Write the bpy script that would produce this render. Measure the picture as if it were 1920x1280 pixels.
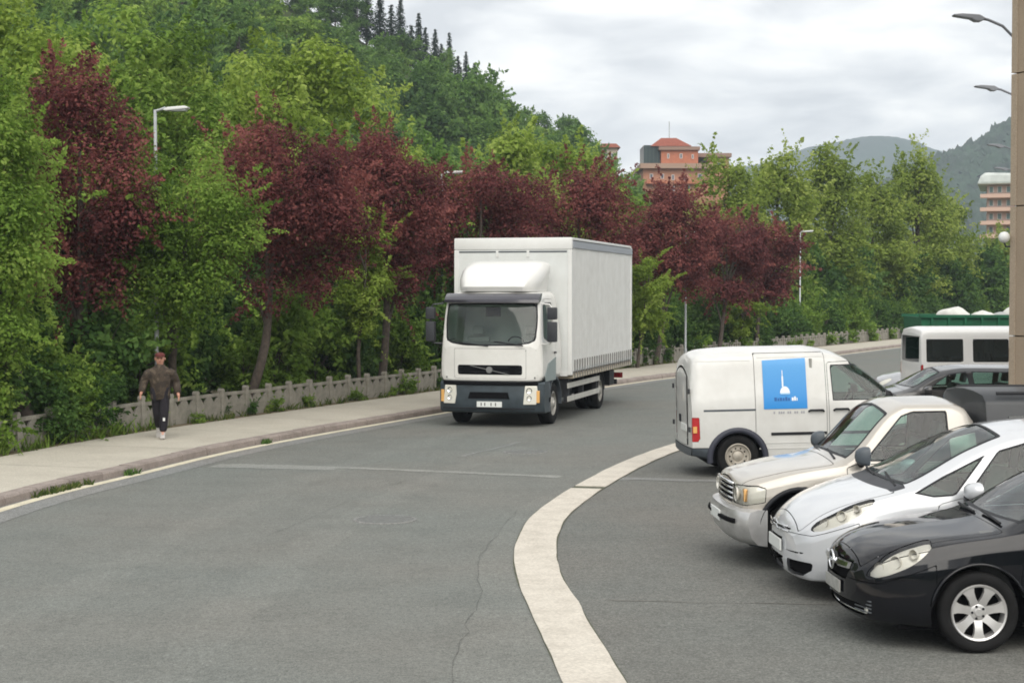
import bpy, bmesh, math, random
import numpy as np
from mathutils import Vector, Matrix

R = math.radians
scene = bpy.context.scene
for o in list(bpy.data.objects):
    bpy.data.objects.remove(o)
COL = scene.collection

# ------------------------------------------------------------------ camera
cam_data = bpy.data.cameras.new('camera')
cam_data.sensor_width = 36.0
cam_data.lens = 56.25
cam_data.clip_start = 0.1
cam_data.clip_end = 6000
cam = bpy.data.objects.new('camera', cam_data)
cam.location = (0, 0, 2.9)
cam.rotation_euler = (R(90 - 1.757), 0, 0)
COL.objects.link(cam)
scene.camera = cam

# ------------------------------------------------------------------ world: overcast sky
SUN_EL, SUN_AZ = R(44), R(172)          # azimuth clockwise from +Y
world = bpy.data.worlds.new('World')
scene.world = world
world.use_nodes = True
wn, wl = world.node_tree.nodes, world.node_tree.links
wn.clear()
w_out = wn.new('ShaderNodeOutputWorld')
w_bg = wn.new('ShaderNodeBackground'); w_bg.inputs['Strength'].default_value = 0.1
w_sky = wn.new('ShaderNodeTexSky'); w_sky.sky_type = 'NISHITA'; w_sky.sun_disc = False
w_sky.sun_elevation = SUN_EL; w_sky.sun_rotation = SUN_AZ
w_tc = wn.new('ShaderNodeTexCoord')
w_sep = wn.new('ShaderNodeSeparateXYZ')
wl.new(w_tc.outputs['Generated'], w_sep.inputs[0])
w_zz = wn.new('ShaderNodeMath'); w_zz.operation = 'ABSOLUTE'; wl.new(w_sep.outputs[2], w_zz.inputs[0])
w_za = wn.new('ShaderNodeMath'); w_za.operation = 'ADD'; w_za.inputs[1].default_value = 0.22
wl.new(w_zz.outputs[0], w_za.inputs[0])
w_dx = wn.new('ShaderNodeMath'); w_dx.operation = 'DIVIDE'; wl.new(w_sep.outputs[0], w_dx.inputs[0]); wl.new(w_za.outputs[0], w_dx.inputs[1])
w_dy = wn.new('ShaderNodeMath'); w_dy.operation = 'DIVIDE'; wl.new(w_sep.outputs[1], w_dy.inputs[0]); wl.new(w_za.outputs[0], w_dy.inputs[1])
w_cmb = wn.new('ShaderNodeCombineXYZ'); wl.new(w_dx.outputs[0], w_cmb.inputs[0]); wl.new(w_dy.outputs[0], w_cmb.inputs[1])
w_n1 = wn.new('ShaderNodeTexNoise'); w_n1.inputs['Scale'].default_value = 3.4; w_n1.inputs['Detail'].default_value = 7
w_n1.inputs['Roughness'].default_value = 0.52; w_n1.inputs['Distortion'].default_value = 0.35
wl.new(w_cmb.outputs[0], w_n1.inputs['Vector'])
w_ramp = wn.new('ShaderNodeValToRGB')
cr = w_ramp.color_ramp
cr.elements[0].position = 0.36; cr.elements[0].color = (0.58, 0.595, 0.62, 1)
cr.elements[1].position = 0.62; cr.elements[1].color = (0.97, 0.965, 0.945, 1)
e = cr.elements.new(0.47); e.color = (0.74, 0.75, 0.765, 1)
wl.new(w_n1.outputs['Fac'], w_ramp.inputs[0])
w_sc = wn.new('ShaderNodeMixRGB'); w_sc.blend_type = 'MULTIPLY'; w_sc.inputs[0].default_value = 1.0
w_sc.inputs[2].default_value = (7.9, 7.85, 7.7, 1)
wl.new(w_ramp.outputs[0], w_sc.inputs[1])
w_mix = wn.new('ShaderNodeMixRGB'); w_mix.inputs[0].default_value = 0.96
wl.new(w_sky.outputs[0], w_mix.inputs[1]); wl.new(w_sc.outputs[0], w_mix.inputs[2])
wl.new(w_mix.outputs[0], w_bg.inputs[0]); wl.new(w_bg.outputs[0], w_out.inputs[0])

sun_data = bpy.data.lights.new('sun', 'SUN')
sun_data.energy = 1.6; sun_data.angle = R(60); sun_data.color = (1.0, 0.95, 0.87)
sun = bpy.data.objects.new('sun', sun_data); COL.objects.link(sun)
sdir = Vector((math.sin(SUN_AZ) * math.cos(SUN_EL), math.cos(SUN_AZ) * math.cos(SUN_EL), math.sin(SUN_EL)))
sun.rotation_euler = sdir.to_track_quat('Z', 'Y').to_euler()
sun.location = (0, 0, 60)

vs = scene.view_settings
vs.view_transform = 'Standard'; vs.look = 'None'; vs.gamma = 1.0; vs.use_curve_mapping = False
vs.exposure = 0.92
scene.render.engine = 'CYCLES'
scene.cycles.use_denoising = True
scene.cycles.max_bounces = 8
scene.cycles.transparent_max_bounces = 16
scene.cycles.pixel_filter_type = 'BLACKMAN_HARRIS'
scene.cycles.filter_width = 1.8

# ------------------------------------------------------------------ materials
MATS = {}
def new_mat(name):
    m = bpy.data.materials.new(name); m.use_nodes = True
    MATS[name] = m
    return m, m.node_tree.nodes, m.node_tree.links, m.node_tree.nodes['Principled BSDF']

def plain(name, col, rough=0.6, metal=0.0, coat=0.0, noise=0.0, nscale=6.0, bump=0.0, spec=None, dirt=None):
    if name in MATS: return MATS[name]
    m, n, l, p = new_mat(name)
    p.inputs['Base Color'].default_value = (*col, 1); p.inputs['Roughness'].default_value = rough
    p.inputs['Metallic'].default_value = metal; p.inputs['Coat Weight'].default_value = coat
    p.inputs['Coat Roughness'].default_value = 0.06
    if spec is not None: p.inputs['Specular IOR Level'].default_value = spec
    if noise or bump:
        tc = n.new('ShaderNodeTexCoord'); nt = n.new('ShaderNodeTexNoise')
        nt.inputs['Scale'].default_value = nscale; nt.inputs['Detail'].default_value = 6
        l.new(tc.outputs['Object'], nt.inputs['Vector'])
        if noise:
            mx = n.new('ShaderNodeMixRGB'); mx.blend_type = 'MULTIPLY'; mx.inputs[0].default_value = 1
            mr = n.new('ShaderNodeMapRange'); mr.inputs[1].default_value = 0.3; mr.inputs[2].default_value = 0.7
            mr.inputs[3].default_value = 1 - noise; mr.inputs[4].default_value = 1 + noise * 0.6
            l.new(nt.outputs['Fac'], mr.inputs[0]); l.new(mr.outputs[0], mx.inputs[2])
            mx.inputs[1].default_value = (*col, 1); l.new(mx.outputs[0], p.inputs['Base Color'])
        if bump:
            b = n.new('ShaderNodeBump'); b.inputs['Strength'].default_value = bump; b.inputs['Distance'].default_value = 0.02
            l.new(nt.outputs['Fac'], b.inputs['Height']); l.new(b.outputs[0], p.inputs['Normal'])
    return m

def paint(name, col, rough=0.32, metal=0.0, coat=0.8, dust=0.10, spec=0.4):
    """car paint with a thin film of road dust (more on some patches)"""
    if name in MATS: return MATS[name]
    m, n, l, p = new_mat(name)
    tc = n.new('ShaderNodeTexCoord'); nt = n.new('ShaderNodeTexNoise')
    nt.inputs['Scale'].default_value = 3.0; nt.inputs['Detail'].default_value = 8; nt.inputs['Roughness'].default_value = 0.65
    l.new(tc.outputs['Object'], nt.inputs['Vector'])
    mr = n.new('ShaderNodeMapRange'); mr.inputs[1].default_value = 0.35; mr.inputs[2].default_value = 0.75
    mr.inputs[3].default_value = 0.0; mr.inputs[4].default_value = dust
    l.new(nt.outputs['Fac'], mr.inputs[0])
    mx = n.new('ShaderNodeMixRGB'); mx.inputs[1].default_value = (*col, 1); mx.inputs[2].default_value = (0.30, 0.28, 0.24, 1)
    l.new(mr.outputs[0], mx.inputs[0]); l.new(mx.outputs[0], p.inputs['Base Color'])
    p.inputs['Roughness'].default_value = rough; p.inputs['Metallic'].default_value = metal
    p.inputs['Coat Weight'].default_value = coat; p.inputs['Coat Roughness'].default_value = 0.05
    p.inputs['Specular IOR Level'].default_value = spec
    return m

def glass(name, tint=(0.50, 0.68, 0.62), refl=1.0, clear=0.97):
    if name in MATS: return MATS[name]
    m, n, l, p = new_mat(name)
    n.remove(p)
    out = n['Material Output']
    tr = n.new('ShaderNodeBsdfTransparent'); tr.inputs[0].default_value = (*tint, 1)
    df = n.new('ShaderNodeBsdfDiffuse'); df.inputs[0].default_value = (0.03, 0.04, 0.04, 1)
    gl = n.new('ShaderNodeBsdfGlossy'); gl.inputs['Roughness'].default_value = 0.03; gl.inputs[0].default_value = (refl, refl, refl, 1)
    fr = n.new('ShaderNodeFresnel'); fr.inputs[0].default_value = 1.55
    m1 = n.new('ShaderNodeMixShader'); m1.inputs[0].default_value = clear
    l.new(df.outputs[0], m1.inputs[1]); l.new(tr.outputs[0], m1.inputs[2])
    m2 = n.new('ShaderNodeMixShader')
    ad = n.new('ShaderNodeMath'); ad.operation = 'MULTIPLY_ADD'; ad.inputs[1].default_value = 0.9; ad.inputs[2].default_value = 0.0
    l.new(fr.outputs[0], ad.inputs[0]); l.new(ad.outputs[0], m2.inputs[0])
    l.new(m1.outputs[0], m2.inputs[1]); l.new(gl.outputs[0], m2.inputs[2])
    l.new(m2.outputs[0], out.inputs[0])
    return m

def asphalt(name, col, warm, spots=0.5):
    m, n, l, p = new_mat(name)
    tc = n.new('ShaderNodeTexCoord')
    a = n.new('ShaderNodeTexNoise'); a.inputs['Scale'].default_value = 0.28; a.inputs['Detail'].default_value = 5
    b = n.new('ShaderNodeTexNoise'); b.inputs['Scale'].default_value = 9; b.inputs['Detail'].default_value = 8; b.inputs['Roughness'].default_value = 0.75
    c = n.new('ShaderNodeTexNoise'); c.inputs['Scale'].default_value = 75; c.inputs['Detail'].default_value = 3
    s = n.new('ShaderNodeTexNoise'); s.inputs['Scale'].default_value = 1.3; s.inputs['Detail'].default_value = 6
    for t in (a, b, c, s): l.new(tc.outputs['Object'], t.inputs['Vector'])
    m1 = n.new('ShaderNodeMixRGB'); m1.inputs[1].default_value = (*col, 1); m1.inputs[2].default_value = (*warm, 1)
    r1 = n.new('ShaderNodeMapRange'); r1.inputs[1].default_value = 0.35; r1.inputs[2].default_value = 0.65
    l.new(a.outputs['Fac'], r1.inputs[0]); l.new(r1.outputs[0], m1.inputs[0])
    def mul(src, tex, lo, hi, x0=0.3, x1=0.7):
        mx = n.new('ShaderNodeMixRGB'); mx.blend_type = 'MULTIPLY'; mx.inputs[0].default_value = 1
        r = n.new('ShaderNodeMapRange'); r.inputs[1].default_value = x0; r.inputs[2].default_value = x1
        r.inputs[3].default_value = lo; r.inputs[4].default_value = hi
        l.new(tex.outputs['Fac'], r.inputs[0]); l.new(src, mx.inputs[1]); l.new(r.outputs[0], mx.inputs[2])
        return mx.outputs[0]
    d = n.new('ShaderNodeTexNoise'); d.inputs['Scale'].default_value = 28; d.inputs['Detail'].default_value = 5; d.inputs['Roughness'].default_value = 0.8
    l.new(tc.outputs['Object'], d.inputs['Vector'])
    o = mul(m1.outputs[0], b, 0.80, 1.18)
    o = mul(o, d, 0.58, 1.42)
    o = mul(o, c, 0.66, 1.30)
    o = mul(o, s, 0.92, 1.03, 0.30, 0.55)
    l.new(o, p.inputs['Base Color']); p.inputs['Roughness'].default_value = 0.88
    p.inputs['Specular IOR Level'].default_value = 0.25
    bp = n.new('ShaderNodeBump'); bp.inputs['Strength'].default_value = 0.5; bp.inputs['Distance'].default_value = 0.008
    l.new(c.outputs['Fac'], bp.inputs['Height']); l.new(bp.outputs[0], p.inputs['Normal'])
    return m

def stained(name, col, dark, rough=0.85, sc=1.2, amount=0.5, fine=40, cracks=False):
    """concrete / plaster: blotches of dirt with a shape of their own and fine grain"""
    m, n, l, p = new_mat(name)
    tc = n.new('ShaderNodeTexCoord')
    a = n.new('ShaderNodeTexNoise'); a.inputs['Scale'].default_value = sc; a.inputs['Detail'].default_value = 9; a.inputs['Roughness'].default_value = 0.7
    f = n.new('ShaderNodeTexNoise'); f.inputs['Scale'].default_value = fine; f.inputs['Detail'].default_value = 4
    l.new(tc.outputs['Object'], a.inputs['Vector']); l.new(tc.outputs['Object'], f.inputs['Vector'])
    r = n.new('ShaderNodeMapRange'); r.inputs[1].default_value = 0.42; r.inputs[2].default_value = 0.72; r.inputs[4].default_value = amount
    l.new(a.outputs['Fac'], r.inputs[0])
    mx = n.new('ShaderNodeMixRGB'); mx.inputs[1].default_value = (*col, 1); mx.inputs[2].default_value = (*dark, 1)
    l.new(r.outputs[0], mx.inputs[0])
    m2 = n.new('ShaderNodeMixRGB'); m2.blend_type = 'MULTIPLY'; m2.inputs[0].default_value = 1
    r2 = n.new('ShaderNodeMapRange'); r2.inputs[1].default_value = 0.3; r2.inputs[2].default_value = 0.7; r2.inputs[3].default_value = 0.82; r2.inputs[4].default_value = 1.12
    l.new(f.outputs['Fac'], r2.inputs[0]); l.new(mx.outputs[0], m2.inputs[1]); l.new(r2.outputs[0], m2.inputs[2])
    l.new(m2.outputs[0], p.inputs['Base Color']); p.inputs['Roughness'].default_value = rough
    p.inputs['Specular IOR Level'].default_value = 0.25
    b = n.new('ShaderNodeBump'); b.inputs['Strength'].default_value = 0.35; b.inputs['Distance'].default_value = 0.01
    l.new(f.outputs['Fac'], b.inputs['Height']); l.new(b.outputs[0], p.inputs['Normal'])
    return m

def leaf_mat(name, c0, c1, c2, trans=0.35):
    """leaves: every leaf carries its own random tint (attribute), young and old leaves differ"""
    m, n, l, p = new_mat(name)
    at = n.new('ShaderNodeAttribute'); at.attribute_name = 'tint'
    rp = n.new('ShaderNodeValToRGB')
    rp.color_ramp.elements[0].color = (*c0, 1); rp.color_ramp.elements[0].position = 0.1
    rp.color_ramp.elements[1].color = (*c2, 1); rp.color_ramp.elements[1].position = 0.95
    e = rp.color_ramp.elements.new(0.5); e.color = (*c1, 1)
    l.new(at.outputs['Fac'], rp.inputs[0])
    l.new(rp.outputs[0], p.inputs['Base Color']); p.inputs['Roughness'].default_value = 0.62
    p.inputs['Specular IOR Level'].default_value = 0.12
    tl = n.new('ShaderNodeBsdfTranslucent'); l.new(rp.outputs[0], tl.inputs[0])
    mx = n.new('ShaderNodeMixShader'); mx.inputs[0].default_value = trans
    l.new(p.outputs[0], mx.inputs[1]); l.new(tl.outputs[0], mx.inputs[2])
    l.new(mx.outputs[0], n['Material Output'].inputs[0])
    return m

M_ASPH = asphalt('asphalt_road', (0.153, 0.163, 0.152), (0.164, 0.164, 0.150))
M_ASPH3 = asphalt('asphalt_lane_edge', (0.164, 0.174, 0.162), (0.174, 0.173, 0.158))
M_ASPH2 = asphalt('asphalt_parking', (0.138, 0.144, 0.134), (0.148, 0.144, 0.131))
M_GUTTER = asphalt('asphalt_gutter', (0.20, 0.207, 0.204), (0.215, 0.21, 0.20))
M_SEAL = asphalt('asphalt_seal', (0.225, 0.233, 0.22), (0.25, 0.25, 0.23))
M_CRACK = asphalt('asphalt_crack', (0.112, 0.120, 0.112), (0.12, 0.118, 0.11))
M_PAVE = stained('pavement_concrete', (0.47, 0.44, 0.375), (0.31, 0.28, 0.235), sc=0.8, amount=0.45)
M_KERB = stained('kerb_stone', (0.31, 0.265, 0.24), (0.12, 0.10, 0.09), sc=2.2, amount=0.65)
M_STRIP = stained('strip_concrete', (0.57, 0.53, 0.465), (0.38, 0.345, 0.295), sc=2.4, amount=0.65)
M_LINE = stained('edge_paint', (0.64, 0.59, 0.45), (0.36, 0.34, 0.28), sc=3, amount=0.6)
M_FENCE = stained('fence_concrete', (0.31, 0.29, 0.25), (0.075, 0.078, 0.055), sc=2.5, amount=0.75)
M_WALL = stained('tan_render', (0.36, 0.285, 0.21), (0.26, 0.205, 0.15), sc=1.0, amount=0.5, fine=60)
M_GRASS = stained('grass_ground', (0.060, 0.095, 0.028), (0.075, 0.060, 0.032), sc=1.5, amount=0.8, fine=30)
M_SOIL = stained('verge_soil', (0.16, 0.125, 0.085), (0.075, 0.085, 0.035), sc=2.0, amount=0.8, fine=30)
M_BARK = plain('bark', (0.085, 0.068, 0.055), 0.9, noise=0.45, nscale=12, bump=0.6)
M_TYRE = plain('tyre_rubber', (0.014, 0.014, 0.0145), 0.85, noise=0.3, nscale=8, spec=0.15)
M_BLACK = plain('black_plastic', (0.012, 0.013, 0.016), 0.55, spec=0.3)
M_DARK = plain('dark_trim', (0.028, 0.030, 0.036), 0.55, noise=0.2)
M_VOID = plain('black_recess', (0.005, 0.005, 0.006), 0.9, spec=0.1)
M_GREYPL = plain('grey_plastic', (0.065, 0.078, 0.092), 0.5, noise=0.15)
M_INT = plain('cabin_cloth', (0.15, 0.155, 0.155), 0.85)
M_INTL = plain('cabin_light_cloth', (0.30, 0.30, 0.28), 0.85)
M_CHROME = plain('chrome', (0.72, 0.73, 0.75), 0.14, metal=1.0)
M_ALLOY = plain('alloy_silver', (0.68, 0.67, 0.66), 0.35, metal=0.65, noise=0.1)
M_STEELW = plain('steel_wheel', (0.42, 0.385, 0.33), 0.55, metal=0.3, noise=0.3, nscale=9)
M_GALV = plain('galvanised', (0.42, 0.44, 0.45), 0.5, metal=0.4, noise=0.15)
M_LAMPW = plain('lamp_white', (0.72, 0.73, 0.72), 0.4)
M_WHITE = plain('white_plastic', (0.78, 0.78, 0.76), 0.4)
M_PLATE = plain('plate_white', (0.70, 0.72, 0.70), 0.5)
M_PLATEG = plain('plate_grey', (0.36, 0.36, 0.34), 0.5, noise=0.25, nscale=14)
M_RED = plain('lamp_red', (0.42, 0.018, 0.022), 0.25, coat=0.6)
M_AMBER = plain('lamp_amber', (0.75, 0.42, 0.14), 0.25, coat=0.6)
M_LENSW = plain('lamp_lens', (0.76, 0.745, 0.67), 0.3, metal=0.1, coat=0.6)
M_LENSD = plain('lamp_bowl', (0.72, 0.70, 0.64), 0.35, metal=0.35)
M_GLASS = glass('car_glass')
M_GLASSD = glass('dark_glass', (0.10, 0.14, 0.15), clear=0.5)
M_GLASSL = glass('lens_glass', (0.93, 0.93, 0.92), clear=1.0)

# ------------------------------------------------------------------ object helpers
def tag(o, label=None, cat=None, group=None, kind=None):
    if label: o['label'] = label
    if cat: o['category'] = cat
    if group: o['group'] = group
    if kind: o['kind'] = kind
    return o

def thing(name, label, cat, loc=(0, 0, 0), rz=0.0, group=None):
    o = bpy.data.objects.new(name, None)
    o.empty_display_size = 0.3
    o.location = loc; o.rotation_euler = (0, 0, rz)
    COL.objects.link(o)
    return tag(o, label, cat, group)

def np_mesh(name, V, F, mat=None, smooth=False, tint=None, normals=None):
    """fast mesh from arrays; F is (n,3) or (n,4)"""
    V = np.asarray(V, dtype=np.float32); F = np.asarray(F, dtype=np.int32)
    me = bpy.data.meshes.new(name)
    k = F.shape[1]; n = F.shape[0]
    me.vertices.add(len(V)); me.vertices.foreach_set('co', V.ravel())
    me.loops.add(n * k); me.loops.foreach_set('vertex_index', F.ravel())
    me.polygons.add(n)
    me.polygons.foreach_set('loop_start', np.arange(0, n * k, k, dtype=np.int32))
    me.polygons.foreach_set('loop_total', np.full(n, k, dtype=np.int32))
    me.update(calc_edges=True)
    if smooth: me.polygons.foreach_set('use_smooth', np.ones(n, dtype=bool))
    if tint is not None:
        a = me.attributes.new('tint', 'FLOAT', 'POINT'); a.data.foreach_set('value', np.asarray(tint, dtype=np.float32))
    if normals is not None:
        me.normals_split_custom_set_from_vertices(np.asarray(normals, dtype=np.float32).tolist())
    if mat: me.materials.append(mat)
    return me

def link(name, me, parent=None, loc=None):
    o = bpy.data.objects.new(name, me); COL.objects.link(o)
    if parent is not None: o.parent = parent
    if loc is not None: o.location = loc
    return o

class MB:
    """collects solids into one mesh"""
    def __init__(s): s.v = []; s.f = []
    def add(s, v, f):
        b = len(s.v); s.v += [tuple(p) for p in v]; s.f += [tuple(i + b for i in q) for q in f]; return s
    def box(s, x0, x1, y0, y1, z0, z1):
        v = [(x, y, z) for z in (z0, z1) for y in (y0, y1) for x in (x0, x1)]
        return s.add(v, [(0, 2, 3, 1), (4, 5, 7, 6), (0, 1, 5, 4), (2, 6, 7, 3), (0, 4, 6, 2), (1, 3, 7, 5)])
    def prism(s, pts, d0, d1, axis='y'):
        """polygon in two axes, extruded along the third"""
        n = len(pts)
        def P(a, b, d): return {'y': (a, d, b), 'x': (d, a, b), 'z': (a, b, d)}[axis]
        v = [P(a, b, d0) for a, b in pts] + [P(a, b, d1) for a, b in pts]
        f = [tuple(range(n))[::-1], tuple(range(n, 2 * n))] + [(i, (i + 1) % n, n + (i + 1) % n, n + i) for i in range(n)]
        return s.add(v, f)
    def tube(s, pts, rad, n=8, caps=True):
        pts = [Vector(p) for p in pts]
        rad = list(rad) if hasattr(rad, '__len__') else [rad] * len(pts)
        v = []; f = []; prev = None
        for i, p in enumerate(pts):
            d = (pts[min(i + 1, len(pts) - 1)] - pts[max(i - 1, 0)])
            if d.length < 1e-9: d = Vector((0, 0, 1))
            d.normalize()
            u = d.orthogonal().normalized() if prev is None else (prev - d * prev.dot(d)).normalized()
            prev = u; w = d.cross(u)
            for k in range(n):
                a = 2 * math.pi * k / n
                v.append(p + (u * math.cos(a) + w * math.sin(a)) * rad[i])
        for i in range(len(pts) - 1):
            for k in range(n):
                a = i * n + k; b = i * n + (k + 1) % n
                f.append((a, b, b + n, a + n))
        if caps:
            f.append(tuple(range(n))[::-1]); f.append(tuple(range((len(pts) - 1) * n, len(pts) * n)))
        return s.add(v, f)
    def lathe(s, prof, n=32, axis='y', cx=0, cy=0, cz=0, cap=False):
        """prof: (radius, along axis)"""
        v = []; f = []
        for r, t in prof:
            for k in range(n):
                a = 2 * math.pi * k / n; c, q = r * math.cos(a), r * math.sin(a)
                v.append({'y': (cx + c, cy + t, cz + q), 'z': (cx + c, cy + q, cz + t), 'x': (cx + t, cy + c, cz + q)}[axis])
        for i in range(len(prof) - 1):
            for k in range(n):
                a = i * n + k; b = i * n + (k + 1) % n
                f.append((a, a + n, b + n, b))
        if cap:
            f.append(tuple(range(n))); f.append(tuple(range((len(prof) - 1) * n, len(prof) * n))[::-1])
        return s.add(v, f)
    def build(s, name, mat, parent=None, smooth=False, bevel=0.0, loc=None, auto=None):
        me = bpy.data.meshes.new(name); me.from_pydata([tuple(p) for p in s.v], [], s.f)
        bm = bmesh.new(); bm.from_mesh(me)
        bmesh.ops.recalc_face_normals(bm, faces=bm.faces)
        if bevel:
            es = [e for e in bm.edges if len(e.link_faces) == 2 and e.calc_face_angle(0) > 0.5]
            bmesh.ops.bevel(bm, geom=es, offset=bevel, segments=2, profile=0.6, affect='EDGES', clamp_overlap=True)
        bm.to_mesh(me); bm.free()
        if mat: me.materials.append(mat)
        if smooth or auto:
            me.polygons.foreach_set('use_smooth', np.ones(len(me.polygons), dtype=bool))
            if auto or bevel: me.set_sharp_from_angle(angle=R(auto or 40))
        return link(name, me, parent, loc)

def copy_tree(o, parent=None):
    c = o.copy(); COL.objects.link(c)
    if parent is not None: c.parent = parent
    for ch in list(o.children): copy_tree(ch, c)
    return c

def pchip(xs, ys, x):
    xs = np.asarray(xs, float); ys = np.asarray(ys, float); x = np.clip(np.asarray(x, float), xs[0], xs[-1])
    h = np.diff(xs); d = np.diff(ys) / h; m = np.zeros(len(xs))
    for i in range(1, len(xs) - 1):
        if d[i - 1] * d[i] > 0:
            w1 = 2 * h[i] + h[i - 1]; w2 = h[i] + 2 * h[i - 1]
            m[i] = (w1 + w2) / (w1 / d[i - 1] + w2 / d[i])
    m[0] = d[0]; m[-1] = d[-1]
    i = np.clip(np.searchsorted(xs, x, side='right') - 1, 0, len(h) - 1)
    t = (x - xs[i]) / h[i]
    return ((2 * t**3 - 3 * t**2 + 1) * ys[i] + (t**3 - 2 * t**2 + t) * h[i] * m[i]
            + (-2 * t**3 + 3 * t**2) * ys[i + 1] + (t**3 - t**2) * h[i] * m[i + 1])

def spline(pts, step=0.5, closed=False):
    P = np.asarray(pts, float); n = len(P); out = []
    rng_ = range(n if closed else n - 1)
    for i in rng_:
        if closed: a, b, c, d = P[(i - 1) % n], P[i], P[(i + 1) % n], P[(i + 2) % n]
        else: a, b, c, d = P[max(i - 1, 0)], P[i], P[i + 1], P[min(i + 2, n - 1)]
        k = max(2, int(np.linalg.norm(c - b) / step))
        for t in np.linspace(0, 1, k, endpoint=False):
            out.append(0.5 * ((2 * b) + (c - a) * t + (2 * a - 5 * b + 4 * c - d) * t * t + (3 * b - a - 3 * c + d) * t**3))
    if not closed: out.append(P[-1])
    return np.array(out)

def poly_sdf(poly, px, py):
    """signed distance to a polygon, negative inside"""
    P = np.asarray(poly, float); n = len(P)
    d = np.full(px.shape, 1e9); s = np.zeros(px.shape, bool)
    for i in range(n):
        ax, ay = P[i]; bx, by = P[(i + 1) % n]
        ex, ey = bx - ax, by - ay
        wx, wy = px - ax, py - ay
        t = np.clip((wx * ex + wy * ey) / (ex * ex + ey * ey + 1e-12), 0, 1)
        d = np.minimum(d, np.hypot(wx - t * ex, wy - t * ey))
        c = ((ay > py) != (by > py)) & (px < ex * (py - ay) / (ey if abs(ey) > 1e-12 else 1e-12) + ax)
        s ^= c
    return np.where(s, -d, d)

# ------------------------------------------------------------------ lofted, cut-open vehicle shells
def clip(V, T, f):
    """part of a triangle mesh where f < 0, cut exactly along f = 0"""
    f = np.where(np.abs(f) < 1e-7, 1e-7, f)
    m = f < 0
    c = m[T].sum(1)
    keep = T[c == 3].tolist()
    nv = []; cache = {}
    base = len(V)
    def cutpt(a, b):
        k = (a, b) if a < b else (b, a)
        if k not in cache:
            t = f[a] / (f[a] - f[b])
            nv.append(V[a] + (V[b] - V[a]) * t); cache[k] = base + len(nv) - 1
        return cache[k]
    for tri in T[(c > 0) & (c < 3)]:
        ins = [m[i] for i in tri]
        if sum(ins) == 1:
            i = ins.index(True); a, b, d = tri[i], tri[(i + 1) % 3], tri[(i + 2) % 3]
            keep.append([a, cutpt(a, b), cutpt(a, d)])
        else:
            i = ins.index(False); a, b, d = tri[i], tri[(i + 1) % 3], tri[(i + 2) % 3]
            p, q = cutpt(a, b), cutpt(a, d)
            keep.append([b, d, p]); keep.append([d, q, p])
    if not keep: return np.zeros((0, V.shape[1])), np.zeros((0, 3), int)
    VV = np.vstack([V, np.array(nv)]) if nv else V
    TT = np.array(keep, int)
    used = np.unique(TT); remap = np.full(len(VV), -1); remap[used] = np.arange(len(used))
    return VV[used], remap[TT]

class Shell:
    """columns: x y z setback edge nx ny nz"""
    def __init__(s, V, T): s.V, s.T = V, T
    @property
    def y(s): return s.V[:, 1]
    @property
    def z(s): return s.V[:, 2]
    @property
    def sb(s): return s.V[:, 3]
    @property
    def edge(s): return s.V[:, 4]
    def split(s, fn, gap=0.0):
        f = fn(s)
        Vi, Ti = clip(s.V, s.T, f + gap)
        s.V, s.T = clip(s.V, s.T, gap - f)
        return Shell(Vi, Ti)
    def build(s, name, mat, parent, off=0.0, thick=0.0):
        if len(s.T) == 0: return None
        co = s.V[:, :3] + s.V[:, 5:8] * off
        o = link(name, np_mesh(name, co, s.T, mat, True, normals=s.V[:, 5:8]), parent)
        if thick:
            md = o.modifiers.new('thick', 'SOLIDIFY'); md.thickness = thick; md.offset = -1
        return o
    def sides(s, name, mat, parent, off=0.0):
        a = s.split(lambda q: -q.y)
        return [a.build(name, mat, parent, off), s.build(name, mat, parent, off)]

def side_poly(poly, ymin=0.3, smooth=True):
    P = spline(poly, 0.03, True) if smooth else poly
    return lambda q: np.maximum(poly_sdf(P, q.sb, q.z), ymin - np.abs(q.y))
def front_poly(poly, smax=0.6, smooth=False, full=False):
    """polygon in (|y|, z); full polygons may cross the centre line"""
    if not full: poly = [(-1.0 if a == 0 else a, b) for a, b in poly]
    P = spline(poly, 0.03, True) if smooth else poly
    return lambda q: np.maximum(poly_sdf(P, q.y if full else np.abs(q.y), q.z), q.sb - smax)

def chaikin(P, it=2):
    for _ in range(it):
        a = 0.75 * P[:-1] + 0.25 * P[1:]; b = 0.25 * P[:-1] + 0.75 * P[1:]
        Q = np.empty((2 * len(a),) + P.shape[1:]); Q[0::2] = a; Q[1::2] = b
        P = np.concatenate([P[:1], Q, P[-1:]])
    return P

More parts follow.
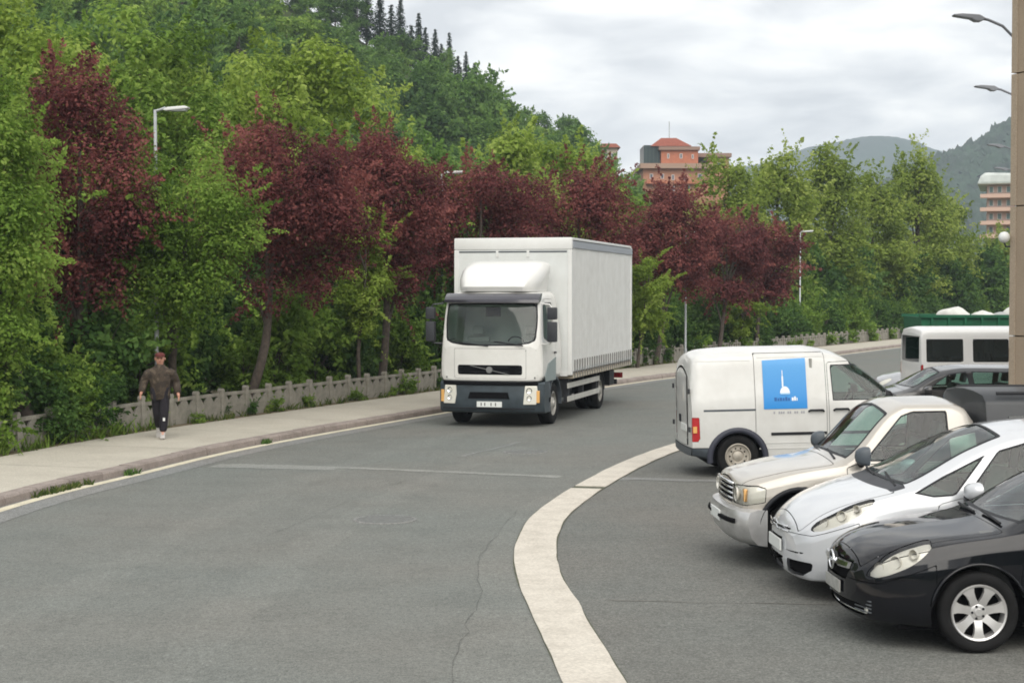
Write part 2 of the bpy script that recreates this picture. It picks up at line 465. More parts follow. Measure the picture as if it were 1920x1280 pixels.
def loft(L, prm, deltas, W, bow_f=0.2, bow_r=0.1, ds=0.035, it=2, bow_p=2.4, bow_len=1.1):
    """prm: dict of (setback, value) lists: zb wb zm wm zs ws zr wr zc  -> Shell, nose at x=+L/2"""
    S = np.unique(np.concatenate([np.array([0, .004, .01, .02, .032, .048, .068, .09]), np.arange(0.11, L - 0.1, ds),
                                  L - np.array([.09, .068, .048, .032, .02, .01, .004, 0])]))
    g = {k: pchip([a for a, _ in v], [b for _, b in v], S) for k, v in prm.items()}
    secs = []
    for i in range(len(S)):
        p = lambda k: g[k][i]
        C = [(0, p('zb')), (p('wb') - 0.07, p('zb')), (p('wb'), p('zb') + 0.06), (p('wm'), p('zm')), (p('ws'), p('zs')),
             (p('wr'), p('zr')), (p('wr') * 0.55, p('zr') + (p('zc') - p('zr')) * 0.72), (0, p('zc'))]
        C = [np.array(c, float) for c in C]
        Q = [C[0]]
        for j in range(1, len(C) - 1):
            a = C[j - 1] - C[j]; b = C[j + 1] - C[j]
            la, lb = np.linalg.norm(a), np.linalg.norm(b); d = deltas[j]
            Q.append(C[j] + a / (la + 1e-9) * min(d, la * 0.45)); Q.append(C[j] + b / (lb + 1e-9) * min(d, lb * 0.45))
        Q.append(C[-1])
        # long straight spans get extra points so that cuts stay clean
        Qd = [Q[0]]
        for j in range(1, len(Q)):
            k = 3 if j in (7, 9) else (2 if j in (5, 11, 13) else 1)
            for t in range(1, k + 1): Qd.append(Q[j - 1] + (Q[j] - Q[j - 1]) * t / k)
        secs.append(chaikin(np.array(Qd), it))
    H = np.array(secs)                                   # ns x n x 2
    ns, n, _ = H.shape
    full = np.concatenate([H, H[:, -2:0:-1] * np.array([-1, 1])], axis=1)
    m = full.shape[1]
    Y = full[:, :, 0]; Z = full[:, :, 1]
    Sx = S[:, None] + bow_f * np.maximum(0, 1 - S[:, None] / bow_len)**2 * (np.abs(Y) / W)**bow_p \
        - bow_r * np.maximum(0, 1 - (L - S[:, None]) / bow_len)**2 * (np.abs(Y) / W)**bow_p
    X = L / 2 - Sx
    P = np.stack([X, Y, Z], -1)
    E = np.abs(Y) - g['wr'][:, None]
    idx = np.arange(ns * m).reshape(ns, m)
    a = idx[:-1, :]; b = idx[1:, :]; a2 = np.roll(a, -1, 1); b2 = np.roll(b, -1, 1)
    T = np.concatenate([np.stack([a, b, b2], -1).reshape(-1, 3), np.stack([a, b2, a2], -1).reshape(-1, 3)])
    co = P.reshape(-1, 3)
    sx, ee = Sx.reshape(-1), E.reshape(-1)
    K = 48
    for r, flip, sgn in ((0, False, 1), (ns - 1, True, -1)):
        h = H[r]; arc = np.concatenate([[0], np.cumsum(np.linalg.norm(np.diff(h, axis=0), axis=1))]); q = np.linspace(0, arc[-1], 56)
        hy = np.interp(q, arc, h[:, 0]); hz = np.interp(q, arc, h[:, 1])
        yy = hy[:, None] * np.linspace(1, -1, K + 1)[None, :]; zz = np.repeat(hz[:, None], K + 1, 1)
        ss = S[r] + (bow_f if not flip else -bow_r) * (np.abs(yy) / W)**bow_p
        g0 = len(co); gi = g0 + np.arange(56 * (K + 1)).reshape(56, K + 1)
        co = np.concatenate([co, np.stack([L / 2 - ss, yy, zz], -1).reshape(-1, 3)])
        sx = np.concatenate([sx, ss.ravel()]); ee = np.concatenate([ee, (np.abs(yy) - g['wr'][r]).ravel()])
        a, b, c, d = gi[:-1, :-1], gi[1:, :-1], gi[1:, 1:], gi[:-1, 1:]
        t1 = np.stack([a, b, c], -1).reshape(-1, 3); t2 = np.stack([a, c, d], -1).reshape(-1, 3)
        tc_ = np.concatenate([t1, t2])
        ar = np.linalg.norm(np.cross(co[tc_[:, 1]] - co[tc_[:, 0]], co[tc_[:, 2]] - co[tc_[:, 0]]), axis=1); tc_ = tc_[ar > 1e-10]
        nx_ = np.cross(co[tc_[:, 1]] - co[tc_[:, 0]], co[tc_[:, 2]] - co[tc_[:, 0]])[:, 0].sum()
        T = np.concatenate([T, tc_ if nx_ * sgn > 0 else tc_[:, ::-1]])
    side_n = len(P.reshape(-1, 3))
    tri_side = (T < side_n).all(1); pc = co[T[tri_side]]; cen = pc.mean(1)
    nf = np.cross(pc[:, 1] - pc[:, 0], pc[:, 2] - pc[:, 0])
    out_v = np.stack([cen[:, 0] * 0, cen[:, 1], cen[:, 2] - cen[:, 2].mean()], -1)
    if (out_v * nf).sum() < 0: T[tri_side] = T[tri_side][:, ::-1]
    nn = np.cross(co[T[:, 1]] - co[T[:, 0]], co[T[:, 2]] - co[T[:, 0]])
    N = np.zeros_like(co)
    for k in range(3): np.add.at(N, T[:, k], nn)
    N /= np.linalg.norm(N, axis=1)[:, None] + 1e-12
    V = np.concatenate([co, sx[:, None], ee[:, None], N], 1)
    return Shell(V, T)

def glaze(sh, fn, root, both=True, name='window', mat=None, trim=0.016, inset=0.006):
    """cut an opening and fill it with a rubber edge and an inset pane"""
    reg = sh.split(fn)
    pane = reg.split(lambda q: fn(q) + trim)
    mat = mat or M_GLASS
    if both:
        for half in (pane.split(lambda q: -q.y), pane):
            o = half.build(name, mat, root, -inset)
            h = reg.split((lambda q: -q.y)) if half is not pane else reg
            if o is not None: h.build('rubber_seal', M_BLACK, o, 0.001)
    else:
        o = pane.build(name, mat, root, -inset)
        if o is not None: reg.build('rubber_seal', M_BLACK, o, 0.001)

def wheel_well(root, x, zc, rad, y0, y1, mat=None):
    mb = MB()
    v = []; f = []; n = 22
    for k in range(n + 1):
        a = R(-14) + R(208) * k / n
        c, q = x + rad * math.cos(a), zc + rad * math.sin(a)
        v += [(c, y1, q), (c, y0, q)]
    for k in range(n): f.append((2 * k, 2 * k + 1, 2 * k + 3, 2 * k + 2))
    v.append((x, y0, zc - 0.1)); cix = len(v) - 1
    for k in range(n): f.append((2 * k + 1, cix, 2 * k + 3))
    mb.add(v, f)
    return mb.build('wheel_arch_liner', mat or M_VOID, root)

def make_wheel(parent, x, y, r, width, rimr, style, side):
    """wheel > tyre, rim. side=+1: outer face towards +y"""
    w = bpy.data.objects.new('wheel', None); COL.objects.link(w); w.parent = parent
    w.empty_display_size = 0.1
    w.location = (x, y, r); w.rotation_euler = (0, 0, 0 if side > 0 else math.pi)
    h = width / 2
    MB().lathe([(rimr, -h * 0.9), (r * 0.93, -h), (r * 0.985, -h * 0.85), (r, -h * 0.6), (r, -0.012), (r - 0.008, -0.008), (r - 0.008, 0.008), (r, 0.012),
                (r, h * 0.6), (r * 0.985, h * 0.85), (r * 0.93, h), (r * 0.86, h * 1.03), (rimr + 0.012, h * 0.97), (rimr, h * 0.8), (rimr, -h * 0.9)],
               44).build('tyre', M_TYRE, w, auto=50)
    rim = MB()
    if style == 'alloy7':
        rim.lathe([(rimr, -h * 0.7), (rimr, h * 0.86), (rimr - 0.008, h * 0.95), (rimr - 0.022, h * 0.9), (rimr - 0.028, h * 0.5), (rimr - 0.03, -h * 0.7)], 44)
        rim.lathe([(0.001, h * 0.74), (0.028, h * 0.74), (0.034, h * 0.66), (0.062, h * 0.66), (0.078, h * 0.58), (0.078, h * 0.2)], 28)
        for k in range(7):
            a = 2 * math.pi * k / 7 + 0.22
            t = Vector((math.cos(a), 0, math.sin(a))); q = Vector((-math.sin(a), 0, math.cos(a)))
            pr = []
            for rr, hw, yy in ((0.055, 0.036, 0.62), (0.12, 0.031, 0.78), (0.17, 0.037, 0.86), (rimr - 0.012, 0.060, 0.86)):
                for sgn, dy in ((-1, 0), (1, 0), (1, -0.035), (-1, -0.035)):
                    pr.append(t * rr + q * hw * sgn + Vector((0, h * yy + dy, 0)))
            f = []
            for i in range(3):
                for j in range(4):
                    f.append((i * 4 + j, i * 4 + (j + 1) % 4, i * 4 + 4 + (j + 1) % 4, i * 4 + 4 + j))
            f += [(3, 2, 1, 0), (12, 13, 14, 15)]
            rim.add(pr, f)
        ro = rim.build('rim', M_ALLOY, w, auto=35)
        MB().lathe([(0.001, h * 0.1), (rimr - 0.03, h * 0.1)], 32).build('brake_disc', M_VOID, w)
        nuts = MB()
        for k in range(5):
            a = 2 * math.pi * k / 5
            nuts.lathe([(0.001, h * 0.70), (0.011, h * 0.70), (0.011, h * 0.6)], 8, cx=0.05 * math.cos(a), cz=0.05 * math.sin(a))
        nuts.build('wheel_bolts', M_BLACK, ro)
    elif style == 'steel':
        rim.lathe([(rimr, -h * 0.7), (rimr, h * 0.86), (rimr - 0.014, h * 0.92), (rimr - 0.03, h * 0.6), (rimr - 0.055, h * 0.55), (rimr - 0.07, h * 0.72),
                   (rimr * 0.5, h * 0.74), (rimr * 0.42, h * 0.52), (rimr * 0.36, h * 0.62), (rimr * 0.3, h * 0.70), (0.001, h * 0.72)], 36)
        ro = rim.build('rim', M_STEELW, w, auto=40)
        ho = MB()
        for k in range(10):
            a = 2 * math.pi * k / 10
            ho.lathe([(0.001, h * 0.745), (0.014, h * 0.745), (0.016, h * 0.70)], 8, cx=rimr * 0.62 * math.cos(a), cz=rimr * 0.62 * math.sin(a))
        ho.build('vent_holes', M_VOID, ro)
    elif style == 'truck':
        rim.lathe([(rimr, -h * 0.7), (rimr, h * 0.9), (rimr - 0.02, h * 0.95), (rimr - 0.045, h * 0.2), (rimr * 0.62, h * 0.15), (rimr * 0.5, h * 0.85), (rimr * 0.3, h * 0.95),
                   (rimr * 0.26, h * 1.15), (0.001, h * 1.18)], 32)
        ro = rim.build('rim', plain('truck_rim', (0.40, 0.39, 0.36), 0.55, metal=0.3, noise=0.3), w, auto=40)
    else:
        rim.lathe([(rimr, -h * 0.7), (rimr, h * 0.86), (rimr - 0.012, h * 0.95), (rimr - 0.03, h * 0.6), (rimr * 0.55, h * 0.35), (rimr * 0.2, h * 0.6), (0.001, h * 0.62)], 32)
        for k in range(6):
            a = 2 * math.pi * k / 6
            rim.prism([(0.03 * math.cos(a + 1.5) + 0.04 * math.cos(a), 0.03 * math.sin(a + 1.5) + 0.04 * math.sin(a)),
                       ((rimr - 0.02) * math.cos(a + 0.18), (rimr - 0.02) * math.sin(a + 0.18)), ((rimr - 0.02) * math.cos(a - 0.18), (rimr - 0.02) * math.sin(a - 0.18)),
                       (0.03 * math.cos(a - 1.5) + 0.04 * math.cos(a), 0.03 * math.sin(a - 1.5) + 0.04 * math.sin(a))], h * 0.55, h * 0.78)
        rim.build('rim', M_ALLOY, w, auto=35)
    return w

def seat(parent, x, y, z, mat, w=0.5, lean=0.18):
    o = MB()
    o.box(x - 0.22, x + 0.28, y - w / 2, y + w / 2, z, z + 0.16)
    b = [(x - 0.24, z + 0.10), (x - 0.10, z + 0.10), (x - 0.12 - lean, z + 0.66), (x - 0.24 - lean, z + 0.66)]
    o.prism(b, y - w / 2 + 0.02, y + w / 2 - 0.02)
    h = [(x - 0.15 - lean, z + 0.70), (x - 0.08 - lean, z + 0.72), (x - 0.12 - lean, z + 0.90), (x - 0.2 - lean, z + 0.90)]
    o.prism(h, y - 0.13, y + 0.13)
    return o.build('seat', mat, parent, bevel=0.03, smooth=True)

def cabin(parent, x0, x1, w, z0, zbelt, dash_x, mat):
    """tub, dashboard, steering wheel (driver on the left)"""
    m = MB()
    m.box(x0, x1, -w, w, z0, z0 + 0.04)
    for sgn in (-1, 1): m.box(x0, dash_x + 0.1, sgn * w - 0.03, sgn * w + 0.03, z0 + 0.04, zbelt - 0.03)
    m.box(x0 - 0.03, x0 + 0.02, -w, w, z0, zbelt - 0.05)
    m.build('cabin_tub', mat, parent)
    d = MB().prism([(dash_x - 0.18, zbelt - 0.32), (dash_x - 0.12, zbelt - 0.02), (dash_x + 0.05, zbelt + 0.015), (dash_x + 0.42, zbelt - 0.03), (dash_x + 0.42, z0), (dash_x, z0)], -w + 0.03, w - 0.03)
    d.build('dashboard', M_INT, parent, bevel=0.02, smooth=True)
    s = MB(); c = Vector((dash_x - 0.30, 0.36, zbelt - 0.06)); pts = []
    for k in range(21):
        a = 2 * math.pi * k / 20
        pts.append(c + Vector((0.19 * math.sin(a) * 0.42, 0.19 * math.cos(a), 0.19 * math.sin(a) * 0.9)))
    s.tube(pts, 0.015, 6, False)
    s.tube([c, (dash_x - 0.05, 0.36, zbelt - 0.16)], 0.03, 8)
    s.box(c.x - 0.02, c.x + 0.02, c.y - 0.18, c.y + 0.18, c.z - 0.02, c.z + 0.02)
    s.build('steering_wheel', M_BLACK, parent, smooth=True)

def mirror(parent, x, y, z, side, mat, w=0.20, h=0.17):
    o = bpy.data.objects.new('wing_mirror', None); COL.objects.link(o); o.parent = parent; o.location = (x, y, z); o.empty_display_size = 0.1
    n = 10; mb = MB(); v = []; f = []
    # domed housing, open at the back where the glass sits
    rings = [(0.0, 1.0), (0.04, 1.0), (0.09, 0.88), (0.125, 0.6), (0.14, 0.2)]
    for dx, k in rings:
        for i in range(16):
            a = 2 * math.pi * i / 16; ca, sa = math.cos(a), math.sin(a)
            ex = 0.62
            yy = math.copysign(abs(ca)**ex, ca) * w / 2 * k; zz = math.copysign(abs(sa)**ex, sa) * h / 2 * k
            v.append((dx - 0.04, side * (w / 2 + 0.07) + yy, zz))
    for i in range(len(rings) - 1):
        for j in range(16):
            f.append((i * 16 + j, i * 16 + (j + 1) % 16, i * 16 + 16 + (j + 1) % 16, i * 16 + 16 + j))
    f.append(tuple(range(len(rings) * 16 - 16, len(rings) * 16)))
    mb.add(v, f); mb.build('housing', mat, o, smooth=True)
    g = MB().box(-0.045, -0.036, side * (w / 2 + 0.07) - w * 0.42, side * (w / 2 + 0.07) + w * 0.42, -h * 0.40, h * 0.40)
    g.build('mirror_glass', plain('mirror_silver', (0.75, 0.78, 0.8), 0.05, metal=1), o)
    st = MB().tube([(0.0, -side * 0.02, -h * 0.30), (0.02, side * 0.05, -h * 0.42), (0.02, side * 0.12, -h * 0.45)], [0.035, 0.03, 0.035], 8)
    st.build('mirror_foot', M_BLACK, o, smooth=True)
    return o

def side_strip(sh_bvh, x0, x1, z, side, h, t, name, mat, parent, n=18, zf=None):
    """strip or ridge laid on a body side, following its curve"""
    v = []; f = []
    for i in range(n + 1):
        x = x0 + (x1 - x0) * i / n
        z1 = z if zf is None else zf(x)
        for dz in (-h / 2, h / 2):
            hit = sh_bvh.ray_cast(Vector((x, side * 3, z1 + dz)), Vector((0, -side, 0)))
            y = hit[0].y if hit[0] is not None else side * 0.85
            v += [(x, y - side * 0.01, z1 + dz), (x, y + side * t, z1 + dz * 0.8)]
    for i in range(n):
        a = i * 4; b = a + 4
        f += [(a, a + 1, b + 1, b), (a + 1, a + 3, b + 3, b + 1), (a + 3, a + 2, b + 2, b + 3)]
    f += [(0, 2, 3, 1), (n * 4, n * 4 + 1, n * 4 + 3, n * 4 + 2)]
    return MB().add(v, f).build(name, mat, parent, smooth=False)

from mathutils.bvhtree import BVHTree
def bvh_of(sh): return BVHTree.FromPolygons([tuple(p) for p in sh.V[:, :3]], [tuple(t) for t in sh.T])

def plate(parent, x, y, z, w=0.52, h=0.11, mat=None, tilt=0.0, rz=0.0, marks=True):
    p = MB().box(-0.008, 0.008, -w / 2, w / 2, -h / 2, h / 2).build('number_plate', mat or M_PLATE, parent, bevel=0.003)
    p.location = (x, y, z); p.rotation_euler = (0, tilt, rz)
    return p

# ------------------------------------------------------------------ parked cars
DEL = [0, 0.03, 0.04, 0.16, 0.06, 0.07, 0.2, 0]

def car_base(root, L, W, z0=0.17, z1=0.42, front=0.35, rear=0.4):
    MB().box(-L / 2 + rear, L / 2 - front, -W / 2 + 0.16, W / 2 - 0.16, z0, z1).build('underbody', M_VOID, root)

def black_saloon():
    L, W = 4.60, 1.80
    root = thing('black_saloon_car', 'glossy black saloon car with seven-spoke alloy wheels, closest parked car', 'car',
                 (0, 0, 0), 0)
    P = {
        'zb': [(0, .36), (.03, .26), (.10, .20), (.5, .185), (3.9, .19), (4.4, .24), (4.57, .33), (4.6, .45)],
        'wb': [(0, .46), (.05, .64), (.2, .76), (.6, .86), (1.5, .875), (3.4, .875), (4.2, .84), (4.5, .74), (4.6, .5)],
        'zm': [(0, .45), (.1, .47), (.6, .52), (4.2, .55), (4.6, .6)],
        'wm': [(0, .50), (.05, .68), (.2, .79), (.6, .89), (1.2, .90), (3.4, .90), (4.2, .87), (4.5, .78), (4.6, .55)],
        'zs': [(0, .57), (.06, .64), (.3, .745), (.7, .83), (1.2, .90), (2.2, .95), (3.4, .985), (4.3, 1.0), (4.55, .93), (4.6, .70)],
        'ws': [(0, .48), (.05, .64), (.2, .73), (.6, .82), (1.2, .855), (2.2, .87), (3.4, .86), (4.2, .80), (4.5, .70), (4.6, .5)],
        'zr': [(0, .60), (.06, .69), (.3, .81), (.7, .89), (1.18, .955), (1.35, 1.02), (1.95, 1.34), (2.5, 1.40), (3.1, 1.36), (3.9, 1.05), (4.4, 1.04), (4.55, .97), (4.6, .74)],
        'wr': [(0, .40), (.05, .54), (.2, .60), (.6, .69), (1.18, .73), (1.35, .72), (1.95, .585), (2.5, .58), (3.1, .58), (3.9, .66), (4.4, .66), (4.6, .45)],
        'zc': [(0, .62), (.06, .73), (.3, .845), (.7, .92), (1.12, .975), (1.24, 1.0), (1.95, 1.405), (2.5, 1.46), (3.15, 1.42), (3.95, 1.09), (4.4, 1.075), (4.55, 1.0), (4.6, .78)],
    }
    sh = loft(L, P, DEL, W / 2, bow_f=0.26, bow_r=0.18)
    body = paint('paint_black', (0.0035, 0.004, 0.0065), 0.22, coat=0.9, dust=0.012, spec=0.0)
    for sw in (0.96, 3.66):
        sh.split(lambda q: np.maximum(np.hypot(q.sb - sw, q.z - 0.325) - 0.385, 0.55 - np.abs(q.y)))
    # side windows, windscreen, rear window
    glaze(sh, side_poly([(1.52, .975), (2.05, 1.30), (2.30, 1.345), (2.36, 1.34), (2.40, .99)], 0.4, False), root)
    glaze(sh, side_poly([(2.48, .99), (2.46, 1.345), (2.9, 1.325), (3.32, 1.18), (3.50, 1.03)], 0.4, False), root)
    glaze(sh, lambda q: np.maximum.reduce([1.29 + 0.06 * (q.y / .7)**2 - q.sb, q.sb - 1.93, q.edge + 0.035, 0.75 - q.z]), root, False, 'windscreen', trim=0.03)
    glaze(sh, lambda q: np.maximum.reduce([3.18 - q.sb, q.sb - 3.86, q.edge + 0.05, 0.75 - q.z]), root, False, 'rear_window', trim=0.03)
    # headlights, grille, bumper, bonnet, doors
    hl = side_poly([(.115, .585), (.16, .66), (.27, .755), (.42, .825), (.60, .875), (.625, .865), (.56, .79), (.44, .70), (.30, .625), (.18, .58)], 0.30)
    lights = sh.split(lambda q: np.maximum(hl(q), 0.42 - np.abs(q.y)), 0.002)
    for half in (lights.split(lambda q: -q.y), lights):
        h = half.build('headlight', M_LENSW, root, -0.035)
        if h is not None:
            half.build('lens', M_GLASSL, h, 0.0)
            sg = 1 if half.V[:, 1].mean() > 0 else -1
            for (sx, yy, zz, rr) in ((.23, .60, .645, .047), (.34, .68, .70, .052), (.47, .735, .775, .040)):
                b = MB().lathe([(rr, 0.03), (rr * 0.92, 0.0), (rr * 0.6, -0.03), (0.001, -0.04)], 18, axis='x')
                bo = b.build('reflector', M_LENSD, h, smooth=True)
                bo.location = (L / 2 - sx - 0.005, sg * yy, zz); bo.rotation_euler = (0, R(-8), sg * R(38))
    gr = sh.split(front_poly([(0.0, .495), (.30, .505), (.385, .60), (.395, .665), (0.0, .70)], 0.35), 0.0)
    gr.build('grille', M_VOID, root, -0.03)
    intake = sh.split(front_poly([(0.0, .235), (.55, .245), (.60, .30), (.50, .345), (0.0, .345)], 0.35), 0.0)
    intake.build('lower_intake', M_VOID, root, -0.025)
    bump = sh.split(lambda q: np.maximum(q.sb - 0.62, np.minimum(q.z - 0.53 - 0.42 * np.maximum(q.sb - .2, 0), 9)), 0.003)
    bump.build('front_bumper', body, root)
    bon = sh.split(lambda q: np.maximum.reduce([q.edge + 0.0, q.sb - 1.20, 0.09 - q.sb, 0.5 - q.z]), 0.003)
    bon.build('bonnet', body, root)
    d1 = sh.split(side_poly([(1.32, .30), (1.30, .60), (1.36, .90), (1.44, .955), (2.40, .985), (2.44, .60), (2.40, .30)], 0.5, False), 0.003)
    for d in d1.sides('door', body, root): pass
    d2 = sh.split(side_poly([(2.46, .30), (2.50, .60), (2.46, .985), (3.50, 1.01), (3.42, .75), (3.24, .52), (3.20, .30)], 0.5, False), 0.003)
    d2.sides('door', body, root)
    tl = sh.split(lambda q: np.maximum.reduce([4.36 - q.sb, q.z - 0.98, 0.74 - q.z, 0.5 - np.abs(q.y)]), 0.002)
    tl.sides('tail_light', M_RED, root)
    sh.build('body', body, root)
    car_base(root, L, W)
    nx = L / 2
    # chrome grille bar, badge ring with its bolt, lower trims, plate, fog lamps
    bar = MB()
    n = 16; v = []; f = []
    for i in range(n + 1):
        y = -0.37 + 0.74 * i / n; x = nx + 0.012 - 0.24 * abs(y / 0.9)**2.2
        dip = 0.012 * (1 - (y / .37)**2)
        for dx, dz in ((0, .605 - dip), (0.012, .622 - dip), (0.0, .655), (-0.03, .655), (-0.03, .605 - dip)): v.append((x + dx, y, dz))
    for i in range(n):
        for j in range(5): f.append((i * 5 + j, i * 5 + (j + 1) % 5, i * 5 + 5 + (j + 1) % 5, i * 5 + 5 + j))
    f += [(0, 1, 2, 3, 4), tuple(range(n * 5, n * 5 + 5))[::-1]]
    bar.add(v, f).build('grille_bar', M_CHROME, root, smooth=False)
    em = MB(); cpt = Vector((nx + 0.024, 0, 0.625))
    em.tube([cpt + Vector((0, 0.075 * math.cos(2 * math.pi * k / 24), 0.075 * math.sin(2 * math.pi * k / 24))) for k in range(25)], 0.011, 8, False)
    em.prism([(-0.072, .632), (0.010, .637), (-0.012, .618), (0.072, .617), (-0.010, .612), (0.012, .631)], nx + 0.018, nx + 0.03, 'x')
    em.build('badge', M_CHROME, root, smooth=True)
    MB().lathe([(0.001, 0.012), (0.07, 0.012), (0.07, -0.02)], 24, axis='x', cx=nx + 0.004, cz=.625).build('badge_base', M_BLACK, root)
    low = MB()
    for sgn in (-1, 1):
        low.tube([(nx - 0.06 - 0.26 * (y / .9)**2.2 + 0.005, sgn * y, 0.262) for y in (0.02, .15, .3, .42, .5, .56)], 0.008, 6)
    low.build('intake_trim', M_CHROME, root, smooth=True)
    for sgn in (-1, 1):
        fin = MB()
        for zz in (.285, .315, .345, .375):
            fin.tube([(nx - 0.022 - 0.26 * (y / .9)**2.2, sgn * y, zz) for y in (.42, .5, .58, .64)], 0.006, 6)
        fin.build('fog_lamp_fins', plain('fin_grey', (0.10, 0.11, 0.12), 0.4), root)
    for sgn in (-1, 1):
        b = MB().lathe([(0.001, 0.0), (0.035, 0.0), (0.042, -0.02)], 16, axis='x', cx=nx - 0.12, cy=sgn * 0.56, cz=0.30)
        b.build('fog_lamp', M_LENSD, root, smooth=True)
    plate(root, nx + 0.012, 0, 0.43, .46, .10, mat=M_PLATEG)
    # arch lips catch the light
    for sgn in (-1, 1):
        lip = MB()
        pts = []
        for k in range(19):
            a = R(8) + R(150) * k / 18
            pts.append((nx - 0.96 + 0.392 * math.cos(a), sgn * (0.896 - 0.012 * math.sin(a)), 0.325 + 0.392 * math.sin(a)))
        lip.tube(pts, 0.013, 6); lip.build('wheel_arch_lip', body, root, smooth=True)
        for sw in (0.96, 3.66):
            wheel_well(root, nx - sw, 0.325, 0.385, sgn * 0.50, sgn * 0.855)
            make_wheel(root, nx - sw, sgn * 0.785, 0.325, 0.215, 0.232, 'alloy7', sgn)
        mirror(root, nx - 1.55, sgn * 0.83, 1.0, sgn, body)
        hd = MB().box(nx - 2.30, nx - 2.08, sgn * 0.875, sgn * 0.915, .83, .86).build('door_handle', body, root, bevel=0.008)
    cabin(root, -1.2, 1.1, 0.70, 0.30, 0.97, 0.85, M_INT)
    for y in (-0.37, 0.37): seat(root, 0.25, y, 0.42, M_INT)
    seat(root, -0.75, 0, 0.42, M_INT, 1.2)
    wp = MB(); wp.tube([(nx - 1.24, 0.55, 1.0), (nx - 1.27, 0.0, 1.035)], 0.012, 5); wp.tube([(nx - 1.24, -0.1, 1.01), (nx - 1.27, -0.6, 1.02)], 0.012, 5)
    wp.build('wiper', M_BLACK, root)
    return root

def silver_people_carrier():
    L, W = 4.47, 1.83
    root = thing('silver_people_carrier', 'pale silver people carrier with long sloping windscreen beside the black saloon', 'car', (0, 0, 0), 0)
    P = {
        'zb': [(0, .34), (.03, .24), (.10, .18), (.5, .18), (3.9, .19), (4.3, .24), (4.45, .35), (4.47, .5)],
        'wb': [(0, .50), (.05, .66), (.2, .78), (.6, .87), (1.5, .885), (3.4, .885), (4.1, .86), (4.4, .76), (4.47, .55)],
        'zm': [(0, .45), (.1, .48), (.6, .55), (4.1, .6), (4.47, .65)],
        'wm': [(0, .54), (.05, .70), (.2, .81), (.6, .90), (1.2, .915), (3.4, .915), (4.1, .89), (4.4, .80), (4.47, .6)],
        'zs': [(0, .57), (.06, .64), (.3, .78), (.7, .90), (1.1, .975), (2.2, 1.0), (3.4, 1.03), (4.2, 1.05), (4.42, .98), (4.47, .75)],
        'ws': [(0, .50), (.05, .65), (.2, .74), (.6, .82), (1.1, .86), (2.2, .875), (3.4, .865), (4.1, .83), (4.4, .75), (4.47, .55)],
        'zr': [(0, .60), (.06, .69), (.3, .86), (.6, .965), (.95, 1.055), (1.1, 1.10), (1.7, 1.40), (2.2, 1.565), (2.7, 1.605), (3.5, 1.56), (3.95, 1.44), (4.3, 1.05), (4.42, 1.0), (4.47, .78)],
        'wr': [(0, .42), (.05, .56), (.2, .62), (.6, .70), (.95, .755), (1.1, .765), (1.7, .70), (2.2, .645), (2.7, .63), (3.5, .62), (3.95, .62), (4.3, .68), (4.42, .66), (4.47, .5)],
        'zc': [(0, .62), (.06, .73), (.3, .90), (.6, 1.00), (.80, 1.05), (.9, 1.08), (1.5, 1.40), (2.0, 1.60), (2.6, 1.66), (3.4, 1.62), (3.95, 1.48), (4.3, 1.08), (4.42, 1.02), (4.47, .80)],
    }
    sh = loft(L, P, DEL, W / 2, bow_f=0.30, bow_r=0.16)
    body = paint('paint_silver_white', (0.56, 0.575, 0.60), 0.28, metal=0.2, coat=1.0, dust=0.06)
    for sw in (0.93, 3.66):
        sh.split(lambda q: np.maximum(np.hypot(q.sb - sw, q.z - 0.325) - 0.385, 0.55 - np.abs(q.y)))
    glaze(sh, side_poly([(1.12, 1.03), (1.42, 1.19), (1.84, 1.385), (1.80, 1.345), (1.50, 1.01), (1.30, .995)], 0.4, False), root)
    glaze(sh, side_poly([(1.60, 1.01), (1.95, 1.415), (2.25, 1.495), (2.60, 1.525), (2.62, 1.03)], 0.4, False), root)
    glaze(sh, side_poly([(2.70, 1.03), (2.68, 1.545), (3.25, 1.53), (3.55, 1.48), (3.55, 1.05)], 0.4, False), root)
    glaze(sh, side_poly([(3.62, 1.06), (3.62, 1.46), (3.82, 1.40), (4.02, 1.10)], 0.4, False), root)
    glaze(sh, lambda q: np.maximum.reduce([0.98 + 0.10 * (q.y / .75)**2 - q.sb, q.sb - 2.02, q.edge + 0.075, 0.75 - q.z]), root, False, 'windscreen', trim=0.03)
    glaze(sh, lambda q: np.maximum.reduce([3.95 - q.sb, q.sb - 4.24, q.edge + 0.06, 0.75 - q.z]), root, False, 'rear_window', trim=0.03)
    hl = side_poly([(.19, .665), (.24, .735), (.38, .82), (.55, .905), (.73, .965), (.76, .955), (.68, .88), (.54, .785), (.38, .71), (.26, .665)], 0.3)
    lights = sh.split(lambda q: np.maximum(hl(q), 0.40 - np.abs(q.y)), 0.002)
    for half in (lights.split(lambda q: -q.y), lights):
        h = half.build('headlight', M_LENSW, root, -0.03)
        if h is not None:
            half.build('lens', M_GLASSL, h, 0.0)
            sg = 1 if half.V[:, 1].mean() > 0 else -1
            for (sx, yy, zz, rr) in ((.33, .66, .735, .045), (.47, .735, .81, .05), (.60, .785, .885, .034)):
                bo = MB().lathe([(rr, 0.03), (rr * 0.92, 0.0), (rr * 0.6, -0.03), (0.001, -0.04)], 18, axis='x').build('reflector', M_LENSD, h, smooth=True)
                bo.location = (L / 2 - sx, sg * yy, zz); bo.rotation_euler = (0, R(-8), sg * R(38))
    # chin openings: middle grille, two fog wells, nose slots
    sh.split(front_poly([(-.17, .205), (.17, .205), (.25, .365), (-.25, .365)], 0.4, full=True)).build('lower_grille', M_VOID, root, -0.03)
    sh.split(front_poly([(.28, .205), (.58, .225), (.68, .29), (.70, .36), (.36, .365)], 0.5)).sides('fog_well', M_VOID, root, -0.03)
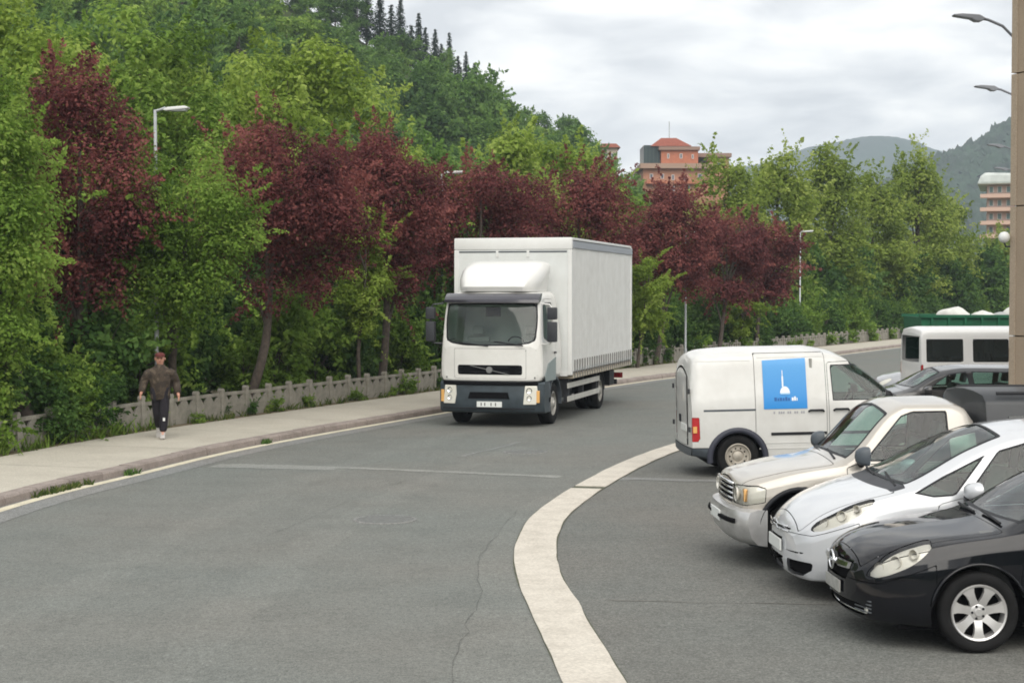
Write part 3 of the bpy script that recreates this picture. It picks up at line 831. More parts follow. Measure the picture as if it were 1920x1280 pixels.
    sh.split(front_poly([(.30, .425), (.62, .435), (.60, .45), (.31, .44)], 0.5)).sides('bumper_slit', M_VOID, root, -0.008)
    sh.split(front_poly([(-.20, .50), (.20, .50), (.24, .545), (-.24, .545)], 0.4, full=True)).build('nose_slot', M_VOID, root, -0.015)
    sh.split(front_poly([(0, .615), (.38, .63), (.40, .65), (0, .637)], 0.35)).build('grille', M_VOID, root, -0.012)
    bump = sh.split(lambda q: np.maximum(q.sb - 0.60, q.z - 0.615 - 0.35 * np.maximum(q.sb - .2, 0)), 0.003)
    bump.build('front_bumper', body, root)
    cowl = sh.split(lambda q: np.maximum.reduce([q.edge + 0.02, q.sb - 1.06, 0.83 + 0.10 * (q.y / .75)**2 - q.sb, 0.75 - q.z]), 0.0)
    cowl.build('scuttle_panel', M_DARK, root, -0.006)
    bon = sh.split(lambda q: np.maximum.reduce([q.edge + 0.0, q.sb - 0.95, 0.10 - q.sb, 0.5 - q.z]), 0.003)
    bon.build('bonnet', body, root)
    for pts in ([(1.34, .32), (1.30, .60), (1.34, .93), (1.55, .985), (2.62, 1.015), (2.66, .6), (2.62, .32)], [(2.68, .32), (2.72, .6), (2.68, 1.015), (3.56, 1.035), (3.46, .8), (3.26, .56), (3.22, .32)]):
        sh.split(side_poly(pts, 0.5, False), 0.003).sides('door', body, root)
    sh.split(lambda q: np.maximum.reduce([4.20 - q.sb, q.z - 1.0, 0.68 - q.z, 0.5 - np.abs(q.y)]), 0.002).sides('tail_light', M_RED, root)
    sh.build('body', body, root)
    car_base(root, L, W)
    nx = L / 2
    ch = MB()
    for dz in (0, -0.045):
        for sgn in (-1, 1):
            ch.tube([(nx + 0.012 - 0.30 * (y / .9)**2.3, sgn * y, 0.655 + dz - 0.0 + (0.03 if y < 0.06 else 0) + 0.03 * y) for y in (0.0, .05, .12, .25, .38)], 0.008, 6)
    ch.build('chevron_badge', M_CHROME, root, smooth=True)
    plate(root, nx + 0.012, 0, 0.47)
    for sgn in (-1, 1):
        for sw in (0.93, 3.66):
            wheel_well(root, nx - sw, 0.325, 0.385, sgn * 0.50, sgn * 0.87)
            make_wheel(root, nx - sw, sgn * 0.80, 0.325, 0.215, 0.22, 'six', sgn)
        mirror(root, nx - 1.62, sgn * 0.86, 1.07, sgn, body, 0.24, 0.17)
        MB().box(nx - 2.52, nx - 2.30, sgn * 0.895, sgn * 0.935, .90, .93).build('door_handle', body, root, bevel=0.008)
    cabin(root, -1.3, 1.1, 0.72, 0.30, 1.0, 0.75, M_INT)
    for y in (-0.37, 0.37): seat(root, 0.20, y, 0.48, M_INTL)
    for y in (-0.5, 0, 0.5): seat(root, -0.80, y, 0.48, M_INTL, 0.44)
    wp = MB(); wp.tube([(nx - 1.0, 0.62, 1.075), (nx - 1.05, 0.1, 1.145)], 0.012, 5); wp.tube([(nx - 0.98, -0.05, 1.11), (nx - 1.05, -0.6, 1.125)], 0.012, 5)
    wp.build('wiper', M_BLACK, root)
    return root

def beige_pickup():
    Lc, W = 2.55, 1.70
    w = lambda s: s if s <= .3 else (.3 + (s - .3) * .8 if s < 1.15 else s - .17)
    ww = lambda pts: [(w(a), b) for a, b in pts]
    root = thing('beige_pickup_truck', 'champagne silver pickup truck with chrome bumper and dark rear canopy', 'pickup', (0, 0, 0), 0)
    P = {
        'zb': [(0, .50), (.03, .46), (.10, .44), (.5, .42), (1.3, .40), (2.72, .40)],
        'wb': [(0, .66), (.05, .74), (.2, .78), (.6, .81), (2.72, .81)],
        'zm': [(0, .62), (.1, .63), (.6, .66), (2.72, .70)],
        'wm': [(0, .70), (.05, .77), (.2, .81), (.6, .845), (2.72, .845)],
        'zs': [(0, .80), (.06, .84), (.3, .91), (.7, .98), (1.2, 1.04), (2.0, 1.09), (2.72, 1.10)],
        'ws': [(0, .66), (.05, .73), (.2, .77), (.6, .80), (1.2, .815), (2.0, .82), (2.72, .815)],
        'zr': [(0, .83), (.06, .90), (.3, .97), (.7, 1.035), (1.15, 1.085), (1.30, 1.13), (1.85, 1.64), (2.0, 1.70), (2.45, 1.70), (2.62, 1.66), (2.72, 1.54)],
        'wr': [(0, .56), (.05, .63), (.2, .66), (.6, .70), (1.15, .73), (1.30, .735), (1.85, .66), (2.0, .645), (2.45, .64), (2.62, .64), (2.72, .63)],
        'zc': [(0, .86), (.06, .94), (.3, 1.01), (.7, 1.075), (1.10, 1.12), (1.22, 1.15), (1.80, 1.69), (2.0, 1.755), (2.45, 1.765), (2.62, 1.73), (2.72, 1.60)],
    }
    P = {k: ww(v) for k, v in P.items()}
    sh = loft(Lc, P, [0, .03, .04, .10, .04, .045, .14, 0], W / 2, bow_f=0.12, bow_r=0.0)
    L = 4.78
    sh.V[:, 0] += L / 2 - Lc / 2
    nx = L / 2
    body = paint('paint_champagne', (0.46, 0.43, 0.385), 0.30, metal=0.30, coat=0.9, dust=0.22)
    sw = 0.66
    sh.split(lambda q: np.maximum(np.hypot(q.sb - sw, q.z - 0.40) - 0.43, 0.5 - np.abs(q.y)))
    glaze(sh, side_poly(ww([(1.50, 1.13), (1.92, 1.60), (2.05, 1.645), (2.42, 1.65), (2.43, 1.13)]), 0.4, False), root)
    glaze(sh, lambda q: np.maximum.reduce([w(1.27) + 0.06 * (q.y / .7)**2 - q.sb, q.sb - w(1.80), q.edge + 0.05, 0.75 - q.z]), root, False, 'windscreen', trim=0.028)
    lights = sh.split(front_poly([(.42, .665), (.74, .665), (.80, .70), (.80, .84), (.74, .875), (.42, .86)], 0.30), 0.002)
    for half in (lights.split(lambda q: -q.y), lights):
        h = half.build('headlight', M_LENSW, root, -0.02)
        if h is not None:
            half.build('lens', M_GLASSL, h, 0.0)
            sg = 1 if half.V[:, 1].mean() > 0 else -1
            MB().lathe([(.075, 0.02), (.07, 0.0), (.05, -0.03), (0.001, -0.045)], 20, axis='x', cx=nx - 0.045, cy=sg * 0.53, cz=.765).build('reflector', M_LENSD, h, smooth=True)
            MB().box(nx - 0.12, nx - 0.082, sg * 0.66 - 0.045, sg * 0.66 + 0.045, .70, .835).build('indicator', M_AMBER, h, bevel=0.01)
    sh.split(front_poly([(0, .66), (.40, .66), (.40, .855), (0, .86)], 0.3)).build('grille', M_VOID, root, -0.03)
    bon = sh.split(lambda q: np.maximum.reduce([q.edge + 0.02, q.sb - w(1.20), 0.03 - q.sb, 0.7 - q.z]), 0.004)
    bon.build('bonnet', body, root)
    sh.split(side_poly(ww([(1.32, .44), (1.32, 1.06), (1.42, 1.10), (2.44, 1.115), (2.46, .44)]), 0.5, False), 0.004).sides('door', body, root)
    sh.build('cab', body, root)
    g = MB()
    for zz in (.70, .755, .81): g.tube([(nx - 0.005 - 0.14 * (abs(y) / .85)**2.4, y, zz) for y in (-.4, -.2, 0, .2, .4)], 0.012, 6)
    g.tube([(nx + 0.005 - 0.14 * (abs(y) / .85)**2.4, y, .865) for y in (-.42, -.2, 0, .2, .42)], 0.016, 6)
    g.build('grille_bars', M_CHROME, root, smooth=True)
    # wrap-round bumper with black overrider
    b = MB(); n = 20; v = []; f = []
    prof = [(-0.12, .25), (-0.02, .265), (0.05, .34), (0.085, .46), (0.085, .55), (0.06, .61), (-0.02, .635), (-0.12, .63)]
    for i in range(n + 1):
        t = -1 + 2 * i / n; y = 0.87 * t; back = 0.13 * abs(t)**5 + 0.05 * t * t
        for dx, dz in prof: v.append((nx + dx - back, y * (1 - 0.015 * (dx < 0)), dz))
    k = len(prof)
    for i in range(n):
        for j in range(k): f.append((i * k + j, i * k + (j + 1) % k, i * k + k + (j + 1) % k, i * k + k + j))
    f += [tuple(range(k)), tuple(range(n * k, n * k + k))[::-1]]
    bo = b.add(v, f).build('front_bumper', plain('bumper_silver', (0.55, 0.545, 0.54), 0.28, metal=0.55, noise=0.2), root, auto=40)
    for sgn in (-1, 1):
        MB().tube([(nx + 0.088 - 0.13 * abs(t)**5 - 0.05 * t * t, sgn * 0.87 * t, .50) for t in (.25, .4, .55, .7, .8)], 0.028, 6).build('bumper_slot', M_VOID, bo)
        MB().prism([(nx - 0.35, .32), (nx - 0.12, .32), (nx - 0.14, .24), (nx - 0.3, .22)], sgn * 0.25, sgn * 0.72).build('valance', M_GREYPL, bo, bevel=0.01)
    plate(root, nx + 0.092, 0, 0.50)
    car_base(root, L, W, 0.28, 0.50, 0.3, 0.3)
    # load bed with wheel-arch cut and canopy
    x1, x0 = nx - 2.59, -nx
    for sgn in (-1, 1):
        pts = [(x1, .46), (x1, 1.10), (x0, 1.10), (x0, .46)]
        wx = nx - 3.58
        arch = [(wx + 0.43 * math.cos(a), 0.40 + 0.43 * math.sin(a)) for a in np.linspace(math.pi - 0.14, 0.14, 14)]
        MB().prism(pts + arch, sgn * 0.79, sgn * 0.84).build('bed_side', body, root)
        for sx in (sw, 3.58):
            wheel_well(root, nx - sx, 0.40, 0.43, sgn * 0.45, sgn * 0.80)
            make_wheel(root, nx - sx, sgn * 0.73, 0.36, 0.235, 0.20, 'six', sgn)
        # black flares
        for sx in (sw, 3.58):
            pts = [(nx - sx + 0.45 * math.cos(a), sgn * 0.835, 0.40 + 0.45 * math.sin(a)) for a in np.linspace(0.12, math.pi - 0.12, 18)]
            MB().tube(pts, 0.024, 7).build('wheel_flare', M_BLACK, root, smooth=True)
        mirror(root, nx - 1.29, sgn * 0.80, 1.20, sgn, M_GREYPL, 0.18, 0.20)
        MB().box(nx - 2.17, nx - 2.01, sgn * 0.825, sgn * 0.86, 1.0, 1.03).build('door_handle', M_BLACK, root, bevel=0.006)
        MB().box(x0 - 0.02, x0 + 0.03, sgn * 0.70 - 0.07, sgn * 0.70 + 0.07, .72, 1.0).build('tail_light', M_RED, root, bevel=0.008)
    MB().box(x0, x0 + 0.05, -0.62, 0.62, .50, 1.10).build('tailgate', body, root, bevel=0.01)
    MB().box(x0 + 0.05, x1, -0.79, 0.79, .60, .66).build('bed_floor', M_DARK, root)
    MB().box(x1 - 0.04, x1, -0.79, 0.79, .50, 1.10).build('bed_front', body, root)
    cy = MB()
    sec = [(-.80, 1.115), (-.78, 1.40), (-.70, 1.74), (-.60, 1.81), (-.3, 1.845), (0, 1.855), (.3, 1.845), (.60, 1.81), (.70, 1.74), (.78, 1.40), (.80, 1.115)]
    cy.prism(sec, x1 - 0.06, x0 + 0.02, 'x')
    can = cy.build('canopy', plain('canopy_grey', (0.024, 0.027, 0.031), 0.5, coat=0.15, noise=0.15), root, bevel=0.03, smooth=True)
    for sgn in (-1, 1):
        w = MB().prism([(x1 - 0.25, 1.30), (x1 - 0.30, 1.60), (x0 + 0.30, 1.60), (x0 + 0.25, 1.30)], -0.006, 0.006)
        wo = w.build('canopy_window', M_GLASSD, can); wo.location = (0, sgn * 0.765, 0.0); wo.rotation_euler = (sgn * R(12), 0, 0)
        wo.location.z += 0.02; wo.location.y = sgn * (0.765 + 0.31)
        wo.location = (0, sgn * (0.770 + math.tan(R(12)) * 1.42), 0.03)
        r = MB().tube([(x1 - 0.2, sgn * 0.64, 1.83), (x0 + 0.2, sgn * 0.64, 1.83)], 0.018, 6).build('roof_rail', M_BLACK, can)
    cabin(root, nx - 2.43, nx - 1.08, 0.66, 0.45, 1.13, nx - 1.45, M_INT)
    for y in (-0.36, 0.36): seat(root, nx - 1.98, y, 0.62, M_INT, 0.48, 0.12)
    wp = MB(); wp.tube([(nx - 1.08, 0.55, 1.135), (nx - 1.13, 0.05, 1.19)], 0.013, 5); wp.tube([(nx - 1.08, -0.05, 1.15), (nx - 1.13, -0.55, 1.165)], 0.013, 5)
    wp.build('wiper', M_BLACK, root)
    return root

def white_van():
    L, W = 4.30, 1.80
    root = thing('white_panel_van', 'white panel van with blue poster on its sliding door', 'van', (0, 0, 0), 0)
    P = {
        'zb': [(0, .40), (.03, .30), (.10, .24), (.5, .22), (3.70, .26), (4.10, .34), (4.30, .38)],
        'wb': [(0, .52), (.05, .68), (.2, .78), (.6, .86), (4.00, .86), (4.30, .83)],
        'zm': [(0, .50), (.1, .52), (.6, .58), (4.30, .66)],
        'wm': [(0, .56), (.05, .72), (.2, .81), (.6, .89), (1.2, .90), (4.00, .90), (4.25, .875), (4.30, .85)],
        'zs': [(0, .66), (.06, .74), (.3, .86), (.7, .98), (1.0, 1.05), (1.5, 1.10), (2.2, 1.15), (4.30, 1.15)],
        'ws': [(0, .52), (.05, .67), (.2, .75), (.6, .81), (1.0, .84), (2.0, .885), (4.00, .885), (4.25, .865), (4.30, .84)],
        'zr': [(0, .69), (.06, .80), (.3, .94), (.6, 1.06), (.82, 1.14), (1.0, 1.26), (1.6, 1.72), (2.0, 1.90), (2.4, 1.945), (3.4, 1.945), (4.00, 1.92), (4.18, 1.88), (4.26, 1.78), (4.30, 1.60)],
        'wr': [(0, .44), (.05, .58), (.2, .63), (.6, .70), (.82, .74), (1.0, .75), (1.6, .70), (2.0, .71), (2.4, .74), (3.4, .75), (4.00, .74), (4.20, .72), (4.30, .70)],
        'zc': [(0, .71), (.06, .84), (.3, .98), (.6, 1.10), (.74, 1.15), (.9, 1.25), (1.55, 1.78), (1.95, 1.98), (2.4, 2.05), (3.4, 2.05), (4.00, 2.02), (4.18, 1.97), (4.26, 1.87), (4.30, 1.66)],
    }
    sh = loft(L, P, DEL, W / 2, bow_f=0.22, bow_r=0.05)
    body = paint('paint_van_white', (0.64, 0.64, 0.62), 0.34, coat=0.6, dust=0.24)
    carriage = bpy.data.objects.new('bodywork', None); COL.objects.link(carriage); carriage.parent = root
    carriage.empty_display_size = 0.2
    nx = L / 2
    RA, FA = 4.50 - 0.95, 0.88
    for sw in (FA, RA):
        sh.split(lambda q: np.maximum(np.hypot(q.sb - sw, q.z - 0.33) - 0.40, 0.55 - np.abs(q.y)))
    bv = bvh_of(sh)
    S = lambda s: 4.50 - s                                # measures taken from the tail
    glaze(sh, side_poly([(S(2.47), 1.20), (S(2.45), 1.76), (S(2.88), 1.76), (S(3.08), 1.70), (S(3.54), 1.30), (S(3.56), 1.20)], 0.4, False), carriage)
    glaze(sh, lambda q: np.maximum.reduce([0.90 + 0.08 * (q.y / .7)**2 - q.sb, q.sb - 1.72, q.edge + 0.035, 0.75 - q.z]), carriage, False, 'windscreen', trim=0.028)
    tl = sh.split(lambda q: np.maximum(poly_sdf([(S(.36), .60), (S(.35), .98), (S(-.1), 0.98), (S(-.1), .60)], q.sb, q.z), 0.815 - np.abs(q.y)), 0.002)
    for t in tl.sides('tail_light', M_RED, carriage):
        sg = 1 if t.data.vertices[0].co.y > 0 else -1
        MB().box(nx - S(.31) - 0.06, nx - S(.31) + 0.0, sg * 0.872 - 0.014, sg * 0.872 + 0.014, .74, .84).build('lamp_band', M_AMBER, t)
    bump = sh.split(lambda q: np.maximum(S(.60) - q.sb, q.z - 0.50), 0.003)
    bump.build('rear_bumper', M_GREYPL, carriage, 0.012)
    fb = sh.split(lambda q: np.maximum(q.sb - 0.5, q.z - 0.60), 0.003)
    fb.build('front_bumper', M_GREYPL, carriage, 0.008)
    hl = side_poly([(.16, .74), (.28, .90), (.48, 1.0), (.54, .98), (.44, .84), (.30, .74)], 0.3)
    sh.split(lambda q: np.maximum(hl(q), 0.38 - np.abs(q.y)), 0.002).sides('headlight', M_LENSW, carriage)
    sh.split(front_poly([(0, .66), (.40, .67), (.42, .78), (0, .80)], 0.35)).build('grille', M_VOID, carriage, -0.02)
    sh.split(lambda q: np.maximum.reduce([q.edge, q.sb - 0.80, 0.10 - q.sb, 0.6 - q.z]), 0.003).build('bonnet', body, carriage)
    # sliding door, front door, rear doors
    sl = sh.split(side_poly([(S(1.24), .32), (S(1.24), 1.96), (S(2.37), 1.96), (S(2.37), .32)], 0.5, False), 0.004).sides('sliding_door', body, carriage)
    fd = sh.split(side_poly([(S(2.41), .32), (S(2.40), 1.80), (S(2.90), 1.81), (S(3.13), 1.75), (S(3.62), 1.33), (S(3.62), .36)], 0.5, False), 0.004).sides('front_door', body, carriage)
    rd = sh.split(lambda q: np.maximum.reduce([4.285 - q.sb, np.abs(q.y) - 0.78, q.z - 1.86, 0.52 - q.z]), 0.003)
    rd.sides('rear_door', body, carriage)
    sh.build('panel_body', body, carriage)
    MB().box(-L / 2 + 0.3, L / 2 - 0.3, -0.72, 0.72, .20, .45).build('underbody', M_VOID, root)
    for sgn in (-1, 1):
        side_strip(bv, nx - S(.42), nx - S(1.24), 1.085, sgn, 0.035, 0.004, 'door_rail', M_GREYPL, carriage)
        side_strip(bv, nx - S(1.48), nx - S(2.36), 0.70, sgn, 0.05, 0.012, 'rub_strip', M_BLACK, carriage)
        side_strip(bv, nx - S(2.44), nx - S(3.45), 0.70, sgn, 0.05, 0.012, 'rub_strip', M_BLACK, carriage)
        for (a, b_, z_) in ((1.30, 2.34, .56), (1.30, 2.34, .47), (0.32, 1.18, 1.86), (1.30, 2.34, 1.90)):
            side_strip(bv, nx - S(a), nx - S(b_), z_, sgn, 0.022, 0.006, 'pressed_rib', body, carriage)
        side_strip(bv, nx - S(0.60), nx - S(0.62), 0.93, sgn, 0.13, 0.003, 'fuel_flap', body, carriage)
        for (a, z_) in ((2.08, 1.05), (2.48, 1.06)):
            hnd = MB(); yb = 0.893
            hnd.tube([(nx - S(a), sgn * yb, z_ - 0.01), (nx - S(a + .02), sgn * (yb + .03), z_ + 0.01), (nx - S(a + .22), sgn * (yb + .03), z_ + 0.01), (nx - S(a + .24), sgn * yb, z_ - 0.01)], 0.017, 6)
            hnd.build('door_handle', M_BLACK, carriage, smooth=True)
        for a, z_ in ((1.45, .89), (2.50, .89)):
            MB().lathe([(0.001, .006), (.018, .006), (.02, -.02)], 12, cx=nx - S(a), cy=sgn * 0.896, cz=z_).build('keyhole', M_DARK, carriage) if sgn > 0 else None
        for sw in (FA, RA):
            wheel_well(root, nx - sw, 0.33, 0.40, sgn * 0.48, sgn * 0.86)
            make_wheel(root, nx - sw, sgn * 0.775, 0.33, 0.195, 0.205, 'steel', sgn)
            # wide plastic arch
            v = []; f = []; n = 24
            for k in range(n + 1):
                a = R(-8) + R(196) * k / n
                for rr, dy in ((0.395, .875), (0.41, .925), (0.47, .925), (0.49, .885)):
                    v.append((nx - sw + rr * math.cos(a), sgn * dy, 0.33 + rr * math.sin(a)))
            for k in range(n):
                for j in range(3): f.append((k * 4 + j, k * 4 + j + 1, k * 4 + 5 + j, k * 4 + 4 + j))
            MB().add(v, f).build('wheel_arch_trim', plain('arch_plastic', (0.030, 0.033, 0.050), 0.55), carriage, smooth=True)
        mirror(carriage, nx - S(3.28), sgn * 0.86, 1.24, sgn, M_BLACK, 0.20, 0.24)
    # poster with its white spire on a dome and small lettering, a phone number in grey under it
    y0 = max(bv.ray_cast(Vector((nx - S(1.7), -3, z)), Vector((0, 1, 0)))[0].y * -1 for z in (1.15, 1.4))
    def on_side(s, z, off): 
        h = bv.ray_cast(Vector((nx - S(s), -3, z)), Vector((0, 1, 0)))[0]
        return (nx - S(s), h.y - off, z)
    def decal(name, mat, parent, s0, s1, z0, z1, off, nz=6, nsx=4, shear=0.0):
        v = []; f = []
        for i in range(nsx + 1):
            for j in range(nz + 1):
                s = s0 + (s1 - s0) * i / nsx
                v.append(on_side(s, z0 + (z1 - z0) * j / nz + shear * (s - s0) * j / nz, off))
        for i in range(nsx):
            for j in range(nz): f.append((i * (nz + 1) + j, (i + 1) * (nz + 1) + j, (i + 1) * (nz + 1) + j + 1, i * (nz + 1) + j + 1))
        return MB().add(v, f).build(name, mat, parent, smooth=True)
    m, n_, l_, p_ = new_mat('poster_blue')
    p_.inputs['Roughness'].default_value = 0.4
    tc = n_.new('ShaderNodeTexCoord'); sx = n_.new('ShaderNodeSeparateXYZ'); l_.new(tc.outputs['Object'], sx.inputs[0])
    mr = n_.new('ShaderNodeMapRange'); mr.inputs[1].default_value = 1.15; mr.inputs[2].default_value = 1.85; l_.new(sx.outputs[2], mr.inputs[0])
    mx = n_.new('ShaderNodeMixRGB'); mx.inputs[1].default_value = (0.015, 0.235, 0.62, 1); mx.inputs[2].default_value = (0.085, 0.34, 0.70, 1)
    l_.new(mr.outputs[0], mx.inputs[0]); l_.new(mx.outputs[0], p_.inputs['Base Color'])
    pale = plain('poster_border', (0.30, 0.55, 0.80), 0.5)
    po = decal('poster', m, carriage, 1.37, 2.06, 1.09, 1.85, 0.008, 16, 4, shear=0.04)
    wht = plain('poster_white', (0.80, 0.84, 0.86), 0.5)
    dkb = plain('poster_dark_blue', (0.005, 0.10, 0.33), 0.5)
    bx = lambda s: s
    cx, r0 = 1.712, 0.078
    v = []; f = []
    for k in range(15):
        a = math.pi * k / 14; v.append(on_side(cx + r0 * math.cos(a), 1.335 + 0.105 * math.sin(a), 0.014))
    v.append(on_side(cx, 1.335, 0.014))
    for k in range(14): f.append((15, k, k + 1))
    MB().add(v, f).build('poster_dome', wht, po)
    decal('poster_spire', wht, po, 1.668, 1.692, 1.43, 1.60, 0.014, 6, 1)
    decal('poster_spire_tip', wht, po, 1.674, 1.686, 1.595, 1.69, 0.0145, 4, 1)
    decal('poster_dome_base', pale, po, 1.64, 1.79, 1.315, 1.337, 0.0145, 1, 4)
    for i, (a, b_, hh) in enumerate(((1.54, 1.578, .055), (1.59, 1.615, .045), (1.625, 1.66, .05), (1.672, 1.70, .045), (1.712, 1.745, .06), (1.757, 1.785, .045))):
        decal('poster_lettering', dkb, po, a, b_, 1.215, 1.215 + hh, 0.013, 1, 1)
    for i, (a, b_, hh) in enumerate(((1.815, 1.845, .05), (1.853, 1.88, .065), (1.89, 1.905, .045))):
        decal('poster_lettering', wht, po, a, b_, 1.215, 1.215 + hh, 0.013, 1, 1)
    gr = plain('print_grey', (0.33, 0.33, 0.36), 0.6)
    for a in (1.52, 1.60, 1.635, 1.67, 1.74, 1.775, 1.85, 1.885, 1.955, 1.99):
        decal('phone_number_print', gr, carriage, a, a + 0.024, 1.015, 1.05, 0.006, 1, 1)
    # rear door fittings
    MB().box(-nx - 0.02, -nx + 0.01, -0.03, 0.10, .86, .98).build('rear_latch', M_BLACK, carriage, bevel=0.006)
    for z_ in (.75, 1.35):
        for sgn in (-1, 1): MB().box(-nx - 0.012, -nx + 0.02, sgn * 0.80 - 0.02, sgn * 0.80 + 0.02, z_, z_ + .08).build('hinge', M_DARK, carriage, bevel=0.004)
    plate(carriage, -nx - 0.012, -0.35, 0.80)
    for y in (-0.38, 0.38): seat(root, 0.30, y, 0.58, M_INT, 0.48, 0.14)
    cabin(root, -0.2, 1.3, 0.72, 0.36, 1.16, 0.95, M_INT)
    MB().box(-0.26, -0.22, -0.78, 0.78, 0.4, 1.86).build('bulkhead', M_INTL, root)
    carriage.rotation_euler = (0, R(-1.1), 0)
    carriage.location = (0, 0, 0.0)
    return root

def simple_estate(name, label, col, L=4.5, W=1.76, H=1.46, group=None, metal=0.0, window=None):
    root = thing(name, label, 'car', (0, 0, 0), 0, group)
    P = {
        'zb': [(0, .38), (.04, .26), (.5, .2), (L - .5, .2), (L, .36)],
        'wb': [(0, .5), (.06, .68), (.3, .8), (.7, .85), (L - .5, .85), (L - .1, .76), (L, .6)],
        'zm': [(0, .48), (.6, .55), (L, .62)],
        'wm': [(0, .54), (.06, .72), (.3, .83), (.7, .88), (L - .5, .87), (L - .1, .8), (L, .64)],
        'zs': [(0, .6), (.06, .67), (.4, .79), (1.1, .9), (2.2, .95), (L - .2, .99), (L, .8)],
        'ws': [(0, .5), (.06, .66), (.3, .76), (.7, .81), (1.2, .845), (L - .5, .84), (L - .1, .76), (L, .6)],
        'zr': [(0, .63), (.06, .72), (.4, .86), (1.05, .97), (1.25, 1.04), (1.9, H - .12), (2.4, H - .06), (L - .8, H - .08), (L - .3, H - .22), (L - .08, .98), (L, .82)],
        'wr': [(0, .42), (.06, .56), (.3, .63), (1.05, .72), (1.25, .71), (1.9, .60), (2.4, .58), (L - .8, .58), (L - .3, .60), (L - .08, .64), (L, .5)],
        'zc': [(0, .66), (.06, .76), (.4, .89), (.98, .99), (1.15, 1.03), (1.85, H - .05), (2.4, H), (L - .8, H - .02), (L - .3, H - .17), (L - .08, 1.0), (L, .85)],
    }
    sh = loft(L, P, DEL, W / 2, bow_f=0.24, bow_r=0.14, ds=0.06)
    body = paint('paint_' + name, col, 0.28, metal=metal, coat=0.9, dust=0.12)
    for sw in (.92, L - .95):
        sh.split(lambda q: np.maximum(np.hypot(q.sb - sw, q.z - 0.31) - 0.37, 0.5 - np.abs(q.y)))
    glaze(sh, side_poly([(1.50, .99), (1.98, H - .16), (2.35, H - .11), (2.38, 1.0)], 0.4, False), root)
    glaze(sh, side_poly([(2.46, 1.0), (2.44, H - .11), (3.3, H - .125), (3.34, 1.02)], 0.4, False), root)
    glaze(sh, side_poly([(3.42, 1.02), (3.40, H - .13), (L - .65, H - .17), (L - .38, 1.05)], 0.4, False), root)
    glaze(sh, lambda q: np.maximum.reduce([1.20 + 0.06 * (q.y / .7)**2 - q.sb, q.sb - 1.84, q.edge + 0.035, 0.75 - q.z]), root, False, 'windscreen', trim=0.03)
    glaze(sh, lambda q: np.maximum.reduce([L - .32 - q.sb, q.sb - L + .09, q.edge + 0.06, 0.75 - q.z]), root, False, 'rear_window', trim=0.03)
    hl = side_poly([(.13, .60), (.22, .70), (.42, .78), (.48, .76), (.36, .66), (.24, .60)], 0.3)
    sh.split(lambda q: np.maximum(hl(q), 0.40 - np.abs(q.y)), 0.002).sides('headlight', M_LENSW, root)
    sh.split(front_poly([(0, .60), (.36, .61), (.38, .68), (0, .69)], 0.35)).build('grille', M_VOID, root, -0.02)
    sh.split(front_poly([(0, .26), (.5, .27), (.5, .36), (0, .37)], 0.35)).build('lower_intake', M_VOID, root, -0.02)
    sh.split(lambda q: np.maximum.reduce([q.edge, q.sb - 1.10, 0.10 - q.sb, 0.5 - q.z]), 0.004).build('bonnet', body, root)
    for pts in ([(1.30, .30), (1.36, .92), (2.40, .985), (2.42, .30)], [(2.46, .30), (2.44, .985), (3.38, 1.0), (3.2, .6), (3.14, .30)]):
        sh.split(side_poly(pts, 0.5, False), 0.004).sides('door', body, root)
    sh.split(lambda q: np.maximum.reduce([L - .16 - q.sb, q.z - 0.98, 0.74 - q.z, 0.5 - np.abs(q.y)]), 0.002).sides('tail_light', M_RED, root)
    sh.build('body', body, root)
    car_base(root, L, W)
    nx = L / 2
    for sgn in (-1, 1):
        for sw in (.92, L - .95):
            wheel_well(root, nx - sw, 0.31, 0.37, sgn * 0.48, sgn * 0.83)
            make_wheel(root, nx - sw, sgn * 0.76, 0.31, 0.20, 0.20, 'six', sgn)
        mirror(root, nx - 1.5, sgn * 0.82, 1.0, sgn, body)
    cabin(root, -1.3, 1.1, 0.68, 0.28, 0.97, 0.85, M_INT)
    for y in (-0.36, 0.36): seat(root, 0.2, y, 0.42, M_INT)
    seat(root, -0.75, 0, 0.42, M_INT, 1.2)
    plate(root, nx + 0.01, 0, 0.43)
    return root

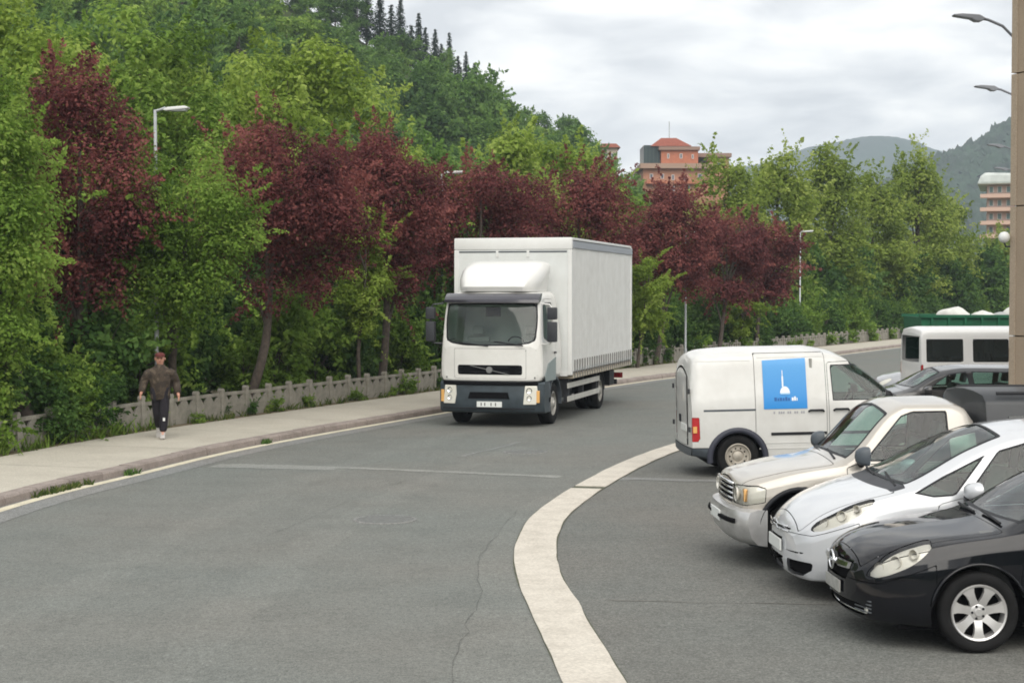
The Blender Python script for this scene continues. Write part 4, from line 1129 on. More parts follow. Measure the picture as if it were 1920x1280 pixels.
def white_minibus():
    L, W, H = 5.1, 1.95, 2.12
    root = thing('white_minibus', 'white minibus with dark side windows parked in front of the green skip', 'minibus', (0, 0, 0), 0)
    P = {
        'zb': [(0, .36), (.05, .26), (.5, .24), (L - .3, .28), (L, .36)],
        'wb': [(0, .6), (.06, .76), (.3, .88), (.7, .93), (L - .2, .93), (L, .88)],
        'zm': [(0, .5), (.6, .6), (L, .7)],
        'wm': [(0, .64), (.06, .8), (.3, .9), (.7, .96), (L - .2, .96), (L, .92)],
        'zs': [(0, .72), (.06, .8), (.4, .98), (1.0, 1.12), (2.0, 1.2), (L, 1.2)],
        'ws': [(0, .6), (.06, .75), (.3, .84), (.7, .9), (1.2, .935), (L - .2, .94), (L, .91)],
        'zr': [(0, .75), (.06, .86), (.4, 1.06), (.8, 1.18), (.95, 1.3), (1.5, 1.8), (1.8, 1.98), (2.2, H - .06), (L - .3, H - .06), (L - .04, H - .1), (L, H - .2)],
        'wr': [(0, .5), (.06, .64), (.3, .72), (.8, .8), (.95, .81), (1.5, .78), (1.8, .78), (2.2, .85), (L - .3, .86), (L, .85)],
        'zc': [(0, .77), (.06, .9), (.4, 1.1), (.75, 1.2), (.9, 1.3), (1.45, 1.86), (1.75, 2.05), (2.2, H), (L - .3, H), (L - .04, H - .03), (L, H - .14)],
    }
    sh = loft(L, P, DEL, W / 2, bow_f=0.2, bow_r=0.04, ds=0.06)
    body = paint('paint_minibus_white', (0.80, 0.80, 0.79), 0.35, coat=0.5, dust=0.1)
    for sw in (.95, L - 1.0):
        sh.split(lambda q: np.maximum(np.hypot(q.sb - sw, q.z - 0.33) - 0.40, 0.5 - np.abs(q.y)))
    for a, b in ((L - .98, L - .14), (L - 2.02, L - 1.20), (L - 3.1, L - 2.24)):
        glaze(sh, side_poly([(a, 1.32), (a, 1.84), (b, 1.84), (b, 1.32)], 0.4, False), root, mat=M_GLASSD)
    glaze(sh, side_poly([(1.30, 1.28), (1.66, 1.80), (1.86, 1.84), (1.86, 1.28)], 0.4, False), root, mat=M_GLASSD)
    glaze(sh, lambda q: np.maximum.reduce([0.95 + 0.06 * (q.y / .7)**2 - q.sb, q.sb - 1.66, q.edge + 0.04, 0.75 - q.z]), root, False, 'windscreen', trim=0.03)
    glaze(sh, lambda q: np.maximum.reduce([L - .03 - q.sb, np.abs(q.y) - .74, q.z - H + .22, 1.30 - q.z]), root, False, 'rear_window', mat=M_GLASSD, trim=0.03)
    sh.split(lambda q: np.maximum.reduce([L - .07 - q.sb, q.z - 1.26, 0.98 - q.z, 0.84 - np.abs(q.y)]), 0.002).sides('tail_light', M_RED, root)
    sh.split(lambda q: np.maximum.reduce([L - .3 - q.sb, q.z - 0.52]), 0.003).build('rear_bumper', M_GREYPL, root, 0.01)
    sh.split(lambda q: np.maximum.reduce([q.sb - .5, q.z - 0.55]), 0.003).build('front_bumper', M_GREYPL, root, 0.01)
    sh.split(side_poly([(1.0, .32), (1.0, 1.22), (1.2, 1.22), (1.60, 1.86), (1.92, 1.9), (1.92, .32)], 0.5, False), 0.004).sides('front_door', body, root)
    sh.split(side_poly([(1.96, .32), (1.96, 1.94), (L - 2.14, 1.94), (L - 2.14, .32)], 0.5, False), 0.004).sides('sliding_door', body, root)
    sh.build('body', body, root)
    nx = L / 2
    MB().box(-nx + 0.3, nx - 0.3, -0.75, 0.75, .22, .45).build('underbody', M_VOID, root)
    for sgn in (-1, 1):
        for sw in (.95, L - 1.0):
            wheel_well(root, nx - sw, 0.33, 0.40, sgn * 0.5, sgn * 0.92)
            make_wheel(root, nx - sw, sgn * 0.84, 0.33, 0.2, 0.205, 'steel', sgn)
        mirror(root, nx - 1.3, sgn * 0.92, 1.3, sgn, M_BLACK, 0.2, 0.26)
    cabin(root, -2.3, 1.4, 0.76, 0.36, 1.2, 1.2, M_INT)
    # a pale sheet hangs inside the rearmost side window
    for x in (-1.6, -0.6, 0.5):
        for y in (-0.45, 0.45): seat(root, x, y, 0.6, M_INT, 0.6, 0.1)
    MB().box(-nx + 0.30, -nx + 0.95, -0.845, -0.83, 1.45, 1.86).build('window_blind', plain('blind', (0.75, 0.75, 0.80), 0.8), root)
    return root

def place(root, loc, rz):
    root.location = loc; root.rotation_euler = (0, 0, rz); return root

def build_parked():
    # heading ~180 degrees: noses point to the left of the picture
    def put(root, nose, L, psi):
        a = math.pi + R(psi)
        u = Vector((math.cos(a), math.sin(a)))
        place(root, (nose[0] - u.x * L / 2, nose[1] - u.y * L / 2, 0), a)
    put(black_saloon(), (2.76, 13.63), 4.60, 2.5)
    put(silver_people_carrier(), (2.59, 15.62), 4.47, 2.5)
    put(beige_pickup(), (2.32, 17.45), 4.78, 3.0)
    # the van points the other way, its left side hidden, right side towards us
    v = white_van(); a = R(3.0); u = Vector((math.cos(a), math.sin(a))); nrm = Vector((-u.y, u.x))
    tail = Vector((2.80, 24.95)) + nrm * 0.90
    place(v, (tail.x + u.x * 2.15, tail.y + u.y * 2.15, 0), a)
    e = simple_estate('dark_estate_car', 'dark grey estate car parked behind the white panel van', (0.018, 0.019, 0.023), 4.5, 1.76, 1.46, metal=0.1)
    put(e, (6.55, 31.9), 4.5, 1.5)
    s = simple_estate('silver_hatchback', 'silver hatchback half hidden between the white minibus and the panel van', (0.45, 0.46, 0.48), 4.1, 1.72, 1.42, metal=0.4)
    put(s, (9.1, 40.3), 4.1, -14.0)
    mb = white_minibus(); place(mb, (9.24 + 2.55, 37.2, 0), R(1.0))

# ------------------------------------------------------------------ the lorry
def build_lorry():
    root = thing('white_lorry', 'white curtain-sided box lorry driving towards the viewer', 'lorry', (0, 0, 0), 0)
    # local: nose at x=0, box behind at negative x, +y = the lorry's own left
    Lc, W = 1.85, 2.32
    P = {
        'zb': [(0, 1.02), (.02, .99), (.1, .98), (1.85, .98)],
        'wb': [(0, 1.02), (.03, 1.10), (.12, 1.13), (1.85, 1.14)],
        'zm': [(0, 1.15), (.1, 1.15), (1.85, 1.3)],
        'wm': [(0, 1.05), (.03, 1.12), (.12, 1.15), (1.85, 1.16)],
        'zs': [(0, 1.60), (.03, 1.66), (.12, 1.72), (.4, 1.78), (1.85, 1.80)],
        'ws': [(0, 1.04), (.03, 1.10), (.12, 1.13), (1.85, 1.15)],
        'zr': [(0, 1.73), (.03, 1.86), (.10, 2.18), (.20, 2.58), (.26, 2.72), (.36, 2.83), (.6, 2.88), (1.6, 2.90), (1.78, 2.86), (1.85, 2.70)],
        'wr': [(0, .98), (.03, 1.05), (.10, 1.07), (.20, 1.06), (.36, 1.05), (1.6, 1.05), (1.85, 1.03)],
        'zc': [(0, 1.76), (.03, 1.92), (.10, 2.26), (.20, 2.66), (.26, 2.80), (.36, 2.90), (.6, 2.95), (1.6, 2.97), (1.78, 2.93), (1.85, 2.78)],
    }
    sh = loft(Lc, P, [0, .04, .05, .12, .10, .08, .2, 0], W / 2, bow_f=0.16, bow_r=0.0, ds=0.04, bow_p=2.6, bow_len=0.9)
    sh.V[:, 0] -= Lc / 2
    wh = paint('paint_lorry_white', (0.74, 0.735, 0.705), 0.35, coat=0.6, dust=0.18)
    # windscreen with its black band, side windows
    glaze(sh, front_poly([(0, 1.74), (.55, 1.755), (.86, 1.80), (1.0, 1.87), (1.03, 2.30), (1.0, 2.66), (0, 2.68)], 0.42), root, False, 'windscreen', mat=glass('lorry_glass', (0.76, 0.88, 0.84), clear=0.98), trim=0.035, inset=0.01)
    glaze(sh, side_poly([(.33, 1.92), (.44, 2.60), (.62, 2.68), (1.22, 2.68), (1.24, 1.86), (.62, 1.84)], 0.6, False), root)
    sh.split(front_poly([(0, 1.13), (.70, 1.13), (.72, 1.16), (.72, 1.31), (.70, 1.34), (0, 1.34)], 0.3)).build('grille', M_VOID, root, -0.03)
    sh.split(lambda q: np.maximum.reduce([side_poly([(.24, 1.04), (.24, 1.84), (.40, 2.68), (.60, 2.76), (1.30, 2.76), (1.32, 1.04)], 0.6, False)(q)]), 0.004).sides('cab_door', wh, root)
    sh.split(lambda q: np.maximum.reduce([q.sb - 0.25, np.abs(q.y) - 0.80, q.z - 1.69, 1.05 - q.z]), 0.003).build('front_panel', wh, root)
    sh.build('cab', wh, root)
    # grille slats with the slanting bar and round emblem
    sl = MB()
    for z in (1.19, 1.29): sl.tube([(-0.035 - 0.16 * (abs(y) / 1.16)**2.6, y, z) for y in (-.7, -.35, 0, .35, .7)], 0.010, 5)
    sl.build('grille_slats', M_BLACK, root)
    b = MB()
    pts = [(-0.45, 1.145), (-0.39, 1.145), (0.45, 1.325), (0.39, 1.325)]
    b.prism([(-y, z) for y, z in pts], -0.012, 0.006, 'x')
    b.lathe([(0.001, 0.016), (0.065, 0.014), (0.072, 0.0), (0.072, -0.02)], 24, axis='x', cz=1.235)
    b.build('emblem_bar', plain('emblem_grey', (0.30, 0.30, 0.30), 0.35, metal=0.6), root)
    # sun visor
    v = []; f = []; n = 16
    for i in range(n + 1):
        t = -1 + 2 * i / n; y = 1.06 * t; bk = 0.16 * abs(t)**2.6
        for x, z in ((-.30, 2.88), (-.16, 2.86), (-.02, 2.74), (-.01, 2.68), (-.05, 2.68), (-.22, 2.74)): v.append((x - bk, y, z))
    for i in range(n):
        for j in range(6): f.append((i * 6 + j, i * 6 + (j + 1) % 6, i * 6 + 6 + (j + 1) % 6, i * 6 + 6 + j))
    f += [tuple(range(6)), tuple(range(n * 6, n * 6 + 6))[::-1]]
    MB().add(v, f).build('sun_visor', plain('visor_smoke', (0.030, 0.028, 0.038), 0.2, coat=0.6), root, auto=35)
    # bumper
    v = []; f = []; n = 24
    prof = [(-.55, .34), (-.10, .30), (.00, .34), (.045, .44), (.05, .70), (.02, .93), (-.04, .975), (-.55, .975)]
    k = len(prof)
    for i in range(n + 1):
        t = -1 + 2 * i / n; y = 1.17 * t; bk = 0.10 * t * t + 0.16 * abs(t)**6
        for x, z in prof: v.append((max(x - bk, -.6) if x > -.5 else -.62, y, z))
    for i in range(n):
        for j in range(k): f.append((i * k + j, i * k + (j + 1) % k, i * k + k + (j + 1) % k, i * k + k + j))
    f += [tuple(range(k)), tuple(range(n * k, n * k + k))[::-1]]
    bp = MB().add(v, f).build('front_bumper', plain('bumper_slate', (0.040, 0.055, 0.066), 0.48, noise=0.2), root, auto=35)
    def bx(y): return 0.05 - 0.10 * (y / 1.17)**2 - 0.16 * abs(y / 1.17)**6
    MB().tube([(bx(y) - .005, y, .945) for y in (-1.05, -.8, -.5, 0, .5, .8, 1.05)], 0.035, 6).build('bumper_gap', M_VOID, bp)
    MB().prism([(-.46, .62), (.46, .62), (.42, .76), (-.42, .76)], 0.02, 0.056, 'x').build('bumper_intake', M_VOID, bp)
    st = MB()
    MB().box(0.03, 0.066, -1.02, 1.02, .40, .425).build('bumper_step', M_BLACK, bp)
    for sg in (-1, 1):
        hl = bpy.data.objects.new('headlight', None); COL.objects.link(hl); hl.parent = root; hl.empty_display_size = 0.1
        hl.location = (bx(.88) + 0.005, sg * 0.90, .70); hl.rotation_euler = (0, 0, sg * R(14))
        MB().prism([(-.15, -.20), (.13, -.20), (.17, .0), (.15, .20), (-.11, .20)], -0.05, 0.012, 'x').build('lens', M_LENSW, hl, bevel=0.015)
        for zz, rr in ((.10, .062), (-.06, .055)):
            MB().lathe([(rr, .018), (rr * .85, .008), (0.001, .0)], 16, axis='x', cz=zz, cy=-sg * 0.02, cx=.006).build('reflector', M_CHROME, hl, smooth=True)
        MB().box(-0.02, 0.02, sg * 0.17 - 0.035, sg * 0.17 + 0.035, -.16, .10).build('indicator', M_AMBER, hl, bevel=0.008)
        # step and corner below the door
        s = MB().prism([(-.50, .30), (-.45, .96), (-.78, .96), (-.86, .72), (-.86, .30)], sg * 0.95, sg * 1.155)
        s.build('cab_step', M_GREYPL, root, bevel=0.02, smooth=True)
        MB().box(-.80, -.58, sg * 1.10, sg * 1.165, .52, .62).build('step_recess', M_VOID, root)
        # front mudguard
        v = []; f = []; nn = 18
        for i in range(nn + 1):
            a = R(-5) + R(190) * i / nn
            for rr, yy in ((.56, .78), (.60, .78), (.60, 1.16), (.56, 1.16)): v.append((-1.28 + rr * math.cos(a), sg * yy, .46 + rr * math.sin(a) * 0.98))
        for i in range(nn):
            for j in range(4): f.append((i * 4 + j, i * 4 + (j + 1) % 4, i * 4 + 4 + (j + 1) % 4, i * 4 + 4 + j))
        MB().add(v, f).build('mudguard', M_GREYPL, root, smooth=False)
        # mirrors on white arms
        m = bpy.data.objects.new('wing_mirror', None); COL.objects.link(m); m.parent = root; m.empty_display_size = 0.1
        m.location = (-.16, sg * 1.36, 2.26)
        MB().box(-.06, .10, -.10, .10, .06, .32).build('wide_mirror', M_DARK, m, bevel=0.03, smooth=True)
        MB().box(-.06, .10, -.10, .10, -.42, .01).build('main_mirror', M_DARK, m, bevel=0.03, smooth=True)
        MB().tube([(-.06, -sg * .26, .40), (0.02, -sg * .06, .38), (0.03, 0, .30), (0.03, 0, -.40), (0.0, -sg * .06, -.46), (-.08, -sg * .24, -.47)], 0.018, 6).build('mirror_arm', wh if sg > 0 else M_DARK, m)
        MB().box(-1.28, -1.12, sg * 1.165, sg * 1.185, 1.56, 1.60).build('door_handle', M_BLACK, root)
        # lower door trim
        MB().prism([(-.36, .98), (-.30, 1.08), (-.62, 1.36), (-1.3, 1.48), (-1.3, .98)], sg * 1.155, sg * 1.166).build('door_lower_trim', plain('trim_bluegrey', (0.25, 0.30, 0.30), 0.5), root)
        make_wheel(root, -1.28, sg * 0.98, .45, .28, .27, 'truck', sg)
        make_wheel(root, -6.1, sg * 1.02, .45, .28, .27, 'truck', sg)
        make_wheel(root, -6.1, sg * 0.71, .45, .26, .27, 'truck', sg)
        # rear mudguard, side under-run rails
        v = []; f = []
        for i in range(nn + 1):
            a = R(0) + R(180) * i / nn
            for rr, yy in ((.54, .52), (.565, .52), (.565, 1.15), (.54, 1.15)): v.append((-6.1 + rr * math.cos(a), sg * yy, .45 + rr * math.sin(a)))
        for i in range(nn):
            for j in range(4): f.append((i * 4 + j, i * 4 + (j + 1) % 4, i * 4 + 4 + (j + 1) % 4, i * 4 + 4 + j))
        MB().add(v, f).build('mudguard', M_BLACK, root)
        alu = plain('rail_alu', (0.58, 0.57, 0.53), 0.45, metal=0.2, noise=0.12)
        for z in (.44, .74):
            MB().box(-5.45, -2.02, sg * 1.25, sg * 1.275, z, z + .12).build('side_guard_rail', alu, root, bevel=0.006)
        for x in (-2.2, -3.7, -5.25):
            MB().box(x - .03, x + .03, sg * 1.13, sg * 1.25, .42, .95).build('guard_bracket', M_DARK, root)
        MB().box(-7.75, -7.15, sg * 0.70, sg * 1.18, .52, .90).build('tool_box', M_BLACK, root, bevel=0.02)
        MB().box(-9.10, -9.04, sg * 1.0 - .14, sg * 1.0 + .14, .62, .76).build('tail_light', M_RED, root)
    MB().box(-3.9, -2.1, -1.05, -.55, .48, .92).build('fuel_tank', M_DARK, root, bevel=0.05)
    MB().box(-3.4, -2.1, .55, 1.05, .50, .92).build('battery_box', M_BLACK, root, bevel=0.03)
    for y in (-.40, .40): MB().box(-9.0, -.6, y - .05, y + .05, .70, .95).build('chassis_rail', M_BLACK, root)
    MB().tube([(-1.28, -.95, .45), (-1.28, .95, .45)], .06, 8).build('front_axle', M_BLACK, root)
    MB().tube([(-6.1, -.95, .45), (-6.1, .95, .45)], .09, 8).build('rear_axle', M_BLACK, root)
    MB().box(-9.04, -8.98, -1.0, 1.0, .45, .58).build('rear_underrun_bar', M_DARK, root)
    MB().box(-1.2, -.35, -.95, .95, .55, .95).build('engine_block', M_VOID, root)
    p = plate(root, 0.062, 0.02, .50, .56, .12)
    for i, y in enumerate((-.18, -.14, -.10, -.06, .04, .09, .14)):
        MB().box(.008, .0095, y - .012, y + .012, -.035, .035).build('plate_character', plain('plate_ink', (.12, .12, .12), .6), p) if i % 2 == 0 else None
    # wind deflector on the roof
    v = []; f = []; n = 18
    for i in range(n + 1):
        t = -1 + 2 * i / n; y = .95 * math.copysign(abs(t)**0.8, t); e = abs(t)**7
        for x, z in ((-.34, 2.92), (-.30, 3.02), (-.42, 3.20), (-.72, 3.40), (-1.15, 3.55), (-1.60, 3.60), (-1.66, 3.50), (-1.66, 2.92)):
            hh = (z - 2.92) * (1 - 0.12 * e) + 2.92
            v.append((x - .42 * e * (x > -1.2), y * (.90 + .10 * min(1, (z - 2.92) / .5)), hh))
    for i in range(n):
        for j in range(8): f.append((i * 8 + j, i * 8 + (j + 1) % 8, i * 8 + 8 + (j + 1) % 8, i * 8 + 8 + j))
    f += [tuple(range(8)), tuple(range(n * 8, n * 8 + 8))[::-1]]
    MB().add(v, f).build('wind_deflector', paint('paint_deflector', (.70, .70, .68), .35, coat=.6, dust=.08), root, auto=50)
    # cargo box: front bulkhead, curtains, roof
    x0, x1, hw, zb, zt = -1.95, -9.10, 1.38, 1.02, 4.13
    box_m = paint('paint_box_grey_white', (.68, .70, .69), .45, coat=.2, dust=.18)
    bk = MB().box(x0 - .06, x0, -hw + .06, hw - .06, zb + .10, 3.86).build('box_front_wall', box_m, root)
    rim = paint('paint_box_frame', (.72, .725, .71), .4, coat=.3, dust=.12)
    MB().box(x0 - .10, x0 + .02, -hw, hw, 3.86, zt).build('box_header', rim, root, bevel=.03, smooth=True)
    for y in (-hw + .05, hw - .05): MB().box(x0 - .12, x0 + .015, y - .05, y + .05, zb + .02, 3.858).build('corner_post', rim, root, bevel=.015)
    MB().box(x0 - .08, x0 + .012, -hw + .1, hw - .1, zb, zb + .10).build('box_front_sill', rim, root)
    MB().box(x0 - .02, x0 + .008, -hw + .12, hw - .12, 3.80, 3.83).build('header_shadow_gap', M_GREYPL, root)
    for y in (-.36, .36): MB().box(x0 - .02, x0 + .018, y - .03, y + .03, 3.70, 3.857).build('header_bracket', rim, root)
    fl = MB().box(x1, x0 - .1, -hw + .02, hw - .02, zb - .06, zb + .06).build('box_floor', plain('floor_timber', (.45, .38, .29), .7, noise=.25), root)
    MB().box(x1, x0 - .1, -hw + .005, hw - .005, zt - .06, zt).build('box_roof', rim, root, bevel=.02)
    cur_m = paint('curtain_white', (.74, .74, .72), .55, coat=.15, dust=.25)
    ncol = 120
    for sg in (-1, 1):
        v = []; f = []; zs = [zb + .10, zb + .16, 1.6, 2.4, 3.2, 3.9]
        rngc = random.Random(5 + sg)
        for i in range(ncol + 1):
            t = i / ncol; x = x0 - .12 + (x1 - x0 + .14) * t
            rip = .004 * math.sin(t * 23 + sg + 2 * math.sin(t * 7)) + .002 * math.sin(t * 61 + 1.5 * math.sin(t * 13))
            for j, z in enumerate(zs):
                lowf = .010 * math.sin(t * 2 * math.pi * 26) * (1 if j < 2 else .25 if j == 2 else .1)
                v.append((x, sg * (hw - .012 + rip + lowf), z))
        m = len(zs)
        for i in range(ncol):
            for j in range(m - 1): f.append((i * m + j, i * m + m + j, i * m + m + j + 1, i * m + j + 1))
        cu = MB().add(v, f).build('side_curtain', cur_m, root, smooth=True)
        # straps with buckles along the hem
        for i in range(26):
            x = x0 - .26 - (x0 - x1 - .42) * i / 25
            MB().box(x - .024, x + .024, sg * hw - .004, sg * hw + .016, zb - .05, zb + .36).build('strap', plain('strap_grey', (.20, .195, .185), .7), cu)
            MB().box(x - .03, x + .03, sg * hw + .012, sg * hw + .026, zb + .10, zb + .17).build('buckle', M_GALV, cu) if sg > 0 else None
        MB().box(x1, x0 - .1, sg * hw - .03, sg * hw + .018, 3.90, 4.05).build('curtain_rail', plain('rail_greyblue', (.36, .38, .42), .45, metal=.3), root)
        MB().box(x1, x0 - .1, sg * hw - .03, sg * hw + .004, zb - .05, zb + .02).build('side_rave', plain('rave_tan', (.44, .39, .30), .6, noise=.2), root)
        MB().box(x1 - .02, x1 + .08, sg * (hw - .05) - .055, sg * (hw - .05) + .055, zb, zt - .05).build('corner_post', rim, root)
    for y in (-.62, .62): MB().box(x1 - .01, x1 + .03, y - .62, y + .62, zb + .06, zt - .1).build('rear_door', box_m, root)
    # cab inside
    cabin(root, -1.7, -.1, 1.0, 1.05, 1.82, -.62, M_INT)
    for y in (-.62, .62): seat(root, -1.05, y, 1.25, M_INTL, .56, .12)
    MB().box(-.36, -.30, -.16, .16, 2.38, 2.58).build('rear_view_mirror', M_VOID, root, bevel=.01)
    MB().box(-.36, -.34, -.28, .10, 2.60, 2.66).build('windscreen_sticker', M_LAMPW, root)
    wp = MB(); wp.tube([(-.0, .75, 1.76), (-.03, .1, 1.84)], .014, 5); wp.tube([(0.02, -.02, 1.75), (-.03, -.7, 1.82)], .014, 5)
    wp.build('wiper', M_BLACK, root)
    # pale load behind the seats shows faintly
    a = math.atan2(-math.cos(R(15)), -math.sin(R(15)))
    root.location = (-.49, 34.35, 0); root.rotation_euler = (0, 0, a)
    return root

# ------------------------------------------------------------------ ground, road, pavement
KERB = spline([(-7.75, -25), (-7.7, 0), (-7.55, 10), (-7.3, 16), (-6.9, 21.6), (-6.1, 25.4), (-4.85, 30.3), (-1.8, 38.3), (1.2, 45.5), (4.17, 52),
               (5.9, 55.4), (13, 70), (20.7, 85), (32, 105), (48, 130), (72, 163)], 0.5)
def offset(C, d):
    t = np.gradient(C, axis=0); t /= np.linalg.norm(t, axis=1)[:, None]
    n = np.stack([-t[:, 1], t[:, 0]], 1)               # to the left of travel
    return C + n * d
ARC = np.concatenate([[0], np.cumsum(np.linalg.norm(np.diff(KERB, axis=0), axis=1))])
def on_kerb(a, d):
    """point and heading at arc length a, d metres to the left of the kerb line"""
    x = np.interp(a, ARC, KERB[:, 0]); y = np.interp(a, ARC, KERB[:, 1])
    x2 = np.interp(a + .1, ARC, KERB[:, 0]); y2 = np.interp(a + .1, ARC, KERB[:, 1])
    h = math.atan2(y2 - y, x2 - x)
    return Vector((x - math.sin(h) * d, y + math.cos(h) * d, 0)), h
def arc_at_y(y): return float(np.interp(y, KERB[:, 1], ARC))

def ribbon(name, A, B, z, mat, kind='structure', parent=None, n=1):
    V = []; F = []
    for i in range(len(A)):
        for j in range(n + 1):
            p = A[i] + (B[i] - A[i]) * j / n; V.append((p[0], p[1], z))
    for i in range(len(A) - 1):
        for j in range(n): F.append((i * (n + 1) + j, (i + 1) * (n + 1) + j, (i + 1) * (n + 1) + j + 1, i * (n + 1) + j + 1))
    F = [f[::-1] for f in F]
    me = np_mesh(name, V, F, mat)
    bm = bmesh.new(); bm.from_mesh(me); bmesh.ops.recalc_face_normals(bm, faces=bm.faces)
    if bm.faces and sum(f.normal.z for f in bm.faces) < 0: bmesh.ops.reverse_faces(bm, faces=bm.faces)
    bm.to_mesh(me); bm.free()
    o = link(name, me, parent)
    if parent is None: tag(o, kind=kind)
    return o

def build_ground():
    g = MB().add([(-2600, -500, -.06), (2600, -500, -.06), (2600, 3200, -.06), (-2600, 3200, -.06)], [(0, 1, 2, 3)]).build('ground', M_GRASS)
    tag(g, kind='structure')
    STRIP_L = spline([(1.35, 3.0), (.90, 6.5), (.56, 9.6), (.38, 11.9), (.29, 13.0), (.165, 14.6), (.05, 16.2), (.025, 17.5), (.10, 19.2), (.33, 21.1), (.95, 23.9), (2.03, 27.7), (3.24, 30.9), (5.6, 36), (9.5, 44), (17, 58), (28, 76), (42, 98), (60, 124)], 0.25)
    t = np.gradient(STRIP_L, axis=0); t /= np.linalg.norm(t, axis=1)[:, None]; nr = np.stack([t[:, 1], -t[:, 0]], 1)
    rs = np.random.RandomState(3)
    def wob(n, a):
        q = rs.normal(0, 1, n); q = np.convolve(q, [.25, .5, .25], 'same'); return q * a
    wl_ = STRIP_L + nr * wob(len(STRIP_L), .007)[:, None]
    wr_ = STRIP_L + nr * (.46 + wob(len(STRIP_L), .010))[:, None]
    # one asphalt sheet for the carriageway, one for the car park
    K = KERB
    far = np.array([K[np.argmin(np.abs(K[:, 1] - y))] for y in STRIP_L[:, 1]])
    far[:, 1] = STRIP_L[:, 1]; far[:, 0] = np.interp(STRIP_L[:, 1], K[:, 1], K[:, 0]) - .05
    first = np.array([[-7.75, -25.0], [-7.7, -10], [-7.72, 0]]); fr = np.array([[3.5, -25.0], [2.5, -10], [1.7, 0]])
    ribbon('road', np.vstack([first, far]), np.vstack([fr, STRIP_L + nr * .2]), 0.0, M_ASPH)
    edge = np.vstack([fr, STRIP_L + nr * .2]); out = np.stack([np.full(len(edge), 60.0) + np.maximum(edge[:, 0], 0), edge[:, 1]], 1)
    ribbon('parking_lot', edge, out, -.004, M_ASPH2)
    # pale concrete strip, cast in slabs with open joints
    st = tag(bpy.data.objects.new('concrete_strip', None), kind='structure'); COL.objects.link(st); st.empty_display_size = .3
    ay = STRIP_L[:, 1]
    cuts = [3.0, 8.2, 23.75, 34.0, 46, 60, 90, 124]
    for a, b in zip(cuts[:-1], cuts[1:]):
        ii = np.where((ay >= a + .03) & (ay <= b - .03))[0]
        if len(ii) < 3: continue
        V = []; F = []
        for i in ii:
            for p in (wl_[i], wl_[i] + (wr_[i] - wl_[i]) * .5, wr_[i]): V.append((p[0], p[1], .012))
            V.append((wl_[i][0], wl_[i][1], -.01)); V.append((wr_[i][0], wr_[i][1], -.01))
        for k in range(len(ii) - 1):
            c, d = k * 5, k * 5 + 5
            F += [(c, c + 1, d + 1, d), (c + 1, c + 2, d + 2, d + 1), (c + 3, c, d, d + 3), (c + 2, c + 4, d + 4, d + 2)]
        F += [(0, 3, 4, 2, 1)]; e = (len(ii) - 1) * 5; F += [(e, e + 1, e + 2, e + 4, e + 3)]
        MB().add(V, F).build('slab', M_STRIP, st)
    gut = ribbon('joint_soil', STRIP_L[ay < 60] + nr[ay < 60] * -.012, STRIP_L[ay < 60] + nr[ay < 60] * .475, .003, plain('joint_dirt', (.085, .09, .06), .95, noise=.4), parent=st)
    # kerb stones, pavement slab, verge
    kb = tag(bpy.data.objects.new('kerb', None), kind='structure'); COL.objects.link(kb); kb.empty_display_size = .3
    a0, a1 = arc_at_y(8), arc_at_y(88); rk = random.Random(8)
    a = a0; n_st = 0
    def stone(a, b, dz, da):
        V = []; F = []
        prof = [(da, -.05), (da + .012, .10 + dz), (da + .035, .132 + dz), (.24, .135 + dz), (.24, -.05)]
        N = 3
        for i in range(N + 1):
            q = a + (b - a) * i / N
            for d, z in prof:
                p, _ = on_kerb(q, d); V.append((p.x, p.y, z))
        for i in range(N):
            for j in range(4): F.append((i * 5 + j, i * 5 + 5 + j, i * 5 + 6 + j, i * 5 + 1 + j))
        F += [tuple(range(5)), tuple(range(N * 5, N * 5 + 5))[::-1]]
        MB().add(V, F).build('kerb_stone', M_KERB, kb)
    while a < a1:
        ln = .98; stone(a + .008, a + ln - .008, rk.uniform(-.006, .006), rk.uniform(-.006, .008)); a += ln
    # beyond and before: one long piece each
    for (b0, b1) in ((ARC[0], a0), (a, ARC[-1] - 1)):
        ii = np.where((ARC >= b0) & (ARC <= b1))[0]
        V = []; F = []
        for i in ii:
            for d, z in ((0, -.05), (.012, .10), (.035, .132), (.24, .135), (.24, -.05)):
                p, _ = on_kerb(ARC[i], d); V.append((p.x, p.y, z))
        for k in range(len(ii) - 1):
            for j in range(4): F.append((k * 5 + j, k * 5 + 5 + j, k * 5 + 6 + j, k * 5 + 1 + j))
        MB().add(V, F).build('kerb_run', M_KERB, kb)
    pa = KERB
    def strip3(name, d0, d1, z0, z1, mat, skirt=False, kind='structure', parent=None, y0=-30, y1=170, nn=6):
        ii = [i for i in range(len(pa)) if y0 <= pa[i, 1] <= y1]
        V = []; F = []
        for i in ii:
            for j in range(nn + 1):
                t_ = j / nn; p, _ = on_kerb(min(ARC[i], ARC[-1] - .2), d0 + (d1 - d0) * t_); V.append((p.x, p.y, z0 + (z1 - z0) * t_))
        m = nn + 1
        for k in range(len(ii) - 1):
            for j in range(nn): F.append((k * m + j, k * m + m + j, k * m + m + j + 1, k * m + j + 1))
        o = MB().add(V, F).build(name, mat, parent)
        if parent is None: tag(o, kind=kind)
        return o
    strip3('pavement', .235, 2.72, .131, .145, M_PAVE)
    strip3('verge', 2.70, 9.0, .138, .10, M_SOIL)
    strip3('grass_bank', 8.9, 16.0, .10, -.10, M_GRASS)
